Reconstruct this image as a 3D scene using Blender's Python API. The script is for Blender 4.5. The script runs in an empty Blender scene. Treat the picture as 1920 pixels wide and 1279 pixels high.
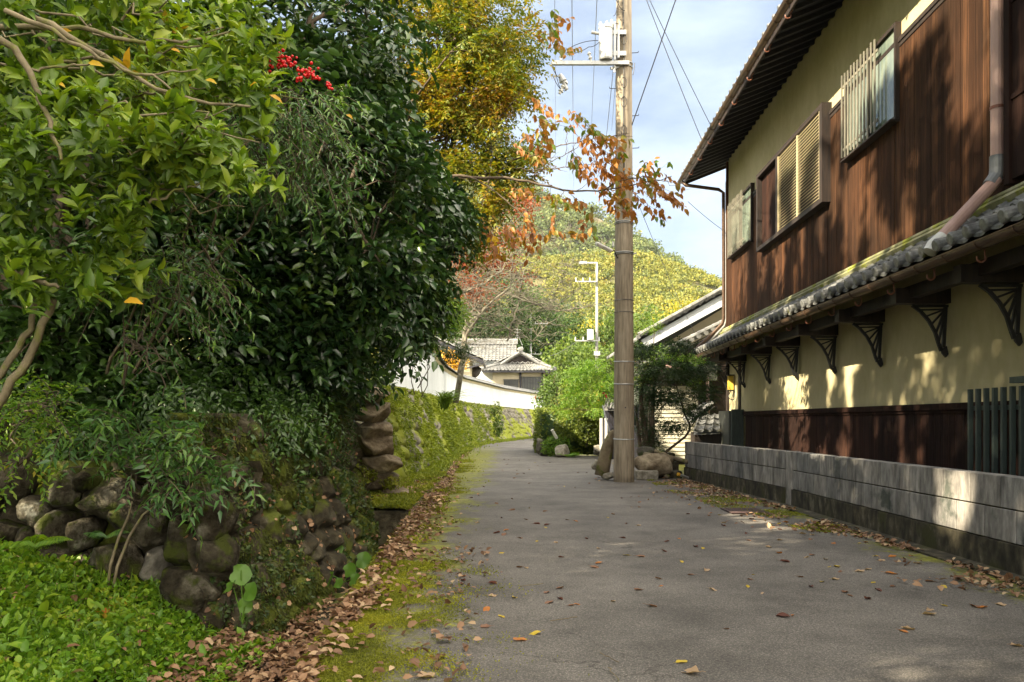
import bpy, math, random
import numpy as np
from mathutils import Vector, noise, Matrix

# ------------------------------------------------------------------ camera, world, sun, exposure
sc = bpy.context.scene
COL = sc.collection
F, CH, HY = 1500.0, 1.3, 787.0          # focal length in photo pixels, eye height, horizon row
cam_d = bpy.data.cameras.new('camera')
cam = bpy.data.objects.new('camera', cam_d)
COL.objects.link(cam)
cam.location = (0, 0, CH)
cam.rotation_euler = (math.radians(90), 0, 0)
cam_d.sensor_width = 36.0
cam_d.lens = F / 1920 * 36
cam_d.shift_y = (HY - 639.5) / 1920
cam_d.clip_start = 0.05
cam_d.clip_end = 3000
sc.camera = cam

SUN = Vector((-1.0, -0.5, 0.80)).normalized()      # towards the sun
wd = bpy.data.worlds.new('World')
sc.world = wd
wd.use_nodes = True
wn, wl = wd.node_tree.nodes, wd.node_tree.links
bg = wn['Background']
sky = wn.new('ShaderNodeTexSky')
sky.sky_type = 'NISHITA'
sky.sun_disc = False
sky.sun_elevation = math.asin(SUN.z)
sky.sun_rotation = math.atan2(SUN.x, SUN.y)
sky.air_density = 1.0
sky.dust_density = 1.2
tc = wn.new('ShaderNodeTexCoord')
mp = wn.new('ShaderNodeMapping'); mp.inputs['Scale'].default_value = (1.0, 1.0, 2.6)
cn = wn.new('ShaderNodeTexNoise'); cn.inputs['Scale'].default_value = 2.3
cn.inputs['Detail'].default_value = 7; cn.inputs['Roughness'].default_value = 0.55
cr = wn.new('ShaderNodeValToRGB')
cr.color_ramp.elements[0].position = 0.36; cr.color_ramp.elements[0].color = (0.10, 0.10, 0.10, 1)
cr.color_ramp.elements[1].position = 0.66; cr.color_ramp.elements[1].color = (1, 1, 1, 1)
mx = wn.new('ShaderNodeMixRGB'); mx.inputs['Color2'].default_value = (2.9, 3.45, 4.2, 1)
wl.new(tc.outputs['Generated'], mp.inputs['Vector']); wl.new(mp.outputs[0], cn.inputs['Vector'])
wl.new(cn.outputs['Fac'], cr.inputs['Fac']); wl.new(cr.outputs['Color'], mx.inputs['Fac'])
# bright fill added to the unseen sky overhead and behind, clearer pale sky ahead
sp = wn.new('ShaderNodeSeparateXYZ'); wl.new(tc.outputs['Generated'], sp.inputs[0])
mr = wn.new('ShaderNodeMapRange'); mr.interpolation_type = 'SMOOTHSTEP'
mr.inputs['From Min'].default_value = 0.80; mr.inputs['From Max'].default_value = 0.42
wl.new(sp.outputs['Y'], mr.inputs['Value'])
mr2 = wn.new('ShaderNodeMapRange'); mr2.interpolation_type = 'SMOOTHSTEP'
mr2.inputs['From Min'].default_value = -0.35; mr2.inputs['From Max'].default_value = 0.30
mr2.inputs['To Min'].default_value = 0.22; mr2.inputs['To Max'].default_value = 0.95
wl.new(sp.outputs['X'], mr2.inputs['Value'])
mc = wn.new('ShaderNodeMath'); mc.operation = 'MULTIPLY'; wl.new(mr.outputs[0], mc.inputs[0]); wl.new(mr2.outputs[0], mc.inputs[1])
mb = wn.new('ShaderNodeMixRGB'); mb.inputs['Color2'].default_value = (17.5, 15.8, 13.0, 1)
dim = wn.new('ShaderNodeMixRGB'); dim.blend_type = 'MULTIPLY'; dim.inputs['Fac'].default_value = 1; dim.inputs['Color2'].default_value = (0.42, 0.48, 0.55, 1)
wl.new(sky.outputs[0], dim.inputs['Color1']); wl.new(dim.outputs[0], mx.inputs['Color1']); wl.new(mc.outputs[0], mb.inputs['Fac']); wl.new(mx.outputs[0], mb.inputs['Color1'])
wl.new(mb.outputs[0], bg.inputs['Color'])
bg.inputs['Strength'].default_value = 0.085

sun_d = bpy.data.lights.new('sun', 'SUN')
sun_d.energy = 5.0
sun_d.angle = math.radians(0.5)
sun_d.color = (1.0, 0.86, 0.62)
sun = bpy.data.objects.new('sun', sun_d)
COL.objects.link(sun)
sun.rotation_euler = SUN.to_track_quat('Z', 'Y').to_euler()
sun.location = (-20, -10, 30)

sc.view_settings.view_transform = 'Standard'
sc.view_settings.look = 'None'
sc.view_settings.gamma = 1
sc.view_settings.exposure = 1.88
sc.render.engine = 'CYCLES'
cy = sc.cycles
cy.use_denoising = True
cy.max_bounces = 6
cy.diffuse_bounces = 3
cy.glossy_bounces = 2
cy.transmission_bounces = 4
cy.transparent_max_bounces = 6
cy.volume_bounces = 0
cy.caustics_reflective = False
cy.caustics_refractive = False
cy.sample_clamp_indirect = 6

random.seed(7)
R = np.random.default_rng(11)
TAU = 2 * math.pi

# ------------------------------------------------------------------ helpers
def at(px, py, Y):
    "the real-world point seen at photo pixel px, py at distance Y"
    return np.array(((px - 960) / F * Y, Y, CH + (HY - py) / F * Y))

def unit(a):
    a = np.asarray(a, float)
    return a / np.maximum(np.linalg.norm(a, axis=-1, keepdims=True), 1e-9)

class MB:
    def __init__(s):
        s.v, s.f, s.n = [], [], 0
    def add(s, v, *faces):
        v = np.asarray(v, float).reshape(-1, 3)
        for f in faces:
            f = np.asarray(f, int)
            if f.size:
                s.f.append(f + s.n)
        s.v.append(v); s.n += len(v)
        return s
    def box(s, x0, x1, y0, y1, z0, z1, T=None):
        v = np.array([(x, y, z) for z in (z0, z1) for y in (y0, y1) for x in (x0, x1)], float)
        if T is not None: v = T(v)
        return s.add(v, [(0, 2, 3, 1), (4, 5, 7, 6), (0, 1, 5, 4), (2, 6, 7, 3), (0, 4, 6, 2), (1, 3, 7, 5)])
    def obox(s, c, ax, ay, az):
        "box with centre c and half axes"
        c, ax, ay, az = map(np.asarray, (c, ax, ay, az))
        v = [c + i * ax + j * ay + k * az for k in (-1, 1) for j in (-1, 1) for i in (-1, 1)]
        return s.add(v, [(0, 2, 3, 1), (4, 5, 7, 6), (0, 1, 5, 4), (2, 6, 7, 3), (0, 4, 6, 2), (1, 3, 7, 5)])
    def beam(s, a, b, w, h, up=(0, 0, 1)):
        a, b = np.asarray(a, float), np.asarray(b, float)
        d = unit(b - a); x = unit(np.cross(d, up)); z = np.cross(x, d)
        return s.obox((a + b) / 2, (b - a) / 2, x * w / 2, z * h / 2)
    def tube(s, pts, rad, k=6, cap=True):
        P = np.asarray(pts, float); n = len(P)
        r = np.broadcast_to(np.asarray(rad, float), (n,))
        T = np.zeros_like(P); T[1:-1] = P[2:] - P[:-2]; T[0] = P[1] - P[0]; T[-1] = P[-1] - P[-2]
        T = unit(T)
        ref = np.array((0, 0, 1.0)) if abs(T[0][2]) < 0.8 else np.array((1.0, 0, 0))
        U = np.zeros_like(P)
        u = unit(np.cross(T[0], ref))
        for i in range(n):
            u = u - T[i] * np.dot(u, T[i]); u = u / max(np.linalg.norm(u), 1e-9); U[i] = u
        V = np.cross(T, U)
        a = np.arange(k) / k * TAU
        ring = P[:, None] + r[:, None, None] * (np.cos(a)[None, :, None] * U[:, None] + np.sin(a)[None, :, None] * V[:, None])
        idx = np.arange(n * k).reshape(n, k)
        q = np.stack([idx[:-1], np.roll(idx, -1, 1)[:-1], np.roll(idx, -1, 1)[1:], idx[1:]], -1).reshape(-1, 4)
        fs = [q]
        if cap: fs += [idx[0][::-1][None], idx[-1][None]]
        return s.add(ring.reshape(-1, 3), *fs)
    def grid(s, G, flip=False):
        n, m = G.shape[:2]
        i = np.arange(n * m).reshape(n, m)
        q = np.stack([i[:-1, :-1], i[:-1, 1:], i[1:, 1:], i[1:, :-1]], -1).reshape(-1, 4)
        if flip: q = q[:, ::-1]
        return s.add(G.reshape(-1, 3), q)
    def prism(s, outline, d):
        "flat outline (n,3) swept by vector d"
        o = np.asarray(outline, float); n = len(o); d = np.asarray(d, float)
        i = np.arange(n)
        return s.add(np.concatenate([o, o + d]), i[::-1][None], (i + n)[None],
                     np.stack([i, np.roll(i, -1), np.roll(i, -1) + n, i + n], -1))
    def build(s, name, mat, parent=None, loc=None, smooth=False, bevel=0):
        me = bpy.data.meshes.new(name)
        V = np.concatenate(s.v) if s.v else np.zeros((0, 3))
        o = bpy.data.objects.new(name, me)
        if parent is not None:
            V = V - ROOT[parent.name]; ROOT[o.name] = ROOT[parent.name]; o.parent = parent
        else:
            if loc is None: loc = (V.min(0) + V.max(0)) / 2; loc[2] = V[:, 2].min()
            loc = np.asarray(loc, float); V = V - loc; o.location = loc; ROOT[o.name] = loc
        me.vertices.add(len(V)); me.vertices.foreach_set('co', V.astype(np.float32).ravel())
        tot = sum(f.size for f in s.f); npo = sum(len(f) for f in s.f)
        me.loops.add(tot); me.polygons.add(npo)
        me.loops.foreach_set('vertex_index', np.concatenate([f.ravel() for f in s.f]).astype(np.int32))
        st = []; c = 0
        for f in s.f:
            k = f.shape[1]; st.append(c + np.arange(len(f)) * k); c += f.size
        me.polygons.foreach_set('loop_start', np.concatenate(st).astype(np.int32))
        me.update(calc_edges=True)
        me.polygons.foreach_set('use_smooth', np.full(npo, bool(smooth or mat.name in LEAFY)))
        me.materials.append(mat)
        COL.objects.link(o)
        if bevel:
            b = o.modifiers.new('bevel', 'BEVEL'); b.width = bevel; b.segments = 1; b.limit_method = 'ANGLE'
        return o
ROOT = {}

def tag(o, label=None, cat=None, group=None, kind=None):
    if label: o['label'] = label
    if cat: o['category'] = cat
    if group: o['group'] = group
    if kind: o['kind'] = kind
    return o

def thing(name, label, cat, loc, group=None):
    o = bpy.data.objects.new(name, None); COL.objects.link(o)
    o.location = loc; o.empty_display_size = 0.2
    ROOT[o.name] = np.asarray(loc, float)
    return tag(o, label, cat, group)

# ------------------------------------------------------------------ materials
def new_mat(name):
    m = bpy.data.materials.new(name); m.use_nodes = True
    nt = m.node_tree
    return m, nt.nodes, nt.links, nt.nodes['Principled BSDF']

def ramp(nodes, stops):
    r = nodes.new('ShaderNodeValToRGB'); e = r.color_ramp.elements
    while len(e) < len(stops): e.new(0.5)
    for i, (p, c) in enumerate(stops):
        e[i].position = p; e[i].color = (*c, 1) if len(c) == 3 else c
    return r

def posmap(nodes, links, stretch):
    g = nodes.new('ShaderNodeNewGeometry'); m = nodes.new('ShaderNodeMapping')
    m.inputs['Scale'].default_value = stretch
    links.new(g.outputs['Position'], m.inputs['Vector'])
    return g, m

def noise_n(nodes, links, vec, scale, detail=5, rough=0.6):
    n = nodes.new('ShaderNodeTexNoise'); n.inputs['Scale'].default_value = scale
    n.inputs['Detail'].default_value = detail; n.inputs['Roughness'].default_value = rough
    links.new(vec, n.inputs['Vector'])
    return n

def mixc(nodes, links, fac, a, b, mode='MIX'):
    m = nodes.new('ShaderNodeMixRGB'); m.blend_type = mode
    for sock, v in ((m.inputs['Fac'], fac), (m.inputs['Color1'], a), (m.inputs['Color2'], b)):
        if isinstance(v, (int, float)): sock.default_value = v
        elif isinstance(v, tuple): sock.default_value = (*v, 1)
        else: links.new(v, sock)
    return m.outputs['Color']

def math_n(nodes, links, op, a, b=None, clamp=False):
    m = nodes.new('ShaderNodeMath'); m.operation = op; m.use_clamp = clamp
    for sock, v in ((m.inputs[0], a), (m.inputs[1], b)):
        if v is None: continue
        if isinstance(v, (int, float)): sock.default_value = v
        else: links.new(v, sock)
    return m.outputs[0]

def nmat(name, stops, scale=4, stretch=(1, 1, 1), rough=0.8, bump=0.3, bscale=None, bdist=0.01, moss=None, metal=0.0, spec=0.4, fine=None):
    m, n, l, p = new_mat(name)
    g, mp_ = posmap(n, l, stretch)
    nz = noise_n(n, l, mp_.outputs[0], scale, 7, 0.62)
    c = ramp(n, stops); l.new(nz.outputs['Fac'], c.inputs['Fac'])
    col = c.outputs['Color']
    if fine:                                   # grime at a finer scale
        n2 = noise_n(n, l, mp_.outputs[0], fine[0], 4)
        c2 = ramp(n, [(0.35, fine[1]), (0.65, (1, 1, 1))]); l.new(n2.outputs['Fac'], c2.inputs['Fac'])
        col = mixc(n, l, 1.0, col, c2.outputs['Color'], 'MULTIPLY')
    if moss:
        mc, thr, ms = moss
        n3 = noise_n(n, l, g.outputs['Position'], ms, 6)
        c3 = ramp(n, [(thr, (0, 0, 0)), (thr + 0.08, (1, 1, 1))]); l.new(n3.outputs['Fac'], c3.inputs['Fac'])
        col = mixc(n, l, c3.outputs['Color'], col, mc)
    l.new(col, p.inputs['Base Color'])
    p.inputs['Roughness'].default_value = rough
    p.inputs['Metallic'].default_value = metal
    p.inputs['Specular IOR Level'].default_value = spec
    if bump:
        nb = noise_n(n, l, mp_.outputs[0], bscale or scale * 4, 5)
        b = n.new('ShaderNodeBump'); b.inputs['Strength'].default_value = bump; b.inputs['Distance'].default_value = bdist
        l.new(nb.outputs['Fac'], b.inputs['Height']); l.new(b.outputs[0], p.inputs['Normal'])
    return m

LEAFY = set()
def leafmat(name, stops, rough=0.45, trans=0.3, cl=0.8, mixn=0.5, tint=(1.3, 1.35, 0.5), spec=0.5):
    "leaf colour: a random value per leaf plus slow drift through the plant"
    m, n, l, p = new_mat(name); LEAFY.add(m.name)
    g = n.new('ShaderNodeNewGeometry')
    nz = noise_n(n, l, g.outputs['Position'], cl, 2)
    f = math_n(n, l, 'MULTIPLY_ADD', nz.outputs['Fac'], 2.2); f.node.inputs[2].default_value = -0.6
    f2 = math_n(n, l, 'MULTIPLY', f, mixn)
    f3 = math_n(n, l, 'MULTIPLY', g.outputs['Random Per Island'], 1 - mixn)
    s = math_n(n, l, 'ADD', f2, f3, True)
    c = ramp(n, stops); l.new(s, c.inputs['Fac'])
    l.new(c.outputs['Color'], p.inputs['Base Color'])
    p.inputs['Roughness'].default_value = rough
    p.inputs['Specular IOR Level'].default_value = spec
    if trans:
        t = n.new('ShaderNodeBsdfTranslucent')
        tcx = mixc(n, l, 1.0, c.outputs['Color'], tint, 'MULTIPLY')
        l.new(tcx, t.inputs['Color'])
        mix = n.new('ShaderNodeMixShader'); mix.inputs[0].default_value = trans
        l.new(p.outputs[0], mix.inputs[1]); l.new(t.outputs[0], mix.inputs[2])
        l.new(mix.outputs[0], n['Material Output'].inputs['Surface'])
    return m

def plain(name, c, rough=0.6, metal=0.0, spec=0.5):
    return nmat(name, [(0.3, tuple(x * 0.8 for x in c)), (0.7, tuple(min(1, x * 1.15) for x in c))], 6, rough=rough, bump=0.08, metal=metal, spec=spec)

def boardmat(name, axis_vec, width, stops, rough=0.65, groove=0.5, streak=True):
    "upright boards: a random tone per board, grain along z, dark joints"
    m, n, l, p = new_mat(name)
    g = n.new('ShaderNodeNewGeometry')
    d = n.new('ShaderNodeVectorMath'); d.operation = 'DOT_PRODUCT'; d.inputs[1].default_value = axis_vec
    l.new(g.outputs['Position'], d.inputs[0])
    u = math_n(n, l, 'DIVIDE', d.outputs['Value'], width)
    fl = math_n(n, l, 'FLOOR', u)
    wn_ = n.new('ShaderNodeTexWhiteNoise'); wn_.noise_dimensions = '1D'; l.new(fl, wn_.inputs['W'])
    mp_ = n.new('ShaderNodeMapping'); mp_.inputs['Scale'].default_value = (22, 22, 0.7)
    l.new(g.outputs['Position'], mp_.inputs['Vector'])
    nz = noise_n(n, l, mp_.outputs[0], 1.6, 8, 0.7)
    a = math_n(n, l, 'MULTIPLY', wn_.outputs['Value'], 0.20)
    b = math_n(n, l, 'MULTIPLY', nz.outputs['Fac'], 0.80)
    s = math_n(n, l, 'ADD', a, b)
    c = ramp(n, stops); l.new(s, c.inputs['Fac'])
    fr = math_n(n, l, 'FRACT', u)
    e = math_n(n, l, 'ABSOLUTE', math_n(n, l, 'SUBTRACT', fr, 0.5))
    e2 = ramp(n, [(0.455, (1, 1, 1)), (0.488, (0.12, 0.12, 0.12))]); l.new(e, e2.inputs['Fac'])
    big = noise_n(n, l, g.outputs['Position'], 0.55, 4)
    bc = ramp(n, [(0.35, (0.55, 0.58, 0.62)), (0.62, (1.15, 1.05, 0.98))]); l.new(big.outputs['Fac'], bc.inputs['Fac'])
    col = mixc(n, l, groove, c.outputs['Color'], mixc(n, l, 1, c.outputs['Color'], e2.outputs['Color'], 'MULTIPLY'))
    col = mixc(n, l, 1, col, bc.outputs['Color'], 'MULTIPLY')
    l.new(col, p.inputs['Base Color'])
    p.inputs['Roughness'].default_value = rough
    p.inputs['Specular IOR Level'].default_value = 0.12
    h = math_n(n, l, 'ADD', e2.outputs['Color'], math_n(n, l, 'MULTIPLY', nz.outputs['Fac'], 0.5))
    bp = n.new('ShaderNodeBump'); bp.inputs['Strength'].default_value = 0.6; bp.inputs['Distance'].default_value = 0.006
    l.new(h, bp.inputs['Height']); l.new(bp.outputs[0], p.inputs['Normal'])
    return m

# house frame: local x = distance to the right, local y = distance ahead, turned a little to the right
HA = math.atan(0.0333)
def HT(v):
    v = np.asarray(v, float); c, s_ = math.cos(HA), math.sin(HA)
    o = v.copy(); o[..., 0] = v[..., 0] * c + v[..., 1] * s_; o[..., 1] = -v[..., 0] * s_ + v[..., 1] * c
    return o
HDIR = tuple(HT(np.array((0, 1.0, 0))))

def islandmat(name, *a, **k):
    "nmat with its own tone for every separate block"
    m = nmat(name, *a, **k); n, l = m.node_tree.nodes, m.node_tree.links; p = n['Principled BSDF']
    src = p.inputs['Base Color'].links[0].from_socket
    g = n.new('ShaderNodeNewGeometry'); c = ramp(n, [(0.0, (0.66, 0.68, 0.70)), (1.0, (1.12, 1.08, 1.03))]); l.new(g.outputs['Random Per Island'], c.inputs['Fac'])
    l.new(mixc(n, l, 1, src, c.outputs['Color'], 'MULTIPLY'), p.inputs['Base Color'])
    return m
M = {}
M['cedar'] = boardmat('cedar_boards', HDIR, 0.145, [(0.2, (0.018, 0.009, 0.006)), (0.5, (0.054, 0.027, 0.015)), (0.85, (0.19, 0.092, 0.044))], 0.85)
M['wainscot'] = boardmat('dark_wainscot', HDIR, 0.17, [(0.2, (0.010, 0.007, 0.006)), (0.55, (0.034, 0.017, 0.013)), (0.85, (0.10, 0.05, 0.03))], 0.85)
M['dark_wood'] = nmat('dark_wood', [(0.3, (0.012, 0.010, 0.010)), (0.7, (0.04, 0.026, 0.02))], 3, (9, 9, 1), 0.65, 0.3)
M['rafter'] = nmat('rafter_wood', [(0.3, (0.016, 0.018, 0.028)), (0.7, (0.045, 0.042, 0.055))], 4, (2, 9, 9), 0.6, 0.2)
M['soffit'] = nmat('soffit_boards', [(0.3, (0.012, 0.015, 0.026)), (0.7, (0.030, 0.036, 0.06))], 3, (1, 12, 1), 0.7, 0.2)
M['plaster'] = nmat('cream_plaster', [(0.3, (0.45, 0.395, 0.235)), (0.7, (0.57, 0.51, 0.32))], 1.2, (1, 1, .6), 0.9, 0.12, 60, spec=0.1, fine=(9, (0.93, 0.92, 0.9)))
M['white'] = nmat('white_plaster', [(0.3, (0.60, 0.64, 0.68)), (0.7, (0.71, 0.75, 0.79))], 0.8, (1, 1, .4), 0.85, 0.1, 30, fine=(2.0, (0.9, 0.9, 0.9)))
M['tile'] = nmat('grey_roof_tile', [(0.3, (0.09, 0.095, 0.10)), (0.55, (0.20, 0.205, 0.205)), (0.75, (0.34, 0.34, 0.32))], 3.5, (1, 1, 1), 0.42, 0.25, 40, fine=(14, (0.6, 0.6, 0.58)), moss=((0.16, 0.16, 0.05), 0.62, 2.5))
M['tile_far'] = nmat('pale_roof_tile', [(0.3, (0.16, 0.165, 0.17)), (0.7, (0.36, 0.36, 0.35))], 1.6, (1, 1, 1), 0.5, 0.2, 20, fine=(5, (0.6, 0.6, 0.58)))
M['copper'] = nmat('brown_gutter', [(0.3, (0.055, 0.035, 0.024)), (0.7, (0.14, 0.085, 0.055))], 5, (4, 1, 4), 0.38, 0.15, metal=0.35)
M['hook'] = nmat('red_oxide_hook', [(0.3, (0.16, 0.06, 0.04)), (0.7, (0.30, 0.12, 0.08))], 9, rough=0.5, bump=0.1)
M['pvc_pink'] = nmat('faded_pink_pipe', [(0.3, (0.42, 0.27, 0.23)), (0.7, (0.56, 0.38, 0.33))], 1.5, (1, 1, 0.4), 0.45, 0.05, fine=(7, (0.86, 0.84, 0.84)))
M['pipe_grey'] = plain('grey_pipe', (0.30, 0.30, 0.29), 0.45)
M['lead'] = plain('grey_joint', (0.17, 0.18, 0.19), 0.45)
M['silver'] = nmat('aluminium', [(0.3, (0.20, 0.19, 0.155)), (0.7, (0.33, 0.31, 0.25))], 5, (5, 5, 1), 0.45, 0.1, metal=0.3)
M['louver'] = nmat('cream_louver', [(0.3, (0.34, 0.29, 0.18)), (0.7, (0.46, 0.40, 0.26))], 5, (1, 1, 6), 0.55, 0.1)
M['glass'] = nmat('window_glass', [(0.35, (0.09, 0.13, 0.11)), (0.7, (0.26, 0.30, 0.24))], 1.5, rough=0.12, bump=0.03, spec=0.8)
M['dark_glass'] = nmat('dark_window', [(0.35, (0.02, 0.025, 0.03)), (0.7, (0.05, 0.06, 0.07))], 1.5, rough=0.15, bump=0.02, spec=0.7)
M['lattice'] = nmat('dark_green_lattice', [(0.3, (0.025, 0.035, 0.032)), (0.7, (0.055, 0.075, 0.065))], 4, (6, 6, 1), 0.55, 0.15)
M['iron'] = plain('black_iron', (0.012, 0.012, 0.013), 0.5)
M['boulder'] = nmat('mossy_boulder', [(0.3, (0.024, 0.020, 0.014)), (0.50, (0.065, 0.056, 0.038)), (0.64, (0.16, 0.148, 0.115)), (0.75, (0.42, 0.42, 0.36))], 4, rough=0.9, bump=1.0, bscale=22, bdist=0.04, moss=((0.045, 0.055, 0.010), 0.51, 5.0), fine=(14, (0.35, 0.33, 0.28)), spec=.15)
M['stone'] = nmat('fieldstone', [(0.3, (0.05, 0.045, 0.038)), (0.5, (0.13, 0.12, 0.10)), (0.72, (0.30, 0.28, 0.24))], 2.2, rough=0.9, bump=0.7, bscale=14, bdist=0.03, moss=((0.045, 0.06, 0.014), 0.54, 2.6), fine=(16, (0.5, 0.5, 0.48)))
M['pale_stone'] = nmat('pale_stone', [(0.3, (0.22, 0.20, 0.17)), (0.7, (0.42, 0.39, 0.33))], 3, rough=0.9, bump=0.6, bscale=14, bdist=0.02, fine=(12, (0.6, 0.6, 0.55)))
M['brown_stone'] = nmat('brown_stone', [(0.3, (0.14, 0.105, 0.065)), (0.5, (0.29, 0.235, 0.16)), (0.75, (0.46, 0.39, 0.28))], 3, rough=0.9, bump=0.8, bscale=16, bdist=0.03, moss=((0.10, 0.11, 0.02), 0.63, 3), fine=(10, (0.5, 0.48, 0.45)))
M['bank'] = nmat('mossy_bank', [(0.3, (0.022, 0.018, 0.012)), (0.5, (0.060, 0.050, 0.028)), (0.72, (0.15, 0.135, 0.09))], 4.5, rough=0.95, bump=0.9, bscale=18, bdist=0.03, moss=((0.085, 0.105, 0.010), 0.49, 2.2), fine=(12, (.4, .4, .38)))
M['mosswall'] = nmat('mossy_stone_wall', [(0.3, (0.09, 0.08, 0.065)), (0.5, (0.20, 0.185, 0.15)), (0.72, (0.36, 0.34, 0.29))], 1.8, rough=0.95, bump=0.8, bscale=12, bdist=0.03, moss=((0.20, 0.23, 0.02), 0.46, 0.8), fine=(7, (0.45, 0.45, 0.42)))
M['earth'] = nmat('earth', [(0.3, (0.03, 0.022, 0.014)), (0.7, (0.09, 0.065, 0.04))], 3, rough=0.95, bump=0.6, bscale=14, bdist=0.02)
M['ground'] = nmat('ground_soil', [(0.3, (0.05, 0.05, 0.02)), (0.7, (0.11, 0.12, 0.04))], 0.6, rough=0.95, bump=0.4)
M['hill'] = nmat('hill_ground', [(0.35, (0.07, 0.085, 0.025)), (0.55, (0.13, 0.12, 0.05)), (0.72, (0.26, 0.20, 0.14))], 0.09, rough=0.95, bump=0.5, bscale=.5, bdist=0.5)
M['concrete'] = islandmat('aged_concrete', [(0.3, (0.13, 0.125, 0.118)), (0.5, (0.29, 0.28, 0.265)), (0.75, (0.48, 0.465, 0.44))], 1.6, (2.6, 2.6, 0.8), 0.85, 0.45, 30, fine=(7, (0.55, 0.55, 0.56)), moss=((0.075, 0.085, 0.075), 0.60, 1.5))
M['concrete_pole'] = nmat('pole_concrete', [(0.3, (0.22, 0.18, 0.13)), (0.5, (0.38, 0.32, 0.24)), (0.75, (0.52, 0.45, 0.35))], 2.2, (3, 3, 0.3), 0.8, 0.3, 40, fine=(9, (0.62, 0.6, 0.58)))
M['footing'] = nmat('mossy_footing', [(0.3, (0.022, 0.019, 0.011)), (0.55, (0.075, 0.065, 0.040)), (0.75, (0.22, 0.20, 0.145))], 3.0, (1.5, 1.5, 0.8), 0.9, 0.5, 20, moss=((0.042, 0.042, 0.012), 0.54, 2.4), fine=(6, (.4, .4, .38)))
M['galv'] = plain('galvanised', (0.42, 0.43, 0.43), 0.4, 0.4)
M['offwhite'] = plain('offwhite_paint', (0.66, 0.66, 0.63), 0.5)
M['white_paint'] = plain('white_paint', (0.86, 0.86, 0.84), 0.4)
M['cable'] = plain('black_cable', (0.03, 0.03, 0.035), 0.5)
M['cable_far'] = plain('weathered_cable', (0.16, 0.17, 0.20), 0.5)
M['bark'] = nmat('bark', [(0.3, (0.055, 0.04, 0.028)), (0.7, (0.15, 0.115, 0.08))], 6, (1, 1, .5), 0.9, 0.5, 30)
M['bark_pale'] = nmat('pale_bark', [(0.3, (0.09, 0.07, 0.04)), (0.7, (0.30, 0.25, 0.16))], 9, (1, 1, .6), 0.85, 0.6, 40, moss=((0.17, 0.17, 0.05), 0.53, 9))
M['bark_lichen'] = nmat('lichened_bark', [(0.3, (0.08, 0.065, 0.045)), (0.7, (0.25, 0.235, 0.18))], 5, (1, 1, 1), 0.9, 0.3, 20)
M['berry'] = nmat('red_berry', [(0.3, (0.50, 0.008, 0.012)), (0.7, (0.75, 0.02, 0.02))], 12, rough=0.25, bump=0)
M['red_flower'] = plain('red_flower', (0.60, 0.02, 0.03), 0.5)
M['petal_pink'] = plain('pink_petal', (0.62, 0.30, 0.42), 0.5)
M['steel_plate'] = nmat('rusty_plate', [(0.3, (0.045, 0.028, 0.026)), (0.7, (0.11, 0.07, 0.065))], 7, rough=0.55, bump=0.5, bscale=60)
M['yellow_lamp'] = nmat('amber_lamp_glass', [(0.3, (0.62, 0.42, 0.05)), (0.7, (0.78, 0.58, 0.12))], 6, rough=0.25, bump=0)
M['cream_far'] = nmat('far_cream_wall', [(0.3, (0.50, 0.43, 0.30)), (0.7, (0.62, 0.55, 0.40))], 1, rough=0.85, bump=0.1)
M['siding'] = nmat('cream_siding', [(0.3, (0.50, 0.47, 0.38)), (0.7, (0.66, 0.63, 0.52))], 2, (1, 1, 3), 0.7, 0.1)
M['grey_panel'] = plain('dark_grey_panel', (0.07, 0.075, 0.065), 0.5)
M['log'] = nmat('weathered_log', [(0.3, (0.10, 0.075, 0.045)), (0.7, (0.28, 0.23, 0.15))], 5, (1, 1, 1), 0.9, 0.6, 30, moss=((0.12, 0.13, 0.03), 0.55, 5))
M['terracotta'] = plain('terracotta', (0.40, 0.12, 0.04), 0.7)
M['yellow_tip'] = plain('yellow_cap', (0.65, 0.35, 0.02), 0.4)

G = lambda *s: list(s)
M['azalea'] = leafmat('azalea_leaf', G((0.0, (0.030, 0.062, 0.012)), (0.3, (0.085, 0.16, 0.016)), (0.62, (0.185, 0.29, 0.022)), (0.93, (0.31, 0.37, 0.03)), (0.97, (0.55, 0.30, 0.02))), 0.45, 0.35, 1.3, 0.4)
M['camellia'] = leafmat('camellia_leaf', G((0.0, (0.010, 0.028, 0.012)), (0.42, (0.026, 0.068, 0.020)), (0.70, (0.060, 0.125, 0.024)), (0.9, (0.14, 0.21, 0.025)), (0.965, (0.26, 0.28, 0.03)), (0.99, (0.30, 0.12, 0.01))), 0.30, 0.16, 1.1, 0.4, spec=0.6)
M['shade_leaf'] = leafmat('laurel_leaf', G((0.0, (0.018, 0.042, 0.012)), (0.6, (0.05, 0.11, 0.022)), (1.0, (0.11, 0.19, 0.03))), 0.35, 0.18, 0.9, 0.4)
M['nandina'] = leafmat('nandina_leaf', G((0.0, (0.030, 0.085, 0.032)), (0.5, (0.075, 0.175, 0.038)), (0.85, (0.18, 0.31, 0.035)), (0.97, (0.35, 0.14, 0.03))), 0.38, 0.25, 1.2, 0.5)
M['autumn'] = leafmat('autumn_leaf', G((0.0, (0.035, 0.085, 0.012)), (0.36, (0.10, 0.16, 0.014)), (0.60, (0.24, 0.25, 0.018)), (0.80, (0.34, 0.22, 0.02)), (0.93, (0.32, 0.125, 0.022)), (1.0, (0.16, 0.06, 0.02))), 0.5, 0.4, 0.75, 0.6, (1.2, 1.05, 0.5))
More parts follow.
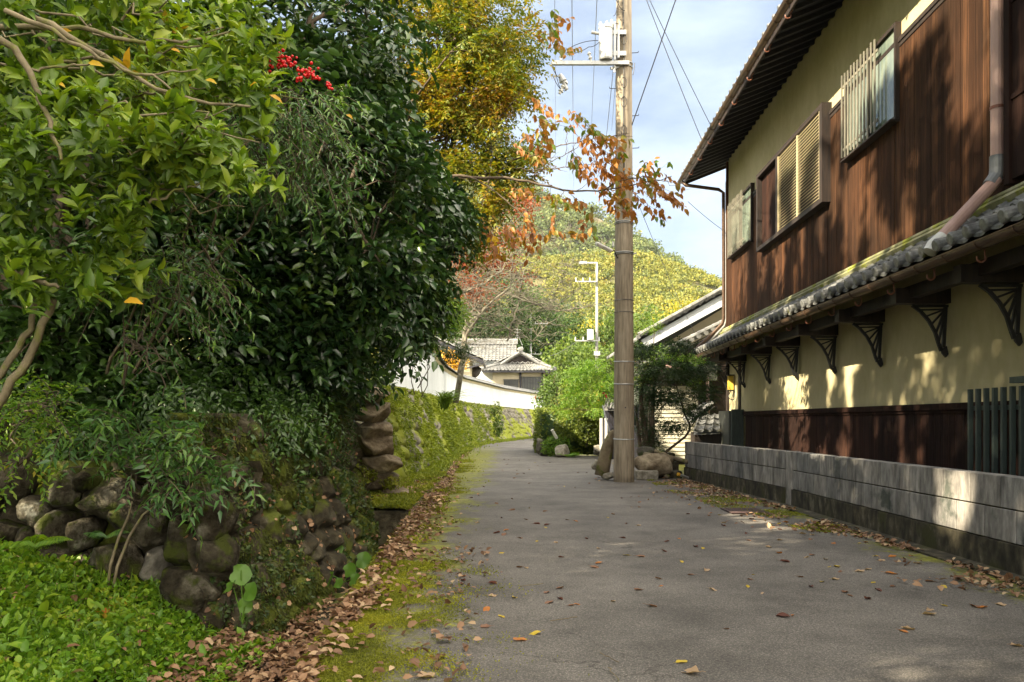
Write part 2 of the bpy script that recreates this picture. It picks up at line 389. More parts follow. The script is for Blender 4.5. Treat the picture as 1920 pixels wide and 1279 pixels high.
M['branch_leaf'] = leafmat('turning_leaf', G((0.0, (0.16, 0.07, 0.03)), (0.3, (0.32, 0.13, 0.035)), (0.5, (0.42, 0.18, 0.025)), (0.60, (0.26, 0.20, 0.02)), (0.75, (0.13, 0.20, 0.02)), (1.0, (0.06, 0.16, 0.02))), 0.5, 0.4, 1.1, 0.65, (1.2, 1.1, 0.5))
M['maple_red'] = leafmat('red_maple_leaf', G((0.0, (0.14, 0.045, 0.02)), (0.6, (0.26, 0.06, 0.022)), (1.0, (0.28, 0.13, 0.02))), 0.5, 0.4, 0.6, 0.5, (1.2, 0.9, 0.6))
M['broad'] = leafmat('broad_leaf', G((0.0, (0.04, 0.11, 0.014)), (1.0, (0.12, 0.24, 0.02))), 0.5, 0.25, 4, 0.5)
M['verge'] = leafmat('verge_leaf', G((0.0, (0.08, 0.11, 0.014)), (0.5, (0.22, 0.26, 0.018)), (0.85, (0.36, 0.34, 0.03)), (0.95, (0.28, 0.14, 0.05))), 0.6, 0.3, 1.6, 0.5)
M['bright'] = leafmat('bright_leaf', G((0.0, (0.05, 0.13, 0.012)), (0.5, (0.12, 0.24, 0.018)), (0.85, (0.25, 0.33, 0.03)), (0.97, (0.42, 0.20, 0.02))), 0.5, 0.35, 0.9, 0.4)
M['hedge'] = leafmat('hedge_leaf', G((0.0, (0.05, 0.085, 0.012)), (0.5, (0.13, 0.18, 0.018)), (0.9, (0.25, 0.27, 0.03)), (1.0, (0.36, 0.14, 0.02))), 0.5, 0.3, 1.2, 0.4)
M['darkshrub'] = leafmat('dark_shrub_leaf', G((0.0, (0.012, 0.03, 0.012)), (0.5, (0.025, 0.06, 0.018)), (1.0, (0.07, 0.12, 0.02))), 0.5, 0.2, 1.2, 0.5)
M['cedar_leaf'] = leafmat('cedar_foliage', G((0.0, (0.015, 0.04, 0.010)), (0.5, (0.04, 0.09, 0.014)), (1.0, (0.11, 0.18, 0.02))), 0.6, 0.2, 0.25, 0.6)
M['mid_leaf'] = leafmat('mid_foliage', G((0.0, (0.04, 0.08, 0.015)), (0.5, (0.09, 0.15, 0.02)), (1.0, (0.19, 0.24, 0.03))), 0.6, 0.3, 0.25, 0.6)
M['gold_leaf'] = leafmat('golden_foliage', G((0.0, (0.14, 0.17, 0.02)), (0.5, (0.32, 0.30, 0.03)), (1.0, (0.52, 0.36, 0.03))), 0.6, 0.35, 0.25, 0.6)
M['forest'] = leafmat('forest_foliage', G((0.0, (0.05, 0.085, 0.030)), (0.25, (0.10, 0.135, 0.035)), (0.5, (0.19, 0.20, 0.030)), (0.75, (0.26, 0.25, 0.035)), (1.0, (0.34, 0.21, 0.06))), 0.7, 0.2, 0.33, 0.75, (1.2, 1.2, .6))
M['forest_far'] = leafmat('far_forest_foliage', G((0.0, (0.05, 0.09, 0.03)), (0.4, (0.10, 0.14, 0.035)), (0.75, (0.17, 0.19, 0.05)), (1.0, (0.26, 0.20, 0.07))), 0.7, 0.2, 0.05, 0.7)
M['cover'] = leafmat('ground_cover_leaf', G((0.0, (0.045, 0.11, 0.012)), (0.4, (0.13, 0.27, 0.018)), (0.75, (0.23, 0.36, 0.022)), (0.94, (0.38, 0.42, 0.04)), (0.985, (0.45, 0.14, 0.02))), 0.5, 0.35, 1.6, 0.4)
M['ivy'] = leafmat('creeper_leaf', G((0.0, (0.022, 0.045, 0.012)), (0.5, (0.045, 0.085, 0.018)), (0.85, (0.09, 0.13, 0.02)), (0.95, (0.15, 0.07, 0.02))), 0.5, 0.25, 1.6, 0.4)
M['mossleaf'] = leafmat('moss_tuft', G((0.0, (0.05, 0.06, 0.010)), (0.4, (0.18, 0.20, 0.012)), (0.8, (0.36, 0.36, 0.02)), (1.0, (0.36, 0.27, 0.04))), 0.8, 0.25, 1.6, 0.6)
M['bankmoss'] = leafmat('bank_moss_tuft', G((0.0, (0.035, 0.045, 0.008)), (0.5, (0.075, 0.095, 0.010)), (1.0, (0.15, 0.165, 0.015))), 0.8, 0.2, 1.6, 0.6)
M['wallgreen'] = leafmat('wall_creeper_leaf', G((0.0, (0.08, 0.13, 0.014)), (0.5, (0.19, 0.24, 0.016)), (0.9, (0.30, 0.34, 0.02)), (1.0, (0.36, 0.16, 0.03))), 0.6, 0.3, 0.8, 0.5)
M['litter'] = leafmat('dead_leaf', G((0.0, (0.07, 0.035, 0.018)), (0.35, (0.18, 0.092, 0.046)), (0.7, (0.33, 0.195, 0.105)), (0.9, (0.48, 0.35, 0.21)), (0.97, (0.42, 0.20, 0.03)), (1.0, (0.52, 0.38, 0.04))), 0.65, 0.08, 3, 0.2, (1.1, 1.0, .8))
M['grassblade'] = leafmat('grass_blade', G((0.0, (0.05, 0.11, 0.015)), (1.0, (0.16, 0.24, 0.03))), 0.5, 0.3, 2, 0.4)
M['yellow_leaf'] = leafmat('yellow_leaf', G((0.0, (0.60, 0.30, 0.02)), (1.0, (0.62, 0.42, 0.03))), 0.5, 0.35, 2, 0.3)

def leafcol(name, c):
    return leafmat(name, G((0.0, tuple(x * .75 for x in c)), (1.0, c)), 0.6, 0.15, 20, .4)
M['fl_brown'] = leafcol('fallen_brown', (0.24, 0.12, 0.07))
M['fl_dark'] = leafcol('fallen_dark', (0.12, 0.035, 0.02))
M['fl_tan'] = leafcol('fallen_tan', (0.48, 0.33, 0.20))
M['fl_yellow'] = leafcol('fallen_yellow', (0.58, 0.42, 0.03))
M['fl_orange'] = leafcol('fallen_orange', (0.50, 0.18, 0.03))

# asphalt with moss creeping in from both edges
def asphalt():
    m, n, l, p = new_mat('asphalt')
    g = n.new('ShaderNodeNewGeometry')
    sep = n.new('ShaderNodeSeparateXYZ'); l.new(g.outputs['Position'], sep.inputs[0])
    big = noise_n(n, l, g.outputs['Position'], 0.45, 4)
    c = ramp(n, [(0.3, (0.118, 0.109, 0.099)), (0.7, (0.225, 0.210, 0.192))]); l.new(big.outputs['Fac'], c.inputs['Fac'])
    vo = n.new('ShaderNodeTexVoronoi'); vo.inputs['Scale'].default_value = 95; l.new(g.outputs['Position'], vo.inputs['Vector'])
    vr = ramp(n, [(0.05, (3.4, 3.3, 3.1)), (0.26, (1.0, 1.0, 1.0)), (0.7, (0.5, 0.5, 0.5))]); l.new(vo.outputs['Distance'], vr.inputs['Fac'])
    wn_ = noise_n(n, l, g.outputs['Position'], 60, 3, 0.8)
    wr = ramp(n, [(0.35, (0.6, 0.6, 0.6)), (0.68, (1.45, 1.43, 1.4))]); l.new(wn_.outputs['Fac'], wr.inputs['Fac'])
    col = mixc(n, l, 0.75, c.outputs['Color'], mixc(n, l, 1, c.outputs['Color'], vr.outputs['Color'], 'MULTIPLY'))
    col = mixc(n, l, 1, col, wr.outputs['Color'], 'MULTIPLY')
    st = noise_n(n, l, g.outputs['Position'], 1.4, 6, 0.7)
    sr = ramp(n, [(0.36, (0.48, 0.47, 0.46)), (0.56, (1.0, 1.0, 1.0))]); l.new(st.outputs['Fac'], sr.inputs['Fac'])
    col = mixc(n, l, 0.7, col, mixc(n, l, 1, col, sr.outputs['Color'], 'MULTIPLY'))
    # hairline cracks in patches
    wv = noise_n(n, l, g.outputs['Position'], 3, 4); wc = n.new('ShaderNodeVectorMath'); wc.operation = 'MULTIPLY_ADD'
    l.new(wv.outputs['Color'], wc.inputs[0]); wc.inputs[1].default_value = (.5, .5, .5); l.new(g.outputs['Position'], wc.inputs[2])
    cv = n.new('ShaderNodeTexVoronoi'); cv.feature = 'DISTANCE_TO_EDGE'; cv.inputs['Scale'].default_value = 0.9; l.new(wc.outputs[0], cv.inputs['Vector'])
    ck = ramp(n, [(0.0, (0.35, 0.33, 0.31)), (0.010, (1, 1, 1))]); l.new(cv.outputs['Distance'], ck.inputs['Fac'])
    cm = noise_n(n, l, g.outputs['Position'], 0.35, 2); cmr = ramp(n, [(0.50, (0, 0, 0)), (0.60, (1, 1, 1))]); l.new(cm.outputs['Fac'], cmr.inputs['Fac'])
    col = mixc(n, l, cmr.outputs['Color'], col, mixc(n, l, 1, col, ck.outputs['Color'], 'MULTIPLY'))
    e = noise_n(n, l, g.outputs['Position'], 1.3, 10, 0.8)
    wob = math_n(n, l, 'MULTIPLY', math_n(n, l, 'SUBTRACT', e.outputs['Fac'], 0.5), 3.0)
    left = math_n(n, l, 'SUBTRACT', math_n(n, l, 'ADD', -0.50, wob), sep.outputs['X'])
    right = math_n(n, l, 'SUBTRACT', math_n(n, l, 'ADD', sep.outputs['X'], wob), 3.65)
    gr = noise_n(n, l, g.outputs['Position'], 26, 4, 0.7)
    mk0 = math_n(n, l, 'ADD', math_n(n, l, 'MAXIMUM', left, right), math_n(n, l, 'MULTIPLY', math_n(n, l, 'SUBTRACT', gr.outputs['Fac'], 0.52), 1.3))
    mk = math_n(n, l, 'MULTIPLY', mk0, 3.5, True)
    near = math_n(n, l, 'MULTIPLY', math_n(n, l, 'SUBTRACT', 40.0, sep.outputs['Y']), 0.1, True)
    mk = math_n(n, l, 'MULTIPLY', mk, near)
    mn = noise_n(n, l, g.outputs['Position'], 6, 9, 0.8)
    mc = ramp(n, [(0.32, (0.04, 0.038, 0.014)), (0.5, (0.14, 0.145, 0.014)), (0.66, (0.32, 0.33, 0.018))]); l.new(mn.outputs['Fac'], mc.inputs['Fac'])
    col = mixc(n, l, mk, col, mc.outputs['Color'])
    l.new(col, p.inputs['Base Color']); p.inputs['Roughness'].default_value = 0.72
    b = n.new('ShaderNodeBump'); b.inputs['Strength'].default_value = 0.55; b.inputs['Distance'].default_value = 0.006
    l.new(vo.outputs['Distance'], b.inputs['Height']); l.new(b.outputs[0], p.inputs['Normal'])
    return m
M['asphalt'] = asphalt()

# ------------------------------------------------------------------ leaves
def tmpl(kind):
    if kind == 'oval':
        v = [(0, 0, 0), (.3, -.5, .10), (.3, 0, 0), (.3, .5, .10), (.68, -.42, .06), (.68, 0, -.04), (.68, .42, .06), (1, 0, -.16)]
        return np.array(v), np.array([(0, 1, 2), (0, 2, 3), (4, 7, 5), (5, 7, 6)]), np.array([(1, 4, 5, 2), (2, 5, 6, 3)])
    if kind == 'lance':
        v = [(0, 0, 0), (.35, -.5, .08), (.35, 0, .02), (.35, .5, .08), (1, 0, -.30)]
        return np.array(v), np.array([(0, 1, 2), (0, 2, 3), (1, 4, 2), (2, 4, 3)]), np.zeros((0, 4), int)
    if kind == 'round':
        a = np.linspace(0, TAU, 9)[:-1]
        v = [(.5 - .5 * math.cos(t), .5 * math.sin(t), .06 * math.sin(2 * t)) for t in a]
        v.append((.45, 0, -.08))
        return np.array(v), np.array([(i, (i + 1) % 8, 8) for i in range(8)]), np.zeros((0, 4), int)
    if kind == 'disc':
        a = np.linspace(0, TAU, 17)[:-1]
        r_ = .5 * (1 + .05 * np.sin(a * 5) - .30 * np.exp(-((a - math.pi) * 3.2) ** 2))
        v = [(.5 + r_[i] * math.cos(t), r_[i] * 1.05 * math.sin(t), .07 * math.sin(3 * t) + .03 * math.cos(5 * t)) for i, t in enumerate(a)]
        v.append((.38, 0, -.07))
        return np.array(v), np.array([(i, (i + 1) % 16, 16) for i in range(16)]), np.zeros((0, 4), int)
    if kind == 'blade':
        v = [(0, -.5, 0), (0, .5, 0), (.5, .35, .05), (.5, -.35, .05), (1, 0, -.2)]
        return np.array(v), np.array([(3, 2, 4)]), np.array([(0, 1, 2, 3)])
    v = [(0, 0, 0), (.45, -.5, .07), (1, 0, -.08), (.45, .5, .07)]       # small
    return np.array(v), np.array([(0, 1, 2), (0, 2, 3)]), np.zeros((0, 4), int)

CULL = False; INFRAME = True
def leaves(mb, P, D, N, L, W, kind='oval'):
    "one leaf per row: base P, direction D, rough normal N, length L, width factor W"
    n = len(P)
    if n == 0: return
    T, tri, quad = tmpl(kind)
    P = np.asarray(P, float); D = np.broadcast_to(np.asarray(D, float), P.shape); N = np.broadcast_to(np.asarray(N, float), P.shape)
    if CULL:
        m_ = (P[:, 0] < 2) & (P[:, 2] > 3.2) & (P[:, 1] < 25)
        q = np.where(m_)[0]; kp = np.ones(n, bool); kp[q[sunlit(P[q])]] = False
        P, D, N = P[kp], D[kp], N[kp]
        L, W = np.broadcast_to(L, (n,))[kp], np.broadcast_to(W, (n,))[kp]; n = len(P)
    D = unit(D); S = unit(np.cross(N, D)); U = np.cross(D, S)
    L = np.broadcast_to(np.asarray(L, float), (n,))[:, None, None]
    W = np.broadcast_to(np.asarray(W, float), (n,))[:, None, None]
    V = P[:, None] + L * (T[None, :, 0:1] * D[:, None] + W * T[None, :, 1:2] * S[:, None] + T[None, :, 2:3] * U[:, None])
    off = (np.arange(n) * len(T))[:, None, None]
    fs = [(tri[None] + off).reshape(-1, 3)]
    if len(quad): fs.append((quad[None] + off).reshape(-1, 4))
    mb.add(V.reshape(-1, 3), *fs)

def rnd_dirs(n): return unit(R.normal(size=(n, 3)))

def frame(D):
    ref = np.where(np.abs(D[:, 2:3]) < .9, np.array([[0, 0, 1.]]), np.array([[1., 0, 0]]))
    U = unit(np.cross(D, ref)); return U, np.cross(D, U)

def rosettes(mb, C, D, k, L, W, kind='oval', spread=1.05, droop=0.0, jit=0.25):
    n = len(C); U, V = frame(D)
    C, D, U, V = (np.repeat(x, k, 0) for x in (C, D, U, V))
    a = np.tile(np.arange(k) * 2.4, n) + np.repeat(R.uniform(0, TAU, n), k) + R.normal(0, .2, n * k)
    p = spread * R.uniform(.45, 1.25, n * k)
    d = np.cos(p)[:, None] * D + np.sin(p)[:, None] * (np.cos(a)[:, None] * U + np.sin(a)[:, None] * V)
    d += R.normal(0, jit * .5, d.shape); d[:, 2] -= droop
    nn = D + R.normal(0, jit, D.shape) + np.array((0, 0, .4))
    LL = L * R.uniform(.42, 1.2, n * k)
    leaves(mb, C + D * (R.uniform(-.5, .3, (n * k, 1)) * L), d, nn, LL, W * R.uniform(.8, 1.2, n * k), kind)

def twigs(mb, C, D, k, tl, L, W, kind='oval', droop=.25, flat=.5, jit=.3, wood=None):
    "leaves set alternately along short twigs"
    n = len(C); D = unit(D); up = unit(np.array((0, 0, 1.)) + R.normal(0, 1 - flat, (n, 3)) * .6)
    U = unit(np.cross(D, up)); N = np.cross(U, D)
    t = np.tile((np.arange(k) + .5) / k, n)
    sd = np.tile(np.where(np.arange(k) % 2 == 0, 1., -1.), n)
    Cr, Dr, Ur, Nr = (np.repeat(x, k, 0) for x in (C, D, U, N))
    P = Cr + Dr * (t * tl)[:, None]; P[:, 2] -= droop * tl * t * t
    d = .45 * Dr + sd[:, None] * Ur * .8 + R.normal(0, jit, Dr.shape); d[:, 2] -= droop
    leaves(mb, P, d, Nr + R.normal(0, jit, Nr.shape), L * R.uniform(.65, 1.15, n * k), W * R.uniform(.85, 1.15, n * k), kind)
    if wood is not None:
        for i in range(n):
            e = C[i] + D[i] * tl; e[2] -= droop * tl
            m_ = C[i] + D[i] * tl * .5; m_[2] -= droop * tl * .25
            wood.tube([C[i], m_, e], [.004, .003, .0015], 3, False)

def loose(mb, P, L, W, kind='small', up=0.4):
    n = len(P); d = rnd_dirs(n); nn = rnd_dirs(n) + np.array((0, 0, up))
    leaves(mb, P, d, nn, L * R.uniform(.6, 1.3, n), W, kind)

def nz3(P, f, seed=0.0):
    return np.array([noise.noise(Vector((p[0] * f + seed, p[1] * f - seed, p[2] * f + seed * .7))) for p in P])

def in_ells(P, ells, k=1.0):
    inside = np.zeros(len(P), bool)
    for c, r in ells:
        inside |= (((P - np.array(c)) / (np.array(r) * k)) ** 2).sum(1) < 1
    return inside

def sunlit(P):
    "gaps cut into the crowns to place sun patches: where the shade line of a leaf cluster meets the house front (x = 5), the open patches lie"
    t = (P[:, 0] - 5.0) / SUN.x                       # P = wall + t * SUN
    y = P[:, 1] - t * SUN.y; z = P[:, 2] - t * SUN.z
    a = np.array([noise.noise(Vector((q * 1.0, w * .28, 2))) + .9 * noise.noise(Vector((q * 3.2, w * .6, 8))) for q, w in zip(y, z)])
    thr = np.interp(y, [6, 10.3, 11.3, 12.5, 16, 22], [.60, .54, .20, .04, -.04, -.08])
    up = (z > 3.3) & (a > thr)
    up |= (z > .1) & (z <= 3.3) & (a > thr - .16) & (y > 9.5)
    up |= (np.abs(y - 14.25) < .75) & (z > .1) & (z < 2.35) & (a > -.25)
    up |= (z > 6.4) & (z < 7.3) & (a > -.7) & (y > 8)
    up |= (np.abs(y - 20.4) < .8) & (z > 1.2) & (z < 2.3)
    up |= (np.abs(y - 8.0) < .4) & (np.abs(z + .1) < .38)
    up |= (np.abs(y - 11.3) < 1.0) & (np.abs(z + 1.5) < .28) & (a > -.1)
    up |= (np.abs(y - 9.1) < .45) & (z > 5.0) & (z < 7.4) & (a > -.3)
    return up

def crown(ells, n, inner=.55, gap=-.15, f=1.2, seed=0.0, rag=.35):
    "points through the outer shell of a union of ellipsoids, with noisy gaps; returns points and outward directions"
    w = np.array([r[0] * r[1] + r[1] * r[2] + r[0] * r[2] for c, r in ells]); w = w / w.sum()
    out, dr = [], []
    got = 0
    while got < n:
        m = int((n - got) * 1.9) + 20
        idx = R.choice(len(ells), m, p=w)
        C = np.array([ells[i][0] for i in idx], float); Rr = np.array([ells[i][1] for i in idx], float)
        u = rnd_dirs(m); q = R.uniform(inner ** 2, 1, m) ** .5
        P = C + u * Rr * q[:, None]
        P += u * (nz3(P, f * .6, seed + 5) * rag * Rr.min(1))[:, None]
        keep = (nz3(P, f, seed) > gap) & ~in_ells(P, ells, inner * .9)
        tt = (P[:, 0] - 5.0) / SUN.x; yw = P[:, 1] - tt * SUN.y; zw = P[:, 2] - tt * SUN.z
        over = (P[:, 2] > CH + .54 * np.maximum(P[:, 1], 0)) | ((P[:, 0] < 2) & (P[:, 2] > 3.2) & (P[:, 1] < 25) & INFRAME)
        if over.any():
            q = np.where(over)[0]; keep[q[sunlit(P[q])]] = False  # clusters left out so that chosen sun patches reach the house front
        P, u = P[keep], unit(u[keep] / Rr[keep])
        out.append(P); dr.append(u); got += len(P)
    return np.concatenate(out)[:n], np.concatenate(dr)[:n]

def curve(a, b, n=6, sag=0.0, wob=.06, mid=None):
    a, b = np.asarray(a, float), np.asarray(b, float)
    t = np.linspace(0, 1, n)[:, None]
    L = np.linalg.norm(b - a)
    m_ = (a + b) / 2 + (np.array((0, 0, -sag * L)) if mid is None else np.asarray(mid, float))
    P = (1 - t) ** 2 * a + 2 * t * (1 - t) * m_ + t ** 2 * b
    j = R.normal(0, wob * L / n, P.shape); j[0] = 0; j[-1] = 0
    return P + j

def skeleton(mb, trunk, tr, limbs, tw, limb_r=None, twig_r=.006, k=6):
    "trunk polyline, limbs to targets, twigs from the nearest limb point to leaf clusters"
    trunk = np.asarray(trunk, float)
    mb.tube(trunk, np.linspace(tr, tr * .45, len(trunk)), 9)
    pool = [trunk[len(trunk) // 2:]]
    for b in limbs:
        i = R.integers(max(1, len(trunk) // 3), len(trunk))
        a = trunk[i]
        P = curve(a, b, 8, -.12, .35)
        r0 = (limb_r or tr * .42) * R.uniform(.6, 1.1)
        mb.tube(P, np.linspace(r0, r0 * .22, 8), k, False)
        pool.append(P[2:])
    pool = np.concatenate(pool)
    for b in tw:
        d = np.linalg.norm(pool - b, axis=1); a = pool[d.argmin()]
        if d.min() < .05: continue
        P = curve(a, b, 4, -.08, .25)
        mb.tube(P, np.linspace(twig_r * 1.8, twig_r * .5, 4), 4, False)

def resample(pts, n):
    P = np.asarray(pts, float); s_ = np.r_[0, np.cumsum(np.linalg.norm(np.diff(P, axis=0), axis=1))]
    t = np.linspace(0, s_[-1], n)
    return np.stack([np.interp(t, s_, P[:, i]) for i in range(P.shape[1])], 1)

def tree(name, label, cat, base, ells, n, mat, L, W, k=8, kind='small', style='rosette', trunk_top=None, tr=.12, nl=14, nt=80,
         bark='bark', group=None, inner=.5, gap=-.15, f=1.2, tl=.3, droop=.15, seed=None, twr=.006, spread=1.05, rag=.35):
    base = np.asarray(base, float)
    t = thing(name, label, cat, base, group)
    P, D = crown(ells, n, inner, gap, f, seed if seed is not None else random.uniform(0, 50), rag)
    lb = MB(); global CULL; CULL = base[0] < -2 and base[1] < 20 and INFRAME
    if style == 'rosette': rosettes(lb, P, unit(D + R.normal(0, .5, D.shape)), k, L, W, kind, spread, droop)
    elif style == 'twig': twigs(lb, P, unit(D + R.normal(0, .6, D.shape)), k, tl, L, W, kind, droop)
    else:
        Q = np.repeat(P, k, 0) + R.normal(0, tl, (len(P) * k, 3))
        loose(lb, Q, L, W, kind)
    CULL = False
    wb = MB()
    top = np.asarray(trunk_top if trunk_top is not None else ells[0][0], float)
    tp = curve(base, top, 7, 0, .3)
    lim = P[R.choice(len(P), min(nl, len(P)), False)]
    tw = P[R.choice(len(P), min(nt, len(P)), False)]
    skeleton(wb, tp, tr, lim, tw, None, twr)
    wb.build('trunk', M[bark], t, smooth=True)
    lb.build('crown', M[mat], t)
    return t

# rocks
def ico(sub):
    import bmesh
    bm = bmesh.new(); bmesh.ops.create_icosphere(bm, subdivisions=sub, radius=1)
    v = np.array([x.co[:] for x in bm.verts]); f = np.array([[q.index for q in p.verts] for p in bm.faces]); bm.free()
    return v, f
ICO = {s: ico(s) for s in (1, 2, 3, 4)}

def rock(mb, c, r, seed, sub=3, block=.35, tilt=0.0, facets=True):
    v, f = ICO[sub]; v = v.copy()
    m_ = np.abs(v).max(1, keepdims=True)
    v = v * (1 - block) + v / m_ * block                     # a little squared off
    d = np.array([noise.noise(Vector(x) * 1.1 + Vector((seed, seed * 2, 0))) * .28 + noise.noise(Vector(x) * 3.1 + Vector((seed, 0, 3))) * .10 for x in v])
    rs = np.random.default_rng(int(seed * 10) + 3)                # broken flat faces
    for i in range(16 if facets else 0):
        nn = rs.normal(size=3); nn /= np.linalg.norm(nn); dd = rs.uniform(.66, .88)
        pr = v @ nn; v = np.where((pr > dd)[:, None], v - nn * (pr - dd)[:, None] * .92, v)
    d = d * (.45 if facets else 1) + (np.array([noise.noise(Vector(x) * 8 + Vector((seed, 0, 0))) for x in v]) * .018 if facets else 0)
    v = v * (1 + d)[:, None] * np.asarray(r) * (1.12 if facets else 1)
    ca, sa = math.cos(tilt), math.sin(tilt)
    x, z = v[:, 0].copy(), v[:, 2].copy()
    v[:, 0], v[:, 2] = ca * x - sa * z, sa * x + ca * z
    mb.add(v + np.asarray(c), f)

def worley(u, v, seed=3):
    "F1, F2-F1 and the cell id of a jittered cell pattern"
    iu, iv = np.floor(u).astype(int), np.floor(v).astype(int)
    d1 = np.full(u.shape, 9.); d2 = np.full(u.shape, 9.); idc = np.zeros(u.shape)
    def h(a, b, s_):
        x = np.sin(a * 127.1 + b * 311.7 + s_ * 74.7) * 43758.5453
        return x - np.floor(x)
    for i in (-1, 0, 1):
        for j in (-1, 0, 1):
            a, b = iu + i, iv + j
            cx, cy_ = a + .15 + .7 * h(a, b, seed), b + .15 + .7 * h(a, b, seed + 9)
            d = np.hypot(cx - u, cy_ - v)
            new = d < d1
            d2 = np.where(new, d1, np.minimum(d2, d)); idc = np.where(new, h(a, b, seed + 4), idc); d1 = np.where(new, d, d1)
    return d1, d2 - d1, idc


# ------------------------------------------------------------------ setting: ground, road, hills
g = MB()
nx, ny = 60, 60
X = np.linspace(-1, 1, nx); X = np.sign(X) * np.abs(X) ** 2.2 * 900
Y = np.concatenate([np.linspace(-60, 60, 30), 60 + np.linspace(0, 1, 31)[1:] ** 2 * 1300])
GX, GY = np.meshgrid(X, Y)
GZ = np.full(GX.shape, -.62)
GZ = np.where(np.abs(GX) > 8, -.05, GZ)
g.grid(np.stack([GX, GY, GZ], -1))
tag(g.build('ground', M['ground'], loc=(0, 0, -.62)), kind='structure')

# road slab: left edge polyline and right edge polyline, z = 0
LE = resample([(-1.10, -6), (-1.10, 4), (-1.30, 8), (-1.43, 11.5), (-1.45, 16.5), (-1.75, 24), (-1.85, 35), (-1.2, 44), (1.6, 57), (6.0, 66), (14, 74)], 120)
RE = resample([(4.30, -6), (4.30, 4), (4.30, 8), (4.30, 11.9), (4.02, 17.5), (4.6, 17.9), (7.0, 24), (7.2, 27.6), (1.35, 27.9), (.95, 30), (1.1, 36), (1.6, 42), (3.4, 50), (7.5, 58), (15, 66)], 120)
b = MB()
row = []
for i in range(120):
    l, r = LE[i], RE[i]
    t = np.linspace(0, 1, 14)[:, None]
    p = l * (1 - t) + r * t
    row.append(np.concatenate([p, np.zeros((14, 1))], 1))
top = np.array(row)
for i in range(120):
    for j in range(14):
        top[i, j, 2] = .012 * noise.noise(Vector((top[i, j, 0] * .6, top[i, j, 1] * .6, 0)))
b.grid(top, True)
for e, fl in ((LE, False), (RE, True)):
    s = np.array([[(x, y, .0), (x, y, -.6)] for x, y in e]); s[:, 0, 2] = (top[:, 0 if e is LE else -1, 2])
    b.grid(s, fl)
tag(b.build('road', M['asphalt'], loc=(0, 0, 0)), kind='structure')

# side lane running off to the right beyond the pole, and the yard strip behind the low wall
b = MB(); b.box(2.3, 22, 17.2, 27.9, -.5, -.012)
tag(b.build('side_lane', M['asphalt'], loc=(4, 22, -.5)), kind='structure')
b = MB(); v = [(4.35, -6), (4.35, 11.9), (4.12, 17.5), (6.0, 17.5), (5.6, -6)]
b.prism([(x, y, -.5) for x, y in v], (0, 0, .42))
tag(b.build('yard_strip', M['earth'], loc=(4.8, 8, -.5)), kind='structure')

# slope of earth on the left that the shrubs grow from
def bank_h(x, y):
    "height of the bare ground left of the road"
    mound = np.clip(-.27 + (-1.80 - x) * .27, -.5, 1.0)
    hi = 1.0 + np.clip((-2.6 - x) * .28, 0, 4.0)
    edge = 5.95 + .12 * (-x)                              # boulder wall runs across here
    t = np.clip((y - edge - .10) / .35, 0, 1)
    z = mound * (1 - t) + np.maximum(hi, mound) * t
    fx = np.where(y < 9.2, -2.25, np.where(y < 12.2, -2.25 - (y - 9.2) * .25, -3.0))
    fx = np.where(y > 13.4, -2.75, fx)
    s = np.clip((x - fx) / .35, 0, 1)                      # falls to the ditch at the road side
    low = np.where(y < 9.2, -.36, np.where(y < 11.4, -.55, -.02))
    low = np.where(y < 6.0, -.40, low)
    return z * (1 - s) + low * s
xs = np.r_[np.linspace(-30, -6, 25)[:-1], np.linspace(-6, -1.15, 90)]
ys = np.r_[np.linspace(-8, 2, 14)[:-1], np.linspace(2, 15, 190), np.linspace(15, 70, 70)[1:]]
XX, YY = np.meshgrid(xs, ys)
ZZ = bank_h(XX, YY)
nzv = np.array([noise.noise(Vector((x * 1.7, y * 1.7, 0))) * .08 + noise.noise(Vector((x * 5, y * 5, 3))) * .03 for x, y in zip(XX.ravel(), YY.ravel())]).reshape(XX.shape)
ZZ = ZZ + nzv * np.where(XX > -1.5, .25, 1)
XX2 = np.where(XX > -1.2, np.interp(YY, LE[:, 1], LE[:, 0]) - .01, XX)
keep = np.interp(YY, LE[:, 1], LE[:, 0]) - .012
XX2 = np.minimum(XX2, keep)
b = MB(); b.grid(np.stack([XX2, YY, ZZ], -1), True)
tag(b.build('slope', M['bank'], loc=(-4, 8, -.5), smooth=True), kind='structure')

# hills
def sky_near(px): return np.interp(px, [-2500, -600, 300, 900, 1060, 1130, 1190, 1230, 1270, 1310, 1350, 1450, 1700, 2600, 4500], [500, 480, 460, 490, 492, 486, 484, 492, 504, 522, 545, 580, 630, 690, 740])
def sky_far(px): return np.interp(px, [-2500, -600, 500, 800, 985, 1040, 1130, 1190, 1250, 1400, 2000, 4500], [440, 370, 305, 325, 360, 388, 420, 454, 492, 560, 660, 740])
def hill_z(X, Y, y0, yr, skyf):
    px = 960 + F * X / yr
    zr = CH + (HY - skyf(px)) / F * yr
    t = np.clip((Y - y0) / (yr - y0), 0, 2.2)
    prof = np.where(t < 1, t ** 1.15, 1 - .25 * (t - 1) ** 2 * 2)
    n = np.array([noise.noise(Vector((a / 38, b_ / 38, yr))) + .4 * noise.noise(Vector((a / 14, b_ / 14, yr))) for a, b_ in zip(X.ravel(), Y.ravel())]).reshape(X.shape)
    return zr * prof + n * 6.5 * yr / 250 * np.clip(t, 0, 1) * np.clip(1.0 - np.abs(t - .5), 0, 1) * (t < 1.02)
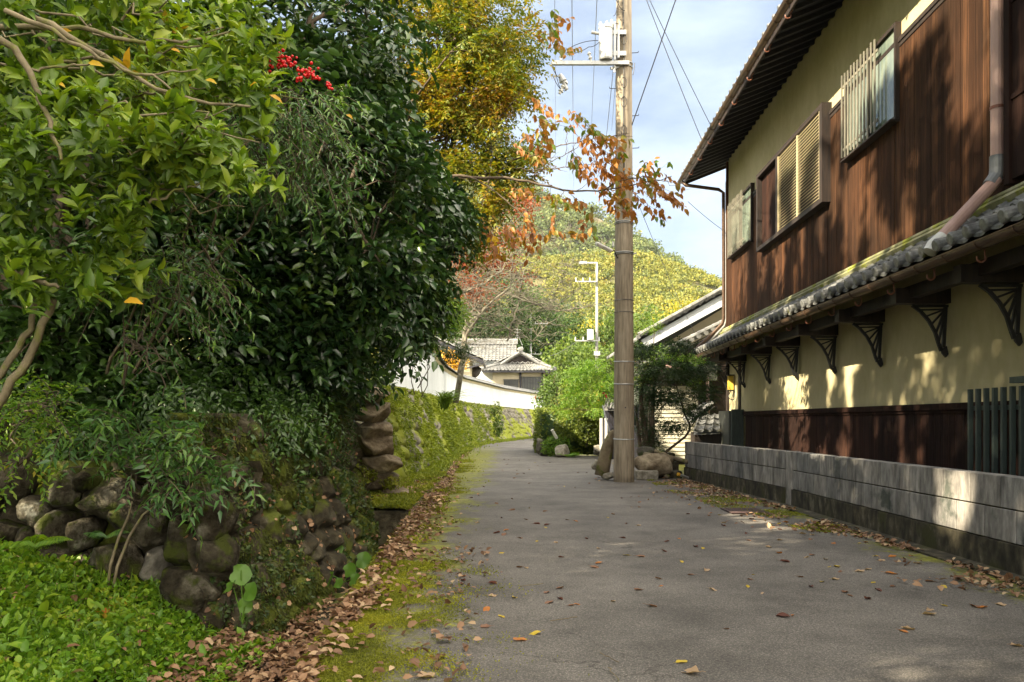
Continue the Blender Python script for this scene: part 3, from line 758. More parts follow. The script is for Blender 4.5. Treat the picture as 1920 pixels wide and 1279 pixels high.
def hill(name, x0, x1, y0, yr, y1, skyf, nx, ny, n_tr, cr_, k, L, mat, vis):
    X, Y = np.meshgrid(np.linspace(x0, x1, nx), np.linspace(y0, y1, ny))
    Z = hill_z(X, Y, y0, yr, skyf)
    b = MB(); b.grid(np.stack([X, Y, Z], -1))
    tag(b.build(name, M['hill'], loc=(0, y0, 0), smooth=True), kind='structure')
    lb = MB()
    tx = np.r_[R.uniform(x0, x1, n_tr // 4), R.uniform(vis[0], vis[1], n_tr)]
    ty = R.uniform(y0, yr + (y1 - yr) * .25, len(tx))
    tz = hill_z(tx, ty, y0, yr, skyf)
    # clearings where bare ground shows
    ok = np.array([noise.noise(Vector((a / 16, b_ / 16, 7))) for a, b_ in zip(tx, ty)]) > -.34
    tx, ty, tz = tx[ok], ty[ok], tz[ok]
    m = len(tx)
    rr = cr_ * R.uniform(.55, 1.35, m)
    u = rnd_dirs(m * k); u[:, 2] = np.abs(u[:, 2]) * 1.1 - .25
    P = np.repeat(np.stack([tx, ty, tz + rr * .75], -1), k, 0) + u * np.repeat(rr, k)[:, None] * R.uniform(.55, 1.05, (m * k, 1))
    d = rnd_dirs(m * k); nn = u + R.normal(0, .35, u.shape)
    leaves(lb, P, d, nn, L * R.uniform(.6, 1.4, m * k), .85, 'small')
    return lb
lb = hill('near_hill', -150, 260, 135, 255, 330, sky_near, 110, 60, 8200, 1.75, 46, .54, M['forest'], (-45, 90))
o = lb.build('hillside_forest', M['forest'], loc=(10, 200, 0))
tag(o, 'yellow green autumn woodland covering the sunlit hillside behind the pole', 'woodland', kind='stuff')
lb = hill('far_hill', -420, 420, 330, 520, 700, sky_far, 100, 50, 2200, 5.5, 70, 1.6, M['forest_far'], (-90, 110))
o = lb.build('far_ridge_forest', M['forest_far'], loc=(0, 450, 0))
tag(o, 'hazy green woodland on the higher ridge seen above the near hill', 'woodland', kind='stuff')

# ------------------------------------------------------------------ left: boulder wall, bank face, ditch
t = thing('boulder_wall', 'low dry wall of dark rounded boulders under the shrubs at the left', 'stone wall', (-3.2, 6.1, -.1))
BL = [(30, 905, 88, 74), (122, 918, 74, 84), (85, 958, 66, 62), (167, 996, 56, 64), (232, 938, 135, 100), (285, 985, 130, 100),
      (225, 1062, 116, 86), (178, 1058, 62, 66), (300, 1055, 58, 66), (352, 1012, 80, 96), (362, 1100, 112, 90), (332, 1152, 82, 42),
      (18, 1000, 66, 48), (72, 1004, 60, 44), (352, 925, 80, 74), (266, 1122, 44, 36), (120, 985, 56, 60), (125, 1045, 60, 60),
      (-40, 930, 90, 90), (-60, 1000, 90, 70), (60, 1045, 70, 50), (400, 965, 66, 84), (418, 1040, 60, 90), (180, 900, 60, 50), (275, 880, 80, 40)]
for i, (px, py, w, h) in enumerate(BL):
    Yc = 6.02 + .0004 * (400 - px) + (.0 if py < 1060 else -.12)
    if px > 330: Yc -= .12 + (px - 330) * .001
    c = at(px, py, Yc)
    b = MB(); rock(b, c, (w / F * Yc * .50, .24, h / F * Yc * .51), i * 1.7 + 2, 4 if w > 60 else 3, .3, random.uniform(-.25, .25))
    o = b.build('boulder', M['boulder' if i not in (8,) else 'stone'], t, smooth=True)
    if i == 8: o['label'] = 'pale lichened boulder'
b = MB()
u, v = np.meshgrid(np.linspace(0, 1, 70), np.linspace(0, 1, 16))
px_ = -6.5 + u * 4.55; py_ = 6.28 + .1 * (1 - u); pz_ = -.4 + v * 1.38
_, e, _ = worley(px_ * 3.2, pz_ * 3.6, 5)
b.grid(np.stack([px_, py_ - np.clip(e, 0, .35) * .25, pz_], -1), True)
b.build('rubble_core', M['bank'], t)

# mossy leaning bank face between the ditch and the shrubs
t = thing('mossy_bank_wall', 'dark mossy leaning stone bank beside the leaf filled ditch', 'stone bank', (-1.9, 7.4, -.36))
nu, nv = 260, 110
u, v = np.meshgrid(np.linspace(0, 1, nu), np.linspace(0, 1, nv))
path = resample([(-2.15, 5.55), (-1.86, 5.95), (-1.74, 7.0), (-1.62, 8.2), (-1.52, 9.0), (-1.70, 9.35), (-2.6, 9.9), (-3.4, 10.6)], nu)
bx = np.interp(u[0], np.linspace(0, 1, nu), path[:, 0])[None] + 0 * v
by = np.interp(u[0], np.linspace(0, 1, nu), path[:, 1])[None] + 0 * v
tg = unit(np.gradient(path, axis=0)); nrm = np.stack([-tg[:, 1], tg[:, 0]], 1)      # to the left of the path
hgt = 1.75
z = -.40 + v * hgt
lean = .50 * v ** 1.15
s_ = np.r_[0, np.cumsum(np.linalg.norm(np.diff(path, axis=0), axis=1))][None] + 0 * v
d1, e, idc = worley(s_ * 3.4, z * 3.9, 8)
bump = np.clip(e, 0, .4) * .22 + idc * .05
nn_ = np.array([noise.noise(Vector((a * 1.3, c * 1.3, 1))) * .10 + noise.noise(Vector((a * 7, c * 7, 5))) * .035 for a, c in zip(s_.ravel(), z.ravel())]).reshape(s_.shape)
off = lean - bump - nn_
gx = bx + nrm[:, 0][None] * off; gy = by + nrm[:, 1][None] * off
b = MB(); BANK = np.stack([gx, gy, z], -1); b.grid(BANK, True)
b.build('stone_face', M['bank'], t, smooth=True)

def scatter(G, n, vr=(0, 1), ur=(0, 1)):
    "random points on a grid surface with normals"
    nv_, nu_ = G.shape[:2]
    i = R.uniform(vr[0] * (nv_ - 2), vr[1] * (nv_ - 2), n); j = R.uniform(ur[0] * (nu_ - 2), ur[1] * (nu_ - 2), n)
    a, c = i.astype(int), j.astype(int); fi, fj = (i - a)[:, None], (j - c)[:, None]
    P = G[a, c] * (1 - fi) * (1 - fj) + G[a + 1, c] * fi * (1 - fj) + G[a, c + 1] * (1 - fi) * fj + G[a + 1, c + 1] * fi * fj
    N = unit(np.cross(G[a, c + 1] - G[a, c], G[a + 1, c] - G[a, c]))
    return P, N
def patchy(P, N, f, thr, seed=0):
    k = nz3(P, f, seed) > thr
    return P[k], N[k]
# creepers, moss tufts and caught leaves on the bank
P, N = scatter(BANK, 6500, (0.05, 1)); N[:, 0] = np.abs(N[:, 0]); P, N = patchy(P, N, 1.6, -.05, 3)
b = MB(); rosettes(b, P, N, 5, .045, .55, 'small', 1.1, .1)
tag(b.build('creeper', M['ivy'], loc=(-1.9, 7, -.3)), 'small dark creepers growing over the mossy bank', 'creeper', kind='stuff')
P, N = scatter(BANK, 90000, (0.0, 1)); P, N = patchy(P, N, 1.5, .0, 9)
b = MB(); leaves(b, P, N * .5 + R.normal(0, .4, N.shape) - np.array((0, 0, .8)), N + R.normal(0, .4, N.shape), R.uniform(.02, .05, len(P)), .28, 'small')
tag(b.build('bank_moss', M['bankmoss'], loc=(-1.9, 7, -.3)), 'olive moss hanging in streaks down the dark bank', 'moss', kind='stuff')
P, N = scatter(BANK, 1100, (0.0, .9))
b = MB(); leaves(b, P + np.abs(N) * .01, rnd_dirs(len(P)), N + R.normal(0, .4, N.shape), R.uniform(.03, .06, len(P)), .7, 'oval')
LIT = [b]

# foreground ground cover on the mound, lower left
n = 40000
x = R.uniform(-6.2, -1.62, n); y = R.uniform(2.2, 6.0, n)
ok = (y < 6.02 + .10 * (-x) - .15) & ((x < -1.80 - .25 * nz3(np.stack([x, y, x * 0], 1), 1.5)) | (R.uniform(0, 1, n) < .05))
x, y = x[ok], y[ok]
zz = bank_h(x, y) + .02
tall = .04 + .13 * np.clip(nz3(np.stack([x, y, x * 0], 1), 1.1, 4) + .35, 0, 1) * R.uniform(.2, 1, len(x))
P = np.stack([x, y, zz + tall], 1)
b = MB()
sel = R.uniform(0, 1, len(P)) < .7
up = np.array((0, 0, 1.)) + R.normal(0, .35, P.shape)
rosettes(b, P[sel], up[sel], 3, .042, .85, 'round', 1.25, .0)
rosettes(b, P[~sel], up[~sel], 5, .05, .42, 'small', .9, .0)
tag(b.build('ground_cover', M['cover'], loc=(-3, 4.5, 0)), 'bright green low weeds and clover covering the near left verge', 'weeds', kind='stuff')
b = MB()
sel = R.choice(len(P), 420, False); lg = MB(); bl_ = MB(); s2 = R.choice(len(P), 1800, False)
leaves(bl_, P[s2] - np.array((0, 0, .05)), np.array((0, 0, 1.)) + R.normal(0, .35, (1800, 3)), rnd_dirs(1800), R.uniform(.08, .2, 1800), .07, 'blade')
tag(bl_.build('grass', M['grassblade'], loc=(-3, 4.5, 0)), 'thin grass blades standing among the near weeds', 'grass', kind='stuff')
rosettes(lg, P[sel] + np.array((0, 0, .03)), np.array((0, 0, 1.)) + R.normal(0, .25, (420, 3)), 4, .10, .45, 'oval', 1.15, .1)
tag(lg.build('broad_weeds', M['cover'], loc=(-3, 4.5, 0)), 'larger leaved weeds scattered through the near ground cover', 'weeds', kind='stuff')
sel = R.choice(len(P), 700)
leaves(b, P[sel] + np.array((0, 0, .02)), rnd_dirs(700) * np.array((1, 1, .2)), np.array((0, 0, 1.)) + R.normal(0, .3, (700, 3)), R.uniform(.04, .085, 700), .55, 'oval')
LIT.append(b)

# ferns and larger leafy weeds in the cover
def fern(loc, n, L, label, seed=0, mat='cover'):
    loc = np.asarray(loc, float); b = MB()
    for i in range(n):
        a = i * 2.4 + R.uniform(-.3, .3); d = np.array((math.cos(a), math.sin(a), 0))
        l = L * R.uniform(.7, 1.1); t_ = np.linspace(.08, 1, 26)
        sp = loc + d * (t_ * l)[:, None] * .9 + np.array((0, 0, 1.)) * (l * (.75 * t_ - .55 * t_ ** 2))[:, None]
        b.tube(sp, .0025, 3, False)
        sd = np.array((-d[1], d[0], 0))
        w = l * .26 * np.sin(np.clip(t_ * 2.9 + .25, 0, math.pi)) + .01
        for s_ in (1, -1):
            leaves(b, sp, sd * s_ + d * .35 - np.array((0, 0, .15)), np.array((0, 0, 1.)) + 0 * sp + d * .3, w * R.uniform(.8, 1.1, 26), .22, 'lance')
    return tag(b.build('fern', M[mat], loc=loc), label, 'fern')
fern((-3.2, 5.3, .12), 9, .30, 'fresh green fern among the weeds left of the boulders')
fern(at(195, 1010, 5.75), 5, .22, 'small fern sprouting between the dark boulders', mat='nandina')
fern(at(60, 1030, 5.5), 7, .30, 'fern in front of the leftmost boulders')

def round_plant(loc, spec, label):
    "butterbur: round leaves on stalks"
    loc = np.asarray(loc, float)
    t = thing('round_leaf_plant', label, 'plant', loc)
    for dx, dy, h, L in spec:
        tip = loc + np.array((dx, dy, h))
        b = MB(); L = L * .85; leaves(b, (tip - np.array((L * .5, 0, 0)))[None], unit(np.array([[1., -.1, .05]]) + R.normal(0, .25, (1, 3))), np.array([[.1, -.95, .6]]) + R.normal(0, .25, (1, 3)), L, 1.0, 'disc')
        b.tube(curve(loc, tip, 5, -.1, .05), .004, 4, False)
        b.build('leaf', M['broad'], t)
round_plant(at(455, 1170, 5.35), [(-.01, 0, .36, .17), (.06, .02, .22, .15), (-.06, 0, .24, .14), (.02, -.02, .12, .12)], 'tall round leaved plant standing against the mossy bank')
round_plant(at(645, 1092, 7.3), [(-.10, 0, .06, .17), (.05, .04, .09, .16), (.12, -.05, .04, .15), (-.02, -.08, .02, .12)], 'clump of round leaves lying over the ditch litter')
round_plant(at(682, 1056, 7.6), [(0, 0, .04, .19)], 'single round leaf at the ditch edge below the bank')
round_plant(at(632, 1035, 7.8), [(0, 0, .03, .14), (-.12, .02, .08, .11)], 'pair of small round leaves low on the bank')

# two thin bent stems in front of the boulders
t = thing('bent_sapling', 'two thin bent brown stems rising in front of the boulders', 'sapling', at(205, 1105, 5.6))
for pts in ([(202, 1105), (207, 1060), (222, 1010), (240, 970), (248, 940)], [(212, 1105), (220, 1062), (243, 1005), (268, 965), (295, 945)]):
    b = MB(); b.tube([at(px, py, 5.62 + i * .03) for i, (px, py) in enumerate(pts)], [.012, .011, .010, .008, .005], 6)
    b.build('stem', M['bark_pale'], t, smooth=True)

n = 15000
x = -2.9 - R.uniform(0, 1, n) ** 1.3 * 14; y = R.uniform(2, 22, n); ok = y > 6.1 - .1 * x * (x > -6.3); x, y = x[ok], y[ok]
P = np.stack([x, y, bank_h(x, y) + R.uniform(.02, .22, len(x))], 1)
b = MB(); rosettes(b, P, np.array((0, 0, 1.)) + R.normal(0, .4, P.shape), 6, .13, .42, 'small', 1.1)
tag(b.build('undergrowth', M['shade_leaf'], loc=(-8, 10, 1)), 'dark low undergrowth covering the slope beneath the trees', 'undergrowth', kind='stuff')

# concrete lining of the ditch and its dark inlet
b = MB()
b.box(-3.2, -1.44, 11.45, 11.75, -.7, -.03)
b.box(-2.35, -1.98, 9.4, 11.4, -.7, -.12)
tag(b.build('ditch_lining', M['footing'], loc=(-1.8, 10, -.6)), kind='structure')
b = MB()
G1 = np.array([[(x_, y_, -.38 + .02 * math.sin(x_ * 9 + y_ * 3)) for x_ in np.linspace(-2.1, -1.1, 8)] for y_ in np.linspace(3, 9.3, 20)])
b.grid(G1)
tag(b.build('ditch', M['earth'], loc=(-1.6, 6, -.4)), kind='structure')

# grass verge between the inlet and the mossy wall
b = MB()
nv_, nu_ = 40, 24
Yg = np.linspace(11.4, 19, nv_)
gl = np.interp(Yg, [11.4, 13, 15, 19], [-2.6, -3.0, -2.9, -2.1]); gr = np.interp(Yg, LE[:, 1], LE[:, 0]) + .02
VG = np.array([[(gl[i] * (1 - a) + gr[i] * a, Yg[i], .02 + .05 * (1 - a) + .03 * noise.noise(Vector((a * 6, Yg[i] * 1.3, 0)))) for a in np.linspace(0, 1, nu_)] for i in range(nv_)])
b.grid(VG, True)
tag(b.build('verge', M['bank'], loc=(-2, 14, 0), smooth=True), kind='structure')
P, N = scatter(VG, 16000); P[:, 2] += .01
b = MB(); rosettes(b, P, np.array((0, 0, 1.)) + R.normal(0, .2, P.shape), 4, .055, .4, 'small', .8)
tag(b.build('verge_grass', M['verge'], loc=(-2, 14, 0)), 'short yellow green grass and weeds on the verge by the mossy wall', 'grass', kind='stuff')

# ------------------------------------------------------------------ mossy stone wall following the bend
BASE = resample([(-3.05, 13.3), (-2.75, 14.2), (-2.25, 16.5), (-2.20, 24), (-2.25, 34.8), (-1.85, 42), (.2, 52.5), (2.2, 60), (6.2, 68), (12, 74)], 520)
TOP = resample([(-3.20, 13.6), (-3.1, 15), (-3.0, 17), (-3.0, 25), (-3.02, 34), (-2.62, 44), (-.5, 55), (1.9, 63.3), (6.1, 70.5), (12, 76.5)], 520)
nu, nv = 520, 70
v = np.linspace(0, 1, nv)[:, None, None]
topz = np.interp(TOP[:, 1], [13, 20, 34, 44, 65, 80], [1.95, 2.15, 2.25, 2.28, 2.08, 2.05])
s_ = np.r_[0, np.cumsum(np.linalg.norm(np.diff(BASE, axis=0), axis=1))]
zb = .0; Z3 = zb + (topz[None] - zb) * v[..., 0]
XY = BASE[None] * (1 - v) + TOP[None] * v
S2 = np.broadcast_to(s_[None], Z3.shape)
d1, e, idc = worley(S2 * 2.2 + Z3 * .9, Z3 * 2.9, 21)
bump = np.clip(e, 0, .4) * .30 + idc * .10
nn_ = np.array([noise.noise(Vector((a * 4, c * 4, 5))) * .05 for a, c in zip(S2.ravel(), Z3.ravel())]).reshape(S2.shape)
tg = unit(np.gradient(BASE, axis=0)); nrm = np.stack([tg[:, 1], -tg[:, 0]], 1)      # towards the road
off = (bump + nn_ - .06)[..., None]
XY = XY + nrm[None] * off
WALL = np.concatenate([XY, Z3[..., None]], -1)
b = MB(); b.grid(WALL, True)
cap = np.stack([np.concatenate([TOP, topz[:, None] - .02], 1), np.concatenate([TOP - nrm * 2.2, topz[:, None] + .02], 1)])
b.grid(cap, True)
b.build('mossy_stone_wall', M['mosswall'], loc=(-2.3, 30, 0), smooth=True)
o = bpy.data.objects['mossy_stone_wall']
tag(o, 'long leaning stone retaining wall grown with yellow moss along the bend', 'stone wall')
P, N = scatter(WALL, 80000, (0, 1), (0.02, .55)); P, N = patchy(P, N, .7, -.22, 2)
keep = R.uniform(0, 1, len(P)) < np.clip(1.35 - P[:, 1] / 44, .05, 1); P, N = P[keep], N[keep]
N = np.where(N[:, :1] < 0, -N, N)
b = MB(); leaves(b, P, N + R.normal(0, .6, N.shape) - np.array((0, 0, .6)), N + R.normal(0, .5, N.shape), R.uniform(.04, .11, len(P)) * np.clip(P[:, 1] / 20, .8, 1.6), .42, 'small')
tag(b.build('wall_creeper', M['wallgreen'], loc=(-2.3, 25, 0)), 'yellow green creepers and moss hanging on the long stone wall', 'creeper', kind='stuff')
# weeds along its foot
n = 9000; k = R.uniform(0, 1, n) ** .8; idx = (k * 440).astype(int)
P = np.concatenate([BASE[idx] + nrm[idx] * (.1 + R.gamma(1.2, .12, n))[:, None], np.full((n, 1), .04)], 1)
b = MB(); rosettes(b, P, np.array((0, 0, 1.)) + R.normal(0, .25, P.shape), 4, .09, .45, 'small', .8)
tag(b.build('wall_foot_weeds', M['wallgreen'], loc=(-2, 30, 0)), 'bright green weeds along the foot of the long stone wall', 'weeds', kind='stuff')

# stack of squared brown stones at the corner
t = thing('stone_stack', 'stack of four big squared brown stones at the wall corner', 'stone pile', at(700, 850, 13.4))
for i, (px, py, w, h) in enumerate([(694, 742, 66, 34), (690, 774, 74, 40), (700, 806, 72, 38), (707, 836, 70, 42), (716, 868, 74, 34), (650, 772, 50, 44), (655, 812, 60, 46), (668, 850, 60, 40), (712, 898, 84, 40), (660, 895, 70, 50), (735, 925, 60, 26)]):
    c = at(px, py, 13.3 + (.25 if i > 4 else 0))
    b = MB(); rock(b, c, (w / F * 13.3 * .50, .36, h / F * 13.3 * .50), 31 + i * 2.3, 4, .62, random.uniform(-.08, .05))
    b.build('stone', M['brown_stone'], t, smooth=True)

# ------------------------------------------------------------------ white plastered garden wall
WP = resample([(-3.35, 21), (-3.35, 28), (-3.32, 34), (-2.95, 44.5), (-.8, 55.5), (1.75, 63.8), (2.65, 66.2)], 90)
t = thing('plaster_wall', 'curving white plastered garden wall with a grey tile coping', 'garden wall', (-3.0, 40, 2.2))
wz = np.interp(WP[:, 1], [20, 26, 29, 31.5, 33.5, 36, 39, 44, 66], [4.95, 4.9, 4.65, 4.20, 3.86, 3.66, 3.62, 3.60, 3.32])
bz = np.interp(WP[:, 1], [13, 20, 34, 44, 65, 80], [1.98, 2.12, 2.20, 2.24, 2.04, 2.0])
tgw = unit(np.gradient(WP, axis=0)); nw = np.stack([tgw[:, 1], -tgw[:, 0]], 1)
def strip(off, z): return np.concatenate([WP + nw * off, np.broadcast_to(np.asarray(z), (90,))[:, None]], 1)
b = MB()
sec = np.stack([strip(.15, bz), strip(.15, wz), strip(-.15, wz), strip(-.15, bz)])
b.grid(sec, True)
for e_ in (0, -1): b.add(sec[:, e_], [[0, 1, 2, 3]])
b.build('plaster', M['white'], t)
b = MB()
b.grid(np.stack([strip(.155, wz - .14), strip(.24, wz - .02), strip(.0, wz), strip(-.24, wz - .02)]), True)
b.build('eave_band', M['cream_far'], t)
# coping tiles: ridge with wavy sides
sw = resample(np.concatenate([WP, wz[:, None]], 1), 700)
t2 = unit(np.gradient(sw[:, :2], axis=0)); n2 = np.stack([t2[:, 1], -t2[:, 0]], 1)
ph = np.abs(np.sin(np.arange(700) * .55)) * .028
rows = []
for off, dz in ((.40, .0), (.39, .045), (.24, .11), (.10, .19), (.09, .25), (.0, .29), (-.09, .25), (-.10, .19), (-.24, .11), (-.40, .0)):
    rows.append(np.concatenate([sw[:, :2] + n2 * off, (sw[:, 2] + dz + (ph if abs(off) > .15 else 0))[:, None]], 1))
b = MB(); b.grid(np.stack(rows), True); b.add(np.stack(rows)[:, -1], [list(range(10))])
b.build('coping_tiles', M['tile_far'], t)

# ------------------------------------------------------------------ the house on the right (house frame: x right, y ahead)
XW, Y0, Y1 = 5.0, -3.0, 21.3
def Hp(*p): return HT(np.array(p, float))
house = thing('timber_house', 'two storey house of dark cedar boards and cream plaster along the right of the road', 'house', Hp(XW, 10, 0))
def HB(): return MB()
def hbox(b, *a): return b.box(*a, T=HT)
def hbuild(b, name, mat, parent=house, **k): return b.build(name, mat, parent, **k)

b = HB(); hbox(b, XW + .02, 14, Y0, Y1 - .02, 0, 8.2); hbuild(b, 'wall_core', M['plaster'])
b = HB(); hbox(b, XW, XW + .05, Y0, Y1, 1.50, 3.70); hbuild(b, 'lower_plaster', M['plaster'])
b = HB(); hbox(b, XW, XW + .05, Y0, Y1, 6.52, 8.12); hbuild(b, 'upper_plaster', M['plaster'])
# upper boards: real overlapping boards
b = HB(); y = Y0
while y < Y1 - .02:
    w = min(.145, Y1 - y)
    x = XW - .022 - random.uniform(0, .008)
    hbox(b, x, XW + .004, y + .002, y + w - .003, 3.60, 6.50); y += .145
hbuild(b, 'upper_boards', M['cedar'])
b = HB(); hbox(b, XW - .05, XW + .01, Y0, Y1 + .02, 6.50, 6.56); hbox(b, XW - .035, XW + .01, Y0, Y1 + .02, 6.44, 6.496); hbuild(b, 'board_capping', M['dark_wood'])
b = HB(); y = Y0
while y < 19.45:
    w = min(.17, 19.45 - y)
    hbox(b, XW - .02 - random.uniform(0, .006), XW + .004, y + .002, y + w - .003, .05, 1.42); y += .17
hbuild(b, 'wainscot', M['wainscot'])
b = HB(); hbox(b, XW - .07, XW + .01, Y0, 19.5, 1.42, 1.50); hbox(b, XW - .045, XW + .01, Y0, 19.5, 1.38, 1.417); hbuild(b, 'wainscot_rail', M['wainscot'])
b = HB(); hbox(b, XW - .04, XW + .1, 19.95, 20.1, 0, 3.0); hbox(b, XW - .05, XW + .12, Y1 - .14, Y1 + .03, 0, 3.6); hbuild(b, 'corner_post', M['dark_wood'])
b = HB(); hbox(b, XW - .05, XW + .04, Y1 - .05, Y1 + .04, 3.66, 8.1); hbuild(b, 'corner_board', M['cedar'])

# upper roof
XE, ZE = 3.98, 7.78
sl = (8.14 - 7.74) / (XW - XE)
def ru(x): return 7.74 + (x - XE) * sl      # underside height
XR, YR0, YR1 = 9.5, Y0 - .5, 22.0
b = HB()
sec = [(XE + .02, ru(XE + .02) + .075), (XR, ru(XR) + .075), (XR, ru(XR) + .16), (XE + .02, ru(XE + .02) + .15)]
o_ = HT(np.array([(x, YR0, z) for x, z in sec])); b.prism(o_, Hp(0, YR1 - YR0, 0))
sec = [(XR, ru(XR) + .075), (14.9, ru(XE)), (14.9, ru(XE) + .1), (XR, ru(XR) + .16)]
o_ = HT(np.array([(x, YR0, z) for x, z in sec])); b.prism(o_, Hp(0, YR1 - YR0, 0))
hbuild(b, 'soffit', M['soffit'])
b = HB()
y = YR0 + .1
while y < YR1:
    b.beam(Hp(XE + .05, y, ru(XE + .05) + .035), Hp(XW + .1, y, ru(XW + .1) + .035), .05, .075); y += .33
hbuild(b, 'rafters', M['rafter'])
b = HB(); hbox(b, XE - .01, XE + .015, YR0, YR1 + .01, ZE - .03, ZE + .10); hbuild(b, 'eave_board', M['dark_wood'])
b = HB(); o_ = HT(np.array([(XE, YR1 + .012, ru(XE) - .02), (XR, YR1 + .012, ru(XR) - .02), (XR, YR1 + .012, ru(XR) + .2), (XE, YR1 + .012, ru(XE) + .18)])); b.prism(o_, Hp(0, .04, 0))
hbuild(b, 'barge_board', M['dark_wood'])
b = HB(); o_ = HT(np.array([(XW, Y1 - .01, 8.0), (14, Y1 - .01, 8.0), (XR, Y1 - .01, ru(XR))])); b.prism(o_, Hp(0, -.08, 0)); hbuild(b, 'gable', M['plaster'])

def tiles(b, T, x0, z0, x1, z1, y0, y1, pitch=.30, rows=.27, amp=.045, step=.028):
    "wavy pantiles on a slope from the eave (x0,z0) up to (x1,z1), running y0..y1"
    nc = max(1, int(round((y1 - y0) / pitch))); yy = np.linspace(y0, y1, nc * 8 + 1); ph = (yy - y0) / (y1 - y0) * nc
    f = ph - np.floor(ph)
    w = np.where(f < .36, np.sin(f / .36 * math.pi) * amp, -.42 * amp * np.sin((f - .36) / .64 * math.pi))
    L = math.hypot(x1 - x0, z1 - z0); nr = max(1, int(round(L / rows)))
    ux, uz = (x1 - x0) / L, (z1 - z0) / L; nxn, nzn = -uz * (1 if ux > 0 else -1), abs(ux)
    G_ = []
    for r in range(nr):
        for s in (0, 1):
            d = (r + s) * L / nr; h = step * (1 - s) + (.0 if s else 0)
            hh = w + h
            G_.append(np.stack([x0 + ux * d + nxn * hh, yy, z0 + uz * d + nzn * hh], -1))
    G_ = np.array(G_)
    low = G_[0].copy(); low[:, 2] -= .035
    b.grid(T(np.concatenate([low[None], G_])), ux > 0)
    return nc
def eave_discs(b, T, x, z, y0, y1, nc, r=.062, d=(-1, 0, -.25)):
    d = unit(np.array(d, float))
    for i in range(nc):
        y = y0 + (i + .18) * (y1 - y0) / nc
        c = np.array((x, y, z)); b.tube(T(np.array([c - d * .10, c + d * .02, c + d * .035, c + d * .036])), [r * .9, r, r * .8, r * .45], 12)
b = HB()
nc = tiles(b, HT, XE - .06, ZE + .13, XR, ZE + .13 + (XR - XE + .06) * sl, YR0, YR1 + .06)
eave_discs(b, HT, XE - .08, ZE + .16, YR0, YR1, nc, .06)
b.tube(HT(np.array([(XR, YR0, ru(XR) + .32), (XR, YR1 + .1, ru(XR) + .32)])), .16, 10)
b.tube(HT(np.array([(x, YR1 + .05, ZE + .19 + (x - XE) * sl) for x in np.linspace(XE - .05, XR, 20)])), .075, 8)
hbuild(b, 'upper_roof_tiles', M['tile'])
b = HB(); tiles(b, HT, 14.96, ZE + .1, XR, ZE + .13 + (XR - XE + .06) * sl, YR0, YR1 + .06); hbuild(b, 'rear_roof_tiles', M['tile'])

def gutter(b, x, z, y0, y1, r=.065):
    a = np.linspace(math.pi, TAU, 9)
    G_ = np.array([[(x + r * math.cos(t), y, z + r * math.sin(t)) for t in a] for y in (y0, y1)])
    b.grid(HT(G_)); G2 = np.array([[(x + (r - .006) * math.cos(t), y, z + (r - .006) * math.sin(t)) for t in a] for y in (y0, y1)]); b.grid(HT(G2), True)
    b.tube(HT(np.array([(x - r, y0, z), (x - r, y1, z)])), .008, 5)
    for y in (y0, y1):
        o = [(x + r * math.cos(t), y, z + r * math.sin(t)) for t in a]; b.prism(HT(np.array(o)), Hp(0, .004, 0))
    y = y0 + .4
    while y < y1:                                       # bands round the gutter
        o = np.array([(x + (r + .006) * math.cos(t), y, z + (r + .006) * math.sin(t)) for t in a]); b.tube(HT(o), .006, 4); y += .6
b = HB(); gutter(b, XE - .12, ZE + .02, YR0, YR1 + .02, .065); ug = hbuild(b, 'upper_gutter', M['copper'])
y = 2.4; i = 0
while y < YR1 - .2:
    b = HB(); a = np.linspace(-.3, math.pi * 1.15, 8)
    b.tube(HT(np.array([(XE - .05 + .045 * math.cos(t) * -1, y, ZE - .11 - .045 * math.sin(t)) for t in a] )), .011, 5)
    b.tube(HT(np.array([(XE + .02, y, ZE - .02), (XE - .02, y, ZE - .08)])), .010, 5)
    b.build('gutter_hook', M['hook'], ug); y += 1.15

# lower roof
XG, ZG = 4.18, 2.98
XT, ZT = XW - .03, 3.60
b = HB()
YL1 = 21.9
nc = tiles(b, HT, XG + .0, ZG + .09, XT, ZT, Y0, YL1, .30, .24, .042, .018)
eave_discs(b, HT, XG - .035, ZG + .135, Y0, YL1, nc, .072)
hbuild(b, 'lower_roof_tiles', M['tile'])
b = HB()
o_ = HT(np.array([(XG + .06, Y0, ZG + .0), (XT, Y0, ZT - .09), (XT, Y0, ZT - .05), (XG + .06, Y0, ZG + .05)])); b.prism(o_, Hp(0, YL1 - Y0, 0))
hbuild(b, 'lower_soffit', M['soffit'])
b = HB(); o_ = HT(np.array([(XW - .16, Y0, ZT - .06), (XW - .02, Y0, ZT - .02), (XW - .02, Y0, ZT + .10), (XW - .07, Y0, ZT + .10), (XW - .19, Y0, ZT + .0)])); b.prism(o_, Hp(0, YL1 - Y0 - .1, 0))
b.tube(HT(np.array([(XW - .09, Y0, ZT + .07), (XW - .09, YL1, ZT + .07)])), .045, 8)
hbuild(b, 'mossy_flashing', nmat('mossy_mortar', [(0.3, (0.10, 0.11, 0.05)), (0.5, (0.22, 0.22, 0.12)), (0.72, (0.36, 0.35, 0.24))], 3, rough=0.9, bump=0.5, moss=((0.20, 0.22, 0.03), 0.52, 4)))
b = HB(); y = Y0 + .2
while y < YL1:
    b.beam(Hp(XG + .10, y, ZG + .0), Hp(XW, y, ZT - .15), .045, .07); y += .33
hbuild(b, 'lower_rafters', M['dark_wood'])
b = HB(); hbox(b, XG + .33, XG + .45, Y0, YL1 - .2, 2.78, 2.93); hbuild(b, 'eave_beam', M['dark_wood'])
b = HB(); hbox(b, XG + .045, XG + .075, Y0, YL1, ZG - .05, ZG + .05); hbuild(b, 'lower_eave_board', M['dark_wood'])
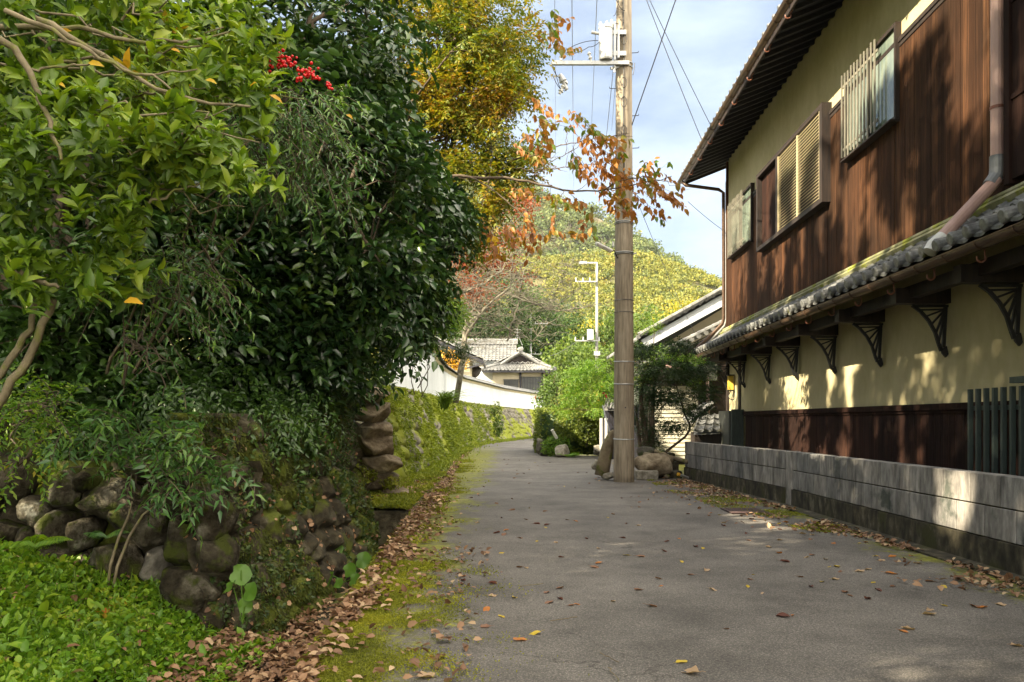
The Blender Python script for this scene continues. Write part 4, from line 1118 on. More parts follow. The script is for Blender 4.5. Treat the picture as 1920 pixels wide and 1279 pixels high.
b = HB(); gutter(b, XG - .05, ZG - .015, Y0, YL1 + .05, .068); lg = hbuild(b, 'lower_gutter', M['copper'])
y = 2.9
while y < YL1 - .2:
    b = HB(); a = np.linspace(-.3, math.pi * 1.1, 8)
    b.tube(HT(np.array([(XG + .05 - .042 * math.cos(t), y, ZG - .13 - .042 * math.sin(t)) for t in a])), .010, 5)
    b.tube(HT(np.array([(XG + .08, y, ZG - .03), (XG + .09, y, ZG - .13)])), .009, 5)
    b.build('gutter_hook', M['hook'], lg); y += .98

# fan shaped iron brackets under the lower eave
def fan_bracket(y):
    b = HB(); zt, zb, xo = 2.70, 2.08, XW - .43
    th = .035
    def P(x, z): return (x, y, z)
    # outer curve from the tip of the arm down to the foot
    cv = [(xo, zt), (xo + .10, zt - .075), (xo + .20, zt - .19), (xo + .275, zt - .33), (xo + .32, zt - .48), (xo + .35, zt - .56)]
    for a, c in zip(cv[:-1], cv[1:]): b.beam(Hp(a[0], y, a[1]), Hp(c[0], y, c[1]), th, .034, up=(0, 1, 0)) if False else b.beam(Hp(a[0], y, a[1]), Hp(c[0], y, c[1]), th, .036)
    b.beam(Hp(xo, y, zt - .012), Hp(XW, y, zt - .012), th, .03)
    hub = (XW - .035, zt - .05)
    for k in range(1, 6):
        t = k / 6 * (len(cv) - 1.3); i = int(t); f = t - i
        q = (cv[i][0] * (1 - f) + cv[i + 1][0] * f, cv[i][1] * (1 - f) + cv[i + 1][1] * f)
        b.beam(Hp(hub[0], y, hub[1]), Hp(q[0], y, q[1]), th * .8, .022)
    b.beam(Hp(XW - .03, y, zt), Hp(XW - .055, y, zb + .10), th, .04)
    # foot with a small scroll
    foot = [(xo + .35, zt - .54), (XW - .02, zt - .50), (XW, zb + .02), (XW - .03, zb - .02), (XW - .075, zb + .035), (XW - .085, zb + .08)]
    o = HT(np.array([(x, y - th / 2, z) for x, z in foot])); b.prism(o, Hp(0, th, 0))
    return hbuild(b, 'fan_bracket', M['iron'])
for y in (2.9, 4.7, 6.6, 8.45, 9.95, 11.8, 13.6, 15.55, 17.4, 19.5):
    fan_bracket(y)
    b = HB(); hbox(b, XG + .16, XW, y - .075, y + .075, 2.715, 2.90); hbuild(b, 'bracket_arm', M['dark_wood'])
fan_bracket(21.15)

# upper windows
def grille_window(y0, y1, yg, name_n, n, z0=5.50, z1=6.74):
    "glass between y0 and yg; upright bars over yg..y1 (standing off the wall)"
    w = HB()
    for (a, c, e_, f_) in ((y0 - .05, y1 + .05, z0 - .05, z0), (y0 - .05, y1 + .05, z1, z1 + .05), (y0 - .05, y0, z0, z1), (y1, y1 + .05, z0, z1), ((y0 + y1) / 2 - .02, (y0 + y1) / 2 + .02, z0, z1)):
        hbox(w, XW - .085, XW + .02, a, c, e_, f_)
    wo = hbuild(w, 'window', M['dark_wood'])
    b = HB(); hbox(b, XW - .045, XW - .03, y0 + .001, y1 - .001, z0 + .001, z1 - .001); b.build('pane', M['glass'], wo)
    b = HB(); hbox(b, XW - .16, XW - .02, y0 - .04, y1 + .02, z0 - .075, z0 - .051); b.build('sill', M['dark_wood'], wo)
    b = HB()
    for i in range(n):
        y = yg + (i + .5) * (y1 + .1 - yg) / n
        dz = .03 * math.sin(i * 2.1)
        hbox(b, XW - .136, XW - .118, y - .013, y + .013, z0 - .02 + dz, z1 + .08 + dz * .5)
    b.build('bars', M['silver'], wo)
    for z in (z0 + .13, z1 - .10):
        b = HB(); hbox(b, XW - .117, XW - .100, yg, y1 + .05, z - .02, z + .02); b.build('bar_rail', M['silver'], wo)
    return wo
grille_window(11.25, 13.0, 11.72, '', 11)
grille_window(18.75, 20.75, 19.3, '', 12)
# louvred window with its frame and shutter box
w = HB()
for (a, c, e_, f_) in ((13.82, 17.95, 5.02, 5.10), (13.82, 17.95, 6.64, 6.72), (13.82, 13.95, 5.10, 6.64), (16.40, 16.50, 5.10, 6.64), (17.85, 17.95, 5.10, 6.64)):
    hbox(w, XW - .17, XW + .01, a, c, e_, f_)
wo = hbuild(w, 'window', M['dark_wood'])
b = HB(); hbox(b, XW - .07, XW - .045, 16.51, 17.84, 5.11, 6.63); b.build('shutter_panel', M['wainscot'], wo)
b = HB()
z = 5.13
while z < 6.61:
    o_ = HT(np.array([(XW - .155, 13.96, z), (XW - .105, 13.96, z + .034), (XW - .105, 13.96, z + .046), (XW - .155, 13.96, z + .012)])); b.prism(o_, Hp(0, 2.43, 0)); z += .058
hbox(b, XW - .16, XW - .10, 15.15, 15.21, 5.11, 6.63); hbox(b, XW - .16, XW - .10, 13.96, 14.0, 5.11, 6.63); hbox(b, XW - .16, XW - .10, 16.36, 16.395, 5.11, 6.63)
b.build('louvres', M['louver'], wo)
b = HB(); hbox(b, XW - .09, XW - .07, 13.96, 16.39, 5.11, 6.63); b.build('louvre_back', M['dark_wood'], wo)

# near upper shutter box, proud of the wall
b = HB()
hbox(b, XW - .12, XW - .024, 5.2, 8.42, 3.78, 7.3); hbox(b, XW - .15, XW - .03, 8.425, 8.52, 3.74, 7.4)
for z in (4.6, 5.6, 6.6): hbox(b, XW - .135, XW - .119, 5.2, 8.42, z, z + .05)
hbuild(b, 'shutter_box', M['wainscot'])

# pipes
b = HB(); b.tube(HT(np.array([(XW - .10, 8.72, 7.72), (XW - .10, 8.72, 4.02)])), .066, 14); b.tube(HT(np.array([(XW - .12, 8.70, 3.86), (XG + .06, 8.62, 3.20)])), .066, 14)
b.tube(HT(np.array([(XW - .10, 8.72, 7.72), (XW - .12, 8.72, 7.9), (XE - .08, 8.72, 7.74)])), .05, 10)
dp = hbuild(b, 'pink_downspout', M['pvc_pink'], smooth=False)
b = HB(); b.tube(HT(np.array([(XW - .10, 8.72, 4.12), (XW - .10, 8.72, 3.98), (XW - .115, 8.715, 3.90), (XW - .19, 8.70, 3.80)])), .075, 14); b.build('elbow', M['lead'], dp)
b = HB(); b.tube(HT(np.array([(XG + .10, 8.62, 3.235), (XG + .0, 8.61, 3.14), (XG - .05, 8.60, 3.07)])), [.072, .078, .07], 14); b.build('outlet', M['offwhite'], dp)
for z in (4.62, 6.3):
    b = HB(); b.tube(HT(np.array([(XW - .10, 8.72, z), (XW - .10, 8.72, z + .03)])), .072, 14); b.build('pipe_clip', M['hook'], dp)
b = HB(); b.tube(HT(np.array([(XE - .10, 21.75, 7.72), (XE - .02, 21.7, 7.62), (XW - .22, 21.44, 7.42), (XW - .10, 21.40, 7.32), (XW - .09, 21.40, 4.0), (XW - .12, 21.42, 3.85), (XW - .45, 21.6, 3.50), (XG - .02, 21.85, 3.12), (XG - .06, 21.9, 3.0)])), .045, 10)
hbuild(b, 'corner_downspout', M['copper'], smooth=True)
b = HB(); b.tube(HT(np.array([(XW - .03, 21.36, 7.6), (XW - .03, 21.36, 3.95), (XW - .08, 21.38, 3.78), (XW - .40, 21.62, 3.42), (XG + .0, 21.95, 3.02), (XG - .05, 22.0, 2.9), (XG + .02, 21.95, 2.75), (XG + .3, 21.8, 2.7)])), .028, 8)
hbuild(b, 'grey_conduit', M['pipe_grey'], smooth=True)

# dark green entrance lattice at the near right
b = HB()
for i in range(12):
    y = 8.86 - i * .155
    hbox(b, XW - .33, XW - .285, y - .018, y + .018, .05, 1.63)
for z in (.22, 1.40): hbox(b, XW - .284, XW - .255, 6.9, 8.9, z, z + .05)
hbox(b, XW - .36, XW - .24, 7.0, 8.05, 1.66, 1.72)
lat = hbuild(b, 'lattice_screen', M['lattice'])

# amber lamp on the far corner, grey panel and drain pipe
b = HB(); hbox(b, XW - .16, XW - .04, 20.55, 20.7, 2.06, 2.42); lamp = hbuild(b, 'wall_lamp', M['yellow_lamp'])
for z in (2.421, 2.03):
    b = HB(); hbox(b, XW - .18, XW - .02, 20.53, 20.72, z, z + .029); b.build('lamp_cap', M['iron'], lamp)
b = HB(); b.tube(HT(np.array([(XW - .10, 20.63, 2.03), (XW - .16, 20.6, 1.86), (XW - .06, 20.6, 1.80), (XW, 20.6, 1.84)])), .012, 6); b.build('lamp_arm', M['iron'], lamp)
b = HB(); hbox(b, XW - .30, XW - .02, 19.62, 19.72, .05, 1.55); hbuild(b, 'green_post', M['lattice'])
b = HB(); hbox(b, XW - .34, XW - .08, 19.76, 20.9, .02, 1.52); o = hbuild(b, 'meter_cabinet', M['grey_panel'], bevel=.01)

# ------------------------------------------------------------------ low block wall
WB = resample([(4.20, -5), (4.20, 12.1)], 2)
def wall_run(t, a, c, first):
    a, c = np.array(a, float), np.array(c, float)
    L = np.linalg.norm(c - a); d = (c - a) / L; n = np.array((d[1], -d[0]))       # to the right of travel
    bl, core, foot = MB(), MB(), MB()
    def seg(b, s0, s1, z0, z1, o0, o1):
        p = a + d * (s0 + s1) / 2 + n * (o0 + o1) / 2
        b.obox((p[0], p[1], (z0 + z1) / 2), (d[0] * (s1 - s0) / 2, d[1] * (s1 - s0) / 2, 0), (n[0] * (o1 - o0) / 2, n[1] * (o1 - o0) / 2, 0), (0, 0, (z1 - z0) / 2))
    seg(core, 0.01, L - .01, .23, .80, .018, .142)
    for r, (z0, z1) in enumerate(((.26, .532), (.545, .815))):
        s = 0
        first_ = True
        while s < L - .01:
            e = min(L, s + (.225 if (r and first_) else .45)); first_ = False
            seg(bl, s + .007, e - .007, z0, z1, random.uniform(0, .003), .16); s = e
    seg(foot, -.01, L + .01, -.1, .248, -.012, .172)
    bl.build('block_course', M['concrete'], t, bevel=.004); core.build('mortar', M['footing'], t); foot.build('footing', M['footing'], t)
t = thing('block_wall', 'low weathered concrete block wall with a mossy footing beside the dark boards', 'wall', (4.2, 8, 0))
wall_run(t, (4.22, -5), (4.22, 12.05), 0)
b = MB(); b.box(4.205, 4.37, 12.055, 12.30, -.1, .818); b.build('pier', M['concrete'], t, bevel=.006)
wall_run(t, (4.20, 12.31), (3.83, 17.75), 1)
# kerb strip at its foot
b = MB(); b.prism([(3.98, -5, -.1), (3.98, 12.1, -.1), (4.21, 12.1, -.1), (4.21, -5, -.1)], (0, 0, .113))
b.prism([(3.98, 12.1, -.1), (3.66, 17.6, -.1), (3.84, 17.6, -.1), (4.21, 12.1, -.1)], (0, 0, .113))
tag(b.build('kerb_strip', M['footing'], loc=(4.1, 5, -.1)), kind='structure')
b = MB(); b.box(3.02, 3.55, 11.0, 11.62, .012, .022)
for i in range(5): b.box(3.06, 3.51, 11.06 + i * .11, 11.10 + i * .11, .022, .026)
tag(b.build('drain_cover', M['steel_plate']), 'rusty iron drain cover among moss and fallen leaves by the low wall', 'drain cover')

# ------------------------------------------------------------------ main utility pole
PX, PY = 2.35, 16.8
t = thing('utility_pole', 'tall weathered concrete utility pole carrying a transformer at the roadside', 'utility pole', (PX, PY, 0))
zz = np.linspace(-.2, 12.6, 30)
b = MB(); b.tube([(PX, PY, z) for z in zz], np.interp(zz, [0, 12.6], [.218, .145]), 28); b.build('pole', M['concrete_pole'], t, smooth=True)
def rad(z): return np.interp(z, [0, 12.6], [.218, .145])
for z in (.90, 2.05, 2.52, 3.55, 3.80):
    b = MB(); a = np.linspace(0, TAU, 25); r = rad(z) + .006
    b.tube([(PX + r * math.cos(q), PY + r * math.sin(q), z + .012 * math.sin(q * 1) * (1 if z < 3 else 0)) for q in a], .007 if z > 3 else .011, 4, False); b.build('wire_band', M['galv' if z < 3 else 'concrete'], t)
for z in (4.78, 5.42, 6.35):
    b = MB(); a = np.linspace(0, TAU, 25); r = rad(z) + .008
    for dz in (-.016, .016): b.tube([(PX + r * math.cos(q), PY + r * math.sin(q), z + dz) for q in a], .012, 4, False)
    b.tube([(PX + rad(z) + .0, PY - .05, z), (PX + rad(z) + .06, PY - .05, z)], .014, 6)
    b.build('steel_band', M['galv'], t)
for z, s in ((1.55, 0), (3.1, 1), (4.15, -1), (4.6, 1), (6.05, 1), (7.0, -1), (7.0, 1), (7.68, 1), (8.25, -1), (9.0, 1)):
    b = MB(); x0 = PX + s * rad(z) * .95
    if s: b.tube([(x0, PY, z), (x0 + s * .14, PY - .02, z), (x0 + s * .145, PY - .02, z + .03)], .008, 5)
    else: b.tube([(PX, PY - rad(z) + .01, z), (PX, PY - rad(z) - .03, z)], .014, 6)
    b.build('step_bolt', M['iron'], t)
b = MB(); x = PX - .03
b.tube([(x + .01 * math.sin(z * 3), PY - rad(z) - .012, z) for z in np.linspace(5.6, 12.2, 40)], .012, 6); b.build('riser_cable', M['cable'], t)
for z in (6.3, 7.3, 7.9, 8.3, 9.2):
    b = MB(); a = np.linspace(0, TAU * 1.1, 14)
    b.tube([(x + .0 + .06 * math.cos(q), PY - rad(z) - .02 - .01 * q / 6, z + .11 * math.sin(q)) for q in a], .006, 4, False); b.build('cable_loop', M['cable'], t)
b = MB(); b.box(PX - .17, PX - .07, PY - rad(6.8) - .06, PY - rad(6.8) + .02, 6.72, 6.86); b.build('number_plate', M['grey_panel'], t)
# cross arm
za = at(1100, 126, PY)[2]
b = MB(); b.beam((PX - 1.52, PY - .19, za), (PX + .08, PY - .19, za), .075, .075); b.build('cross_arm', M['galv'], t)
b = MB(); b.tube([(PX - .22, PY - .19, za - .04), (PX - .22, PY - .19, za - .19)], .02, 6); b.beam((PX - .30, PY - .16, za - .1), (PX - .05, PY - .1, za - .02), .05, .05)
a = np.linspace(0, TAU, 25)
for dz in (-.03, .05): b.tube([(PX + .178 * math.cos(q), PY + .178 * math.sin(q), za + dz) for q in a], .014, 5, False)
b.build('arm_clamp', M['galv'], t)
# transformer on the arm
tx = at(1134, 90, PY)[0]; z0, z1 = za + .05, at(1134, 60, PY)[2]
b = MB(); ty = PY - .19
b.tube([(tx, ty, z0), (tx, ty, z0 + .03), (tx, ty, z1 - .05), (tx, ty, z1 - .045), (tx, ty, z1), (tx, ty, z1 + .02)], [.135, .145, .145, .155, .155, .09], 22)
tf = b.build('transformer', M['galv'], t, smooth=False)
for dx, h in ((-.11, .11), (.02, .13), (.12, .16)):
    b = MB(); b.tube([(tx + dx, ty, z1), (tx + dx, ty, z1 + .04), (tx + dx, ty, z1 + .05), (tx + dx, ty, z1 + h)], [.03, .03, .042, .018], 10); b.build('bushing', M['offwhite'], tf)
b = MB(); b.tube([(tx - .14, ty, z1 - .13), (tx - .30, ty, z1 - .10)], [.028, .035], 8); b.build('side_terminal', M['pipe_grey'], tf)
b = MB(); b.box(tx + .16, tx + .20, ty - .05, ty + .05, z0, z1 + .10); b.box(tx + .24, tx + .28, ty - .04, ty + .04, z0 + .05, z1 + .05)
for z in (z0 + .1, z1 - .15): b.box(tx + .14, tx + .42, ty - .03, ty + .03, z, z + .09)
b.build('mounting_bracket', M['galv'], tf)
# insulators and a switch hanging at the arm
def insul(c, d, n=4, r=.05, L=.24, name='insulator', mat='offwhite'):
    c = np.array(c, float); d = unit(np.array(d, float)); b = MB()
    pts, rr = [], []
    for i in range(n):
        f = i / n * L
        pts += [c + d * f, c + d * (f + L / n * .45), c + d * (f + L / n * .5)]; rr += [r * .5, r, r * .55]
    pts.append(c + d * L); rr.append(r * .5)
    b.tube(pts, rr, 12); return b.build(name, M[mat], t)
insul(at(1050, 140, PY - .2), (.45, 0, -1), 1, .085, .34, 'switch_case', 'galv')
insul(at(1062, 152, PY - .2), (-.55, 0, -1), 3, .06, .30, mat='offwhite')
insul(at(1052, 118, PY - .19), (0, 0, 1), 3, .045, .26, mat='galv')
insul(at(1104, 98, PY - .19), (.25, 0, -1), 3, .045, .28, mat='offwhite')
insul(at(1034, 126, PY - .19), (0, 0, 1), 1, .02, .10, mat='galv')
b = MB()
for a_, c_, s_ in (((1052, 100), (1104, 88), .22), ((1052, 100), (1122, 76), -.18), ((1040, 128), (1052, 168), .25), ((1034, 122), (1058, 145), .6), ((1062, 170), (1036, 140), .5),
                   ((1104, 88), (1128, 74), .3), ((1146, 55), (1160, 45), -.6), ((1160, 0), (1150, 30), .5), ((1172, 20), (1150, -20), .5), ((1190, 118), (1186, 140), .6)):
    b = MB(); b.tube(curve(at(*a_, PY - .22), at(*c_, PY - .25), 9, s_, .0), .007, 4, False); b.build('jumper_wire', M['cable'], t)
# street light
p0, p1 = at(1156, 475, PY - .12), at(1118, 456, PY - .55)
lt = thing('street_light', 'thin tube street light bracketed to the tall utility pole', 'street light', p0)
b = MB(); b.beam(p0 + (p1 - p0) * .25, p1, .08, .05); o = b.build('lamp_housing', M['white_paint'], lt, bevel=.01)
b = MB(); b.tube([p0 + (p1 - p0) * .28 - np.array((0, 0, .035)), p1 - np.array((0, 0, .035))], .02, 8); b.build('tube', M['offwhite'], lt)
b = MB(); b.tube([at(1158, 484, PY - .15), at(1152, 470, PY - .2), p0 + (p1 - p0) * .3], .013, 6); b.build('bracket', M['iron'], lt)
b = MB(); c = at(1150, 462, PY - .2); b.tube([c, c + np.array((0, 0, .10))], .022, 8); b.build('sensor', M['offwhite'], lt)

# ------------------------------------------------------------------ far poles
def far_pole(px, ptop, pbot, Y, w, label, arms, mat='galv', light=None, tfm=None, dark_below=None):
    base = at(px, pbot, Y); base[2] = max(-.5, base[2])
    base[2] = 0 if base[2] < 2 else base[2]
    t = thing('utility_pole', label, 'utility pole', base, 'utility poles in the distance')
    top = at(px, ptop, Y); r = w / 2 / F * Y
    mid = top.copy(); mid[2] = at(px, dark_below, Y)[2] if dark_below else (top[2] + base[2]) / 2
    b = MB(); b.tube([top, mid], [r * .85, r], 10); b.build('upper_shaft' if dark_below else 'shaft', M[mat], t, smooth=True)
    b = MB(); b.tube([mid, base], [r, r * 1.25], 10); b.build('lower_shaft', M['pipe_grey' if dark_below else mat], t, smooth=True)
    for y, xa, xb in arms:
        b = MB(); b.beam(at(xa, y, Y - .1), at(xb, y, Y - .1), .07, .07)
        for k in range(4):
            c = at(xa + (xb - xa) * k / 3, y, Y - .1); b.tube([c, c + np.array((0, 0, .22))], [.05, .035], 6)
        b.build('cross_arm', M[mat], t)
    if tfm:
        c = at(tfm[0], tfm[2], Y - .2); e = at(tfm[0], tfm[1], Y - .2); rr = tfm[3] / F * Y
        b = MB(); b.tube([c, e], rr, 14); b.build('transformer', M['offwhite'], t)
    if light:
        b = MB(); b.beam(at(px, light[0], Y), at(light[1], light[0], Y), .09, .09); e = at(light[1], light[0], Y); b.beam(e, e + np.array((-.45, 0, 0)), .22, .16); b.build('top_arm', M[mat], t)
    return t
far_pole(1119, 492, 700, 46, 4.5, 'slim distant pole with a white transformer behind the bushes', [(528, 1080, 1119), (639, 1079, 1123), (666, 1115, 1124)], 'galv', light=(493, 1100), tfm=(1107, 618, 637, 6), dark_below=538)
far_pole(995, 588, 700, 92, 4, 'distant pole with a double cross arm behind the tiled roofs', [(607, 993, 1026), (664, 984, 1014)], 'galv')
far_pole(1012, 634, 706, 110, 3, 'smallest distant pole, beside the pole behind the tiled roofs', [(653, 999, 1024)], 'galv')
far_pole(1041, 580, 640, 150, 2, 'faint pole top standing in front of the dark cedars', [(590, 1036, 1046), (596, 1037, 1045)], 'galv')

# ------------------------------------------------------------------ overhead wires
def wire(a, c, label, r=.008, sag=.02, mat='cable_far', n=20):
    b = MB(); b.tube(curve(a, c, n, sag, 0), r, 4, False)
    tag(b.build('overhead_wire', M[mat], loc=a), label, 'wire', 'overhead wires')
wire(at(1269, -6, 15.0), at(1183, 240, PY - .02), 'dark stay wire slanting from the upper right to the tall pole', .012, .0, 'cable')
wire(at(1190, -60, PY), Hp(XE + .2, 19.0, ZE + .2), 'outer of the two service wires running from the pole top to the house eave', .010, .02)
wire(at(1184, -75, PY), Hp(XE + .25, 20.2, ZE + .18), 'inner of the two service wires running from the pole top to the house eave', .010, .025)
wire(at(1290, 378, 20.0), Hp(XW - .1, 21.35, 6.3), 'short drooping wire below the corner of the upper eave', .008, .03)
wire(at(1072, -40, 14), at(1076, 360, 75), 'leftmost thin wire dropping down the sky left of the tall pole', .008, .0)
wire(at(1121, -40, 16), at(1109, 240, 46), 'thin wire running down the sky toward the transformer', .009, .0)
wire(at(1156, 130, PY), at(1147, 245, 46), 'thin wire leaving the cross arm toward the distant pole', .008, .0)
wire(at(1150, 130, PY), at(1112, 500, 46), 'thin wire from the cross arm down to the slim distant pole', .007, .0)
wire(at(1040, -30, 18), at(1042, 300, 80), 'faint wire in front of the autumn leaves', .007, .0)
wire(at(1196, 380, 20), at(1310, 640, 26), 'thin wire slanting down from the pole to the neighbouring white gable', .007, .03)
wire(at(1024, 668, 92), at(1120, 606, 46), 'sagging wire between the distant poles', .02, .02)

# ------------------------------------------------------------------ vegetation, left side
def E(px, py, Y, rx, ry, rz): return (tuple(at(px, py, Y)), (rx, ry, rz))

# big dark evergreen mass: several glossy camellias side by side
tree('camellia_tree', 'large dark glossy evergreen filling the middle left over the bank', 'evergreen tree', (-3.1, 8.2, .9),
     [E(520, 330, 8.3, 1.25, 1.1, 1.5), E(640, 480, 8.6, 1.0, 1.0, 1.2), E(560, 80, 8.6, 1.5, 1.2, 1.2), E(420, 560, 7.9, 1.0, .9, 1.0), E(560, 640, 8.2, .8, .8, .7)],
     4300, 'camellia', .125, .46, 8, 'oval', 'twig', at(560, 150, 8.8), .13, 22, 260, tl=.34, droop=.30, inner=.55, gap=-.26, f=1.2, rag=.7)
tree('camellia_tree', 'dark evergreen tree leaning over the road corner right of the largest one', 'evergreen tree', (-2.9, 11.2, .9),
     [E(690, 270, 11.0, .90, 1.2, 1.4), E(780, 415, 11.2, .62, .9, .52), E(720, 510, 10.8, .70, .9, .60), E(660, 555, 10.4, .75, .8, .70), E(650, 90, 11.2, .90, 1.3, 1.3), E(590, 670, 9.8, .5, .7, .34), E(828, 420, 11.2, .36, .6, .25)],
     4300, 'camellia', .13, .42, 8, 'oval', 'twig', at(740, 200, 11.4), .14, 24, 260, tl=.40, droop=.38, inner=.5, gap=-.24, f=1.3, rag=.8)
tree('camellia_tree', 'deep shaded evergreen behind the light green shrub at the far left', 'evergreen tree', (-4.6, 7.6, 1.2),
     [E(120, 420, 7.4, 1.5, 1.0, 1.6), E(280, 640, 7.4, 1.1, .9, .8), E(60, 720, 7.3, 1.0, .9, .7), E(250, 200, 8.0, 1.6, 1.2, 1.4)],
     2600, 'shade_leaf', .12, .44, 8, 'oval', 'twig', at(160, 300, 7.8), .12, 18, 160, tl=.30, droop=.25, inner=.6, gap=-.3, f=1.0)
# small-leaved hanging undergrowth between the trees and the bank
def mass(name, label, cat, ells, n, mat, L, W, k, kind, style='twig', tl=.2, droop=.3, inner=.3, gap=-.2, f=1.5, group=None, down=False):
    P, D = crown(ells, n, inner, gap, f, random.uniform(0, 40)); b = MB(); w = MB()
    if down: D = D * .4 + np.array((.2, -.3, -.8))
    if style == 'twig': twigs(b, P, unit(D + R.normal(0, .5, D.shape)), k, tl, L, W, kind, droop)
    else: rosettes(b, P, unit(D + R.normal(0, .5, D.shape)), k, L, W, kind, 1.05, droop)
    c = np.mean([e[0] for e in ells], 0); base = np.array((c[0], c[1], min(e[0][2] - e[1][2] for e in ells)))
    t = thing(name, label, cat, base, group)
    for i in range(5):
        w.tube(curve(base + R.normal(0, .05, 3), P[R.integers(len(P))], 6, -.05, .3), [.012, .010, .008, .006, .004, .002], 5, False)
    w.build('stems', M['bark'], t); b.build('foliage', M[mat], t)
    return t
mass('hanging_shrub', 'dark fine leaved shrub trailing down over the end of the bank', 'shrub',
     [E(580, 800, 8.6, .50, .45, .50), E(625, 900, 8.9, .30, .30, .45), E(510, 790, 8.2, .6, .4, .4), E(600, 745, 9.2, .45, .4, .30)], 1700, 'ivy', .045, .45, 8, 'small', tl=.16, droop=.5, gap=-.1, down=True)
mass('mossy_tuft', 'bright mossy weeds round the foot of the brown stone stack', 'weeds', [E(680, 890, 13.0, .28, .2, .16), E(735, 905, 13.1, .22, .2, .12), E(640, 870, 12.6, .3, .2, .22)], 420, 'verge', .05, .45, 6, 'small', 'rosette', inner=.1, gap=-.6)
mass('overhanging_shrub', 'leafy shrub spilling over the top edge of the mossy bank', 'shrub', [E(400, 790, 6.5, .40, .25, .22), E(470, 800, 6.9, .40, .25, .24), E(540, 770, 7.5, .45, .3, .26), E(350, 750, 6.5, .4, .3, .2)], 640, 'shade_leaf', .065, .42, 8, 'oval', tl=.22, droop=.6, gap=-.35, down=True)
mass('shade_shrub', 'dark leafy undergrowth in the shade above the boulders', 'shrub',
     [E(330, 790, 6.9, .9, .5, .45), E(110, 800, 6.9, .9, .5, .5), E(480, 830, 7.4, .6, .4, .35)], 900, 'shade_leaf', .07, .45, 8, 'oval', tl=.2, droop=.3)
mass('fern_shrub', 'yellowish feathery plant at the left edge under the branches', 'shrub',
     [E(20, 820, 5.2, .35, .3, .22), E(60, 760, 5.6, .35, .3, .18)], 150, 'bright', .05, .35, 10, 'small', tl=.22, droop=.3, gap=-.4)

# light green azalea-like shrub reaching in from the upper left, with visible pale branches
t = thing('azalea_shrub', 'large light green shrub with pale crooked branches in the near upper left', 'shrub', (-3.6, 4.9, .6))
w = MB()
def br(pts, Y, r0, r1, n=16, dy=0.0):
    P = np.array([at(px, py, Y + dy * i) for i, (px, py) in enumerate(pts)])
    Q = resample(P, n); Q[1:-1] += R.normal(0, .008, Q[1:-1].shape)
    w.tube(Q, np.linspace(r0, r1, n), 6, False); return Q
LB = []
LB.append(br([(-60, 900), (0, 745), (45, 690), (75, 625), (100, 560)], 4.6, .030, .020))
LB.append(br([(-60, 820), (0, 700), (40, 640), (70, 560), (60, 500)], 4.7, .026, .014))
LB.append(br([(-40, 10), (30, 20), (110, 50), (190, 110), (300, 165), (380, 190), (470, 200)], 4.1, .020, .006))
LB.append(br([(-40, 45), (60, 50), (165, 52), (240, 75), (340, 82), (430, 60)], 4.3, .018, .005))
LB.append(br([(10, 20), (100, 60), (160, 90), (220, 125), (300, 150), (345, 182)], 3.95, .014, .005))
LB.append(br([(-20, 60), (30, 95), (55, 140), (80, 200), (100, 260), (115, 300)], 3.8, .020, .008))
LB.append(br([(120, 115), (190, 110), (240, 140), (290, 140), (370, 130)], 4.2, .008, .004))
LB.append(br([(60, 130), (140, 120), (200, 105)], 4.0, .007, .004))
LB.append(br([(215, 250), (250, 290), (300, 265), (330, 285), (385, 290)], 4.2, .008, .003))
LB.append(br([(290, 250), (340, 285), (420, 280), (500, 345)], 4.4, .007, .003))
LB.append(br([(280, 380), (340, 355), (400, 340), (440, 350)], 4.3, .008, .003))
LB.append(br([(0, 495), (60, 525), (110, 540)], 4.3, .018, .010))
LB.append(br([(0, 240), (50, 210), (130, 235), (210, 200), (280, 170)], 4.5, .012, .004))
LB.append(br([(0, 120), (150, 180), (260, 210), (350, 190), (420, 180), (480, 205)], 4.6, .010, .003))
for i in range(26):
    a = at(R.uniform(-50, 300), R.uniform(0, 330), R.uniform(4.1, 5.2)); c = a + np.array((R.uniform(.3, .9), R.uniform(-.2, .2), R.uniform(-.35, .15)))
    w.tube(curve(a, c, 8, .05, .5), np.linspace(.008, .003, 8), 5, False)
w.build('branches', M['bark_pale'], t, smooth=True)
ells = [E(90, 130, 4.5, .55, .5, .40), E(320, 210, 4.6, .55, .45, .35), E(130, 330, 4.3, .55, .45, .40), E(330, 300, 4.3, .30, .3, .22), E(430, 320, 4.3, .16, .2, .10), E(60, 480, 4.4, .38, .35, .26),
        E(180, 480, 4.5, .38, .35, .26), E(410, 60, 5.0, .40, .4, .25), E(250, 30, 4.9, .6, .5, .28), E(450, 170, 4.7, .26, .25, .16), E(40, 20, 4.3, .5, .4, .3), E(-60, 300, 4.4, .4, .4, .6)]
P, D = crown(ells, 880, .15, -.12, 2.4, 4)
D = unit(D * .6 + R.normal(0, .35, D.shape) + np.array((.25, -.5, .35)))
lb = MB(); rosettes(lb, P, D, 9, .102, .36, 'oval', 1.05, .0)
hand = [(345, 210, 3.9), (310, 240, 3.9), (395, 250, 4.0), (470, 340, 4.1), (165, 240, 3.8), (265, 250, 3.9), (430, 95, 4.4), (285, 60, 4.2), (110, 180, 3.8), (205, 205, 3.8), (60, 540, 3.9), (175, 550, 3.8), (480, 320, 4.1), (395, 15, 4.3), (400, 120, 4.2), (250, 370, 4.1), (150, 400, 3.9), (40, 260, 3.7), (10, 340, 3.8), (240, 440, 4.2)]
P = np.array([at(*h) for h in hand]); D = unit(np.array((.3, -.5, .6)) + R.normal(0, .25, P.shape))
rosettes(lb, np.repeat(P, 3, 0) + R.normal(0, .05, (60, 3)), np.repeat(D, 3, 0) + R.normal(0, .2, (60, 3)), 9, .105, .38, 'oval', 1.0, .0)
lb.build('leaves', M['azalea'], t)
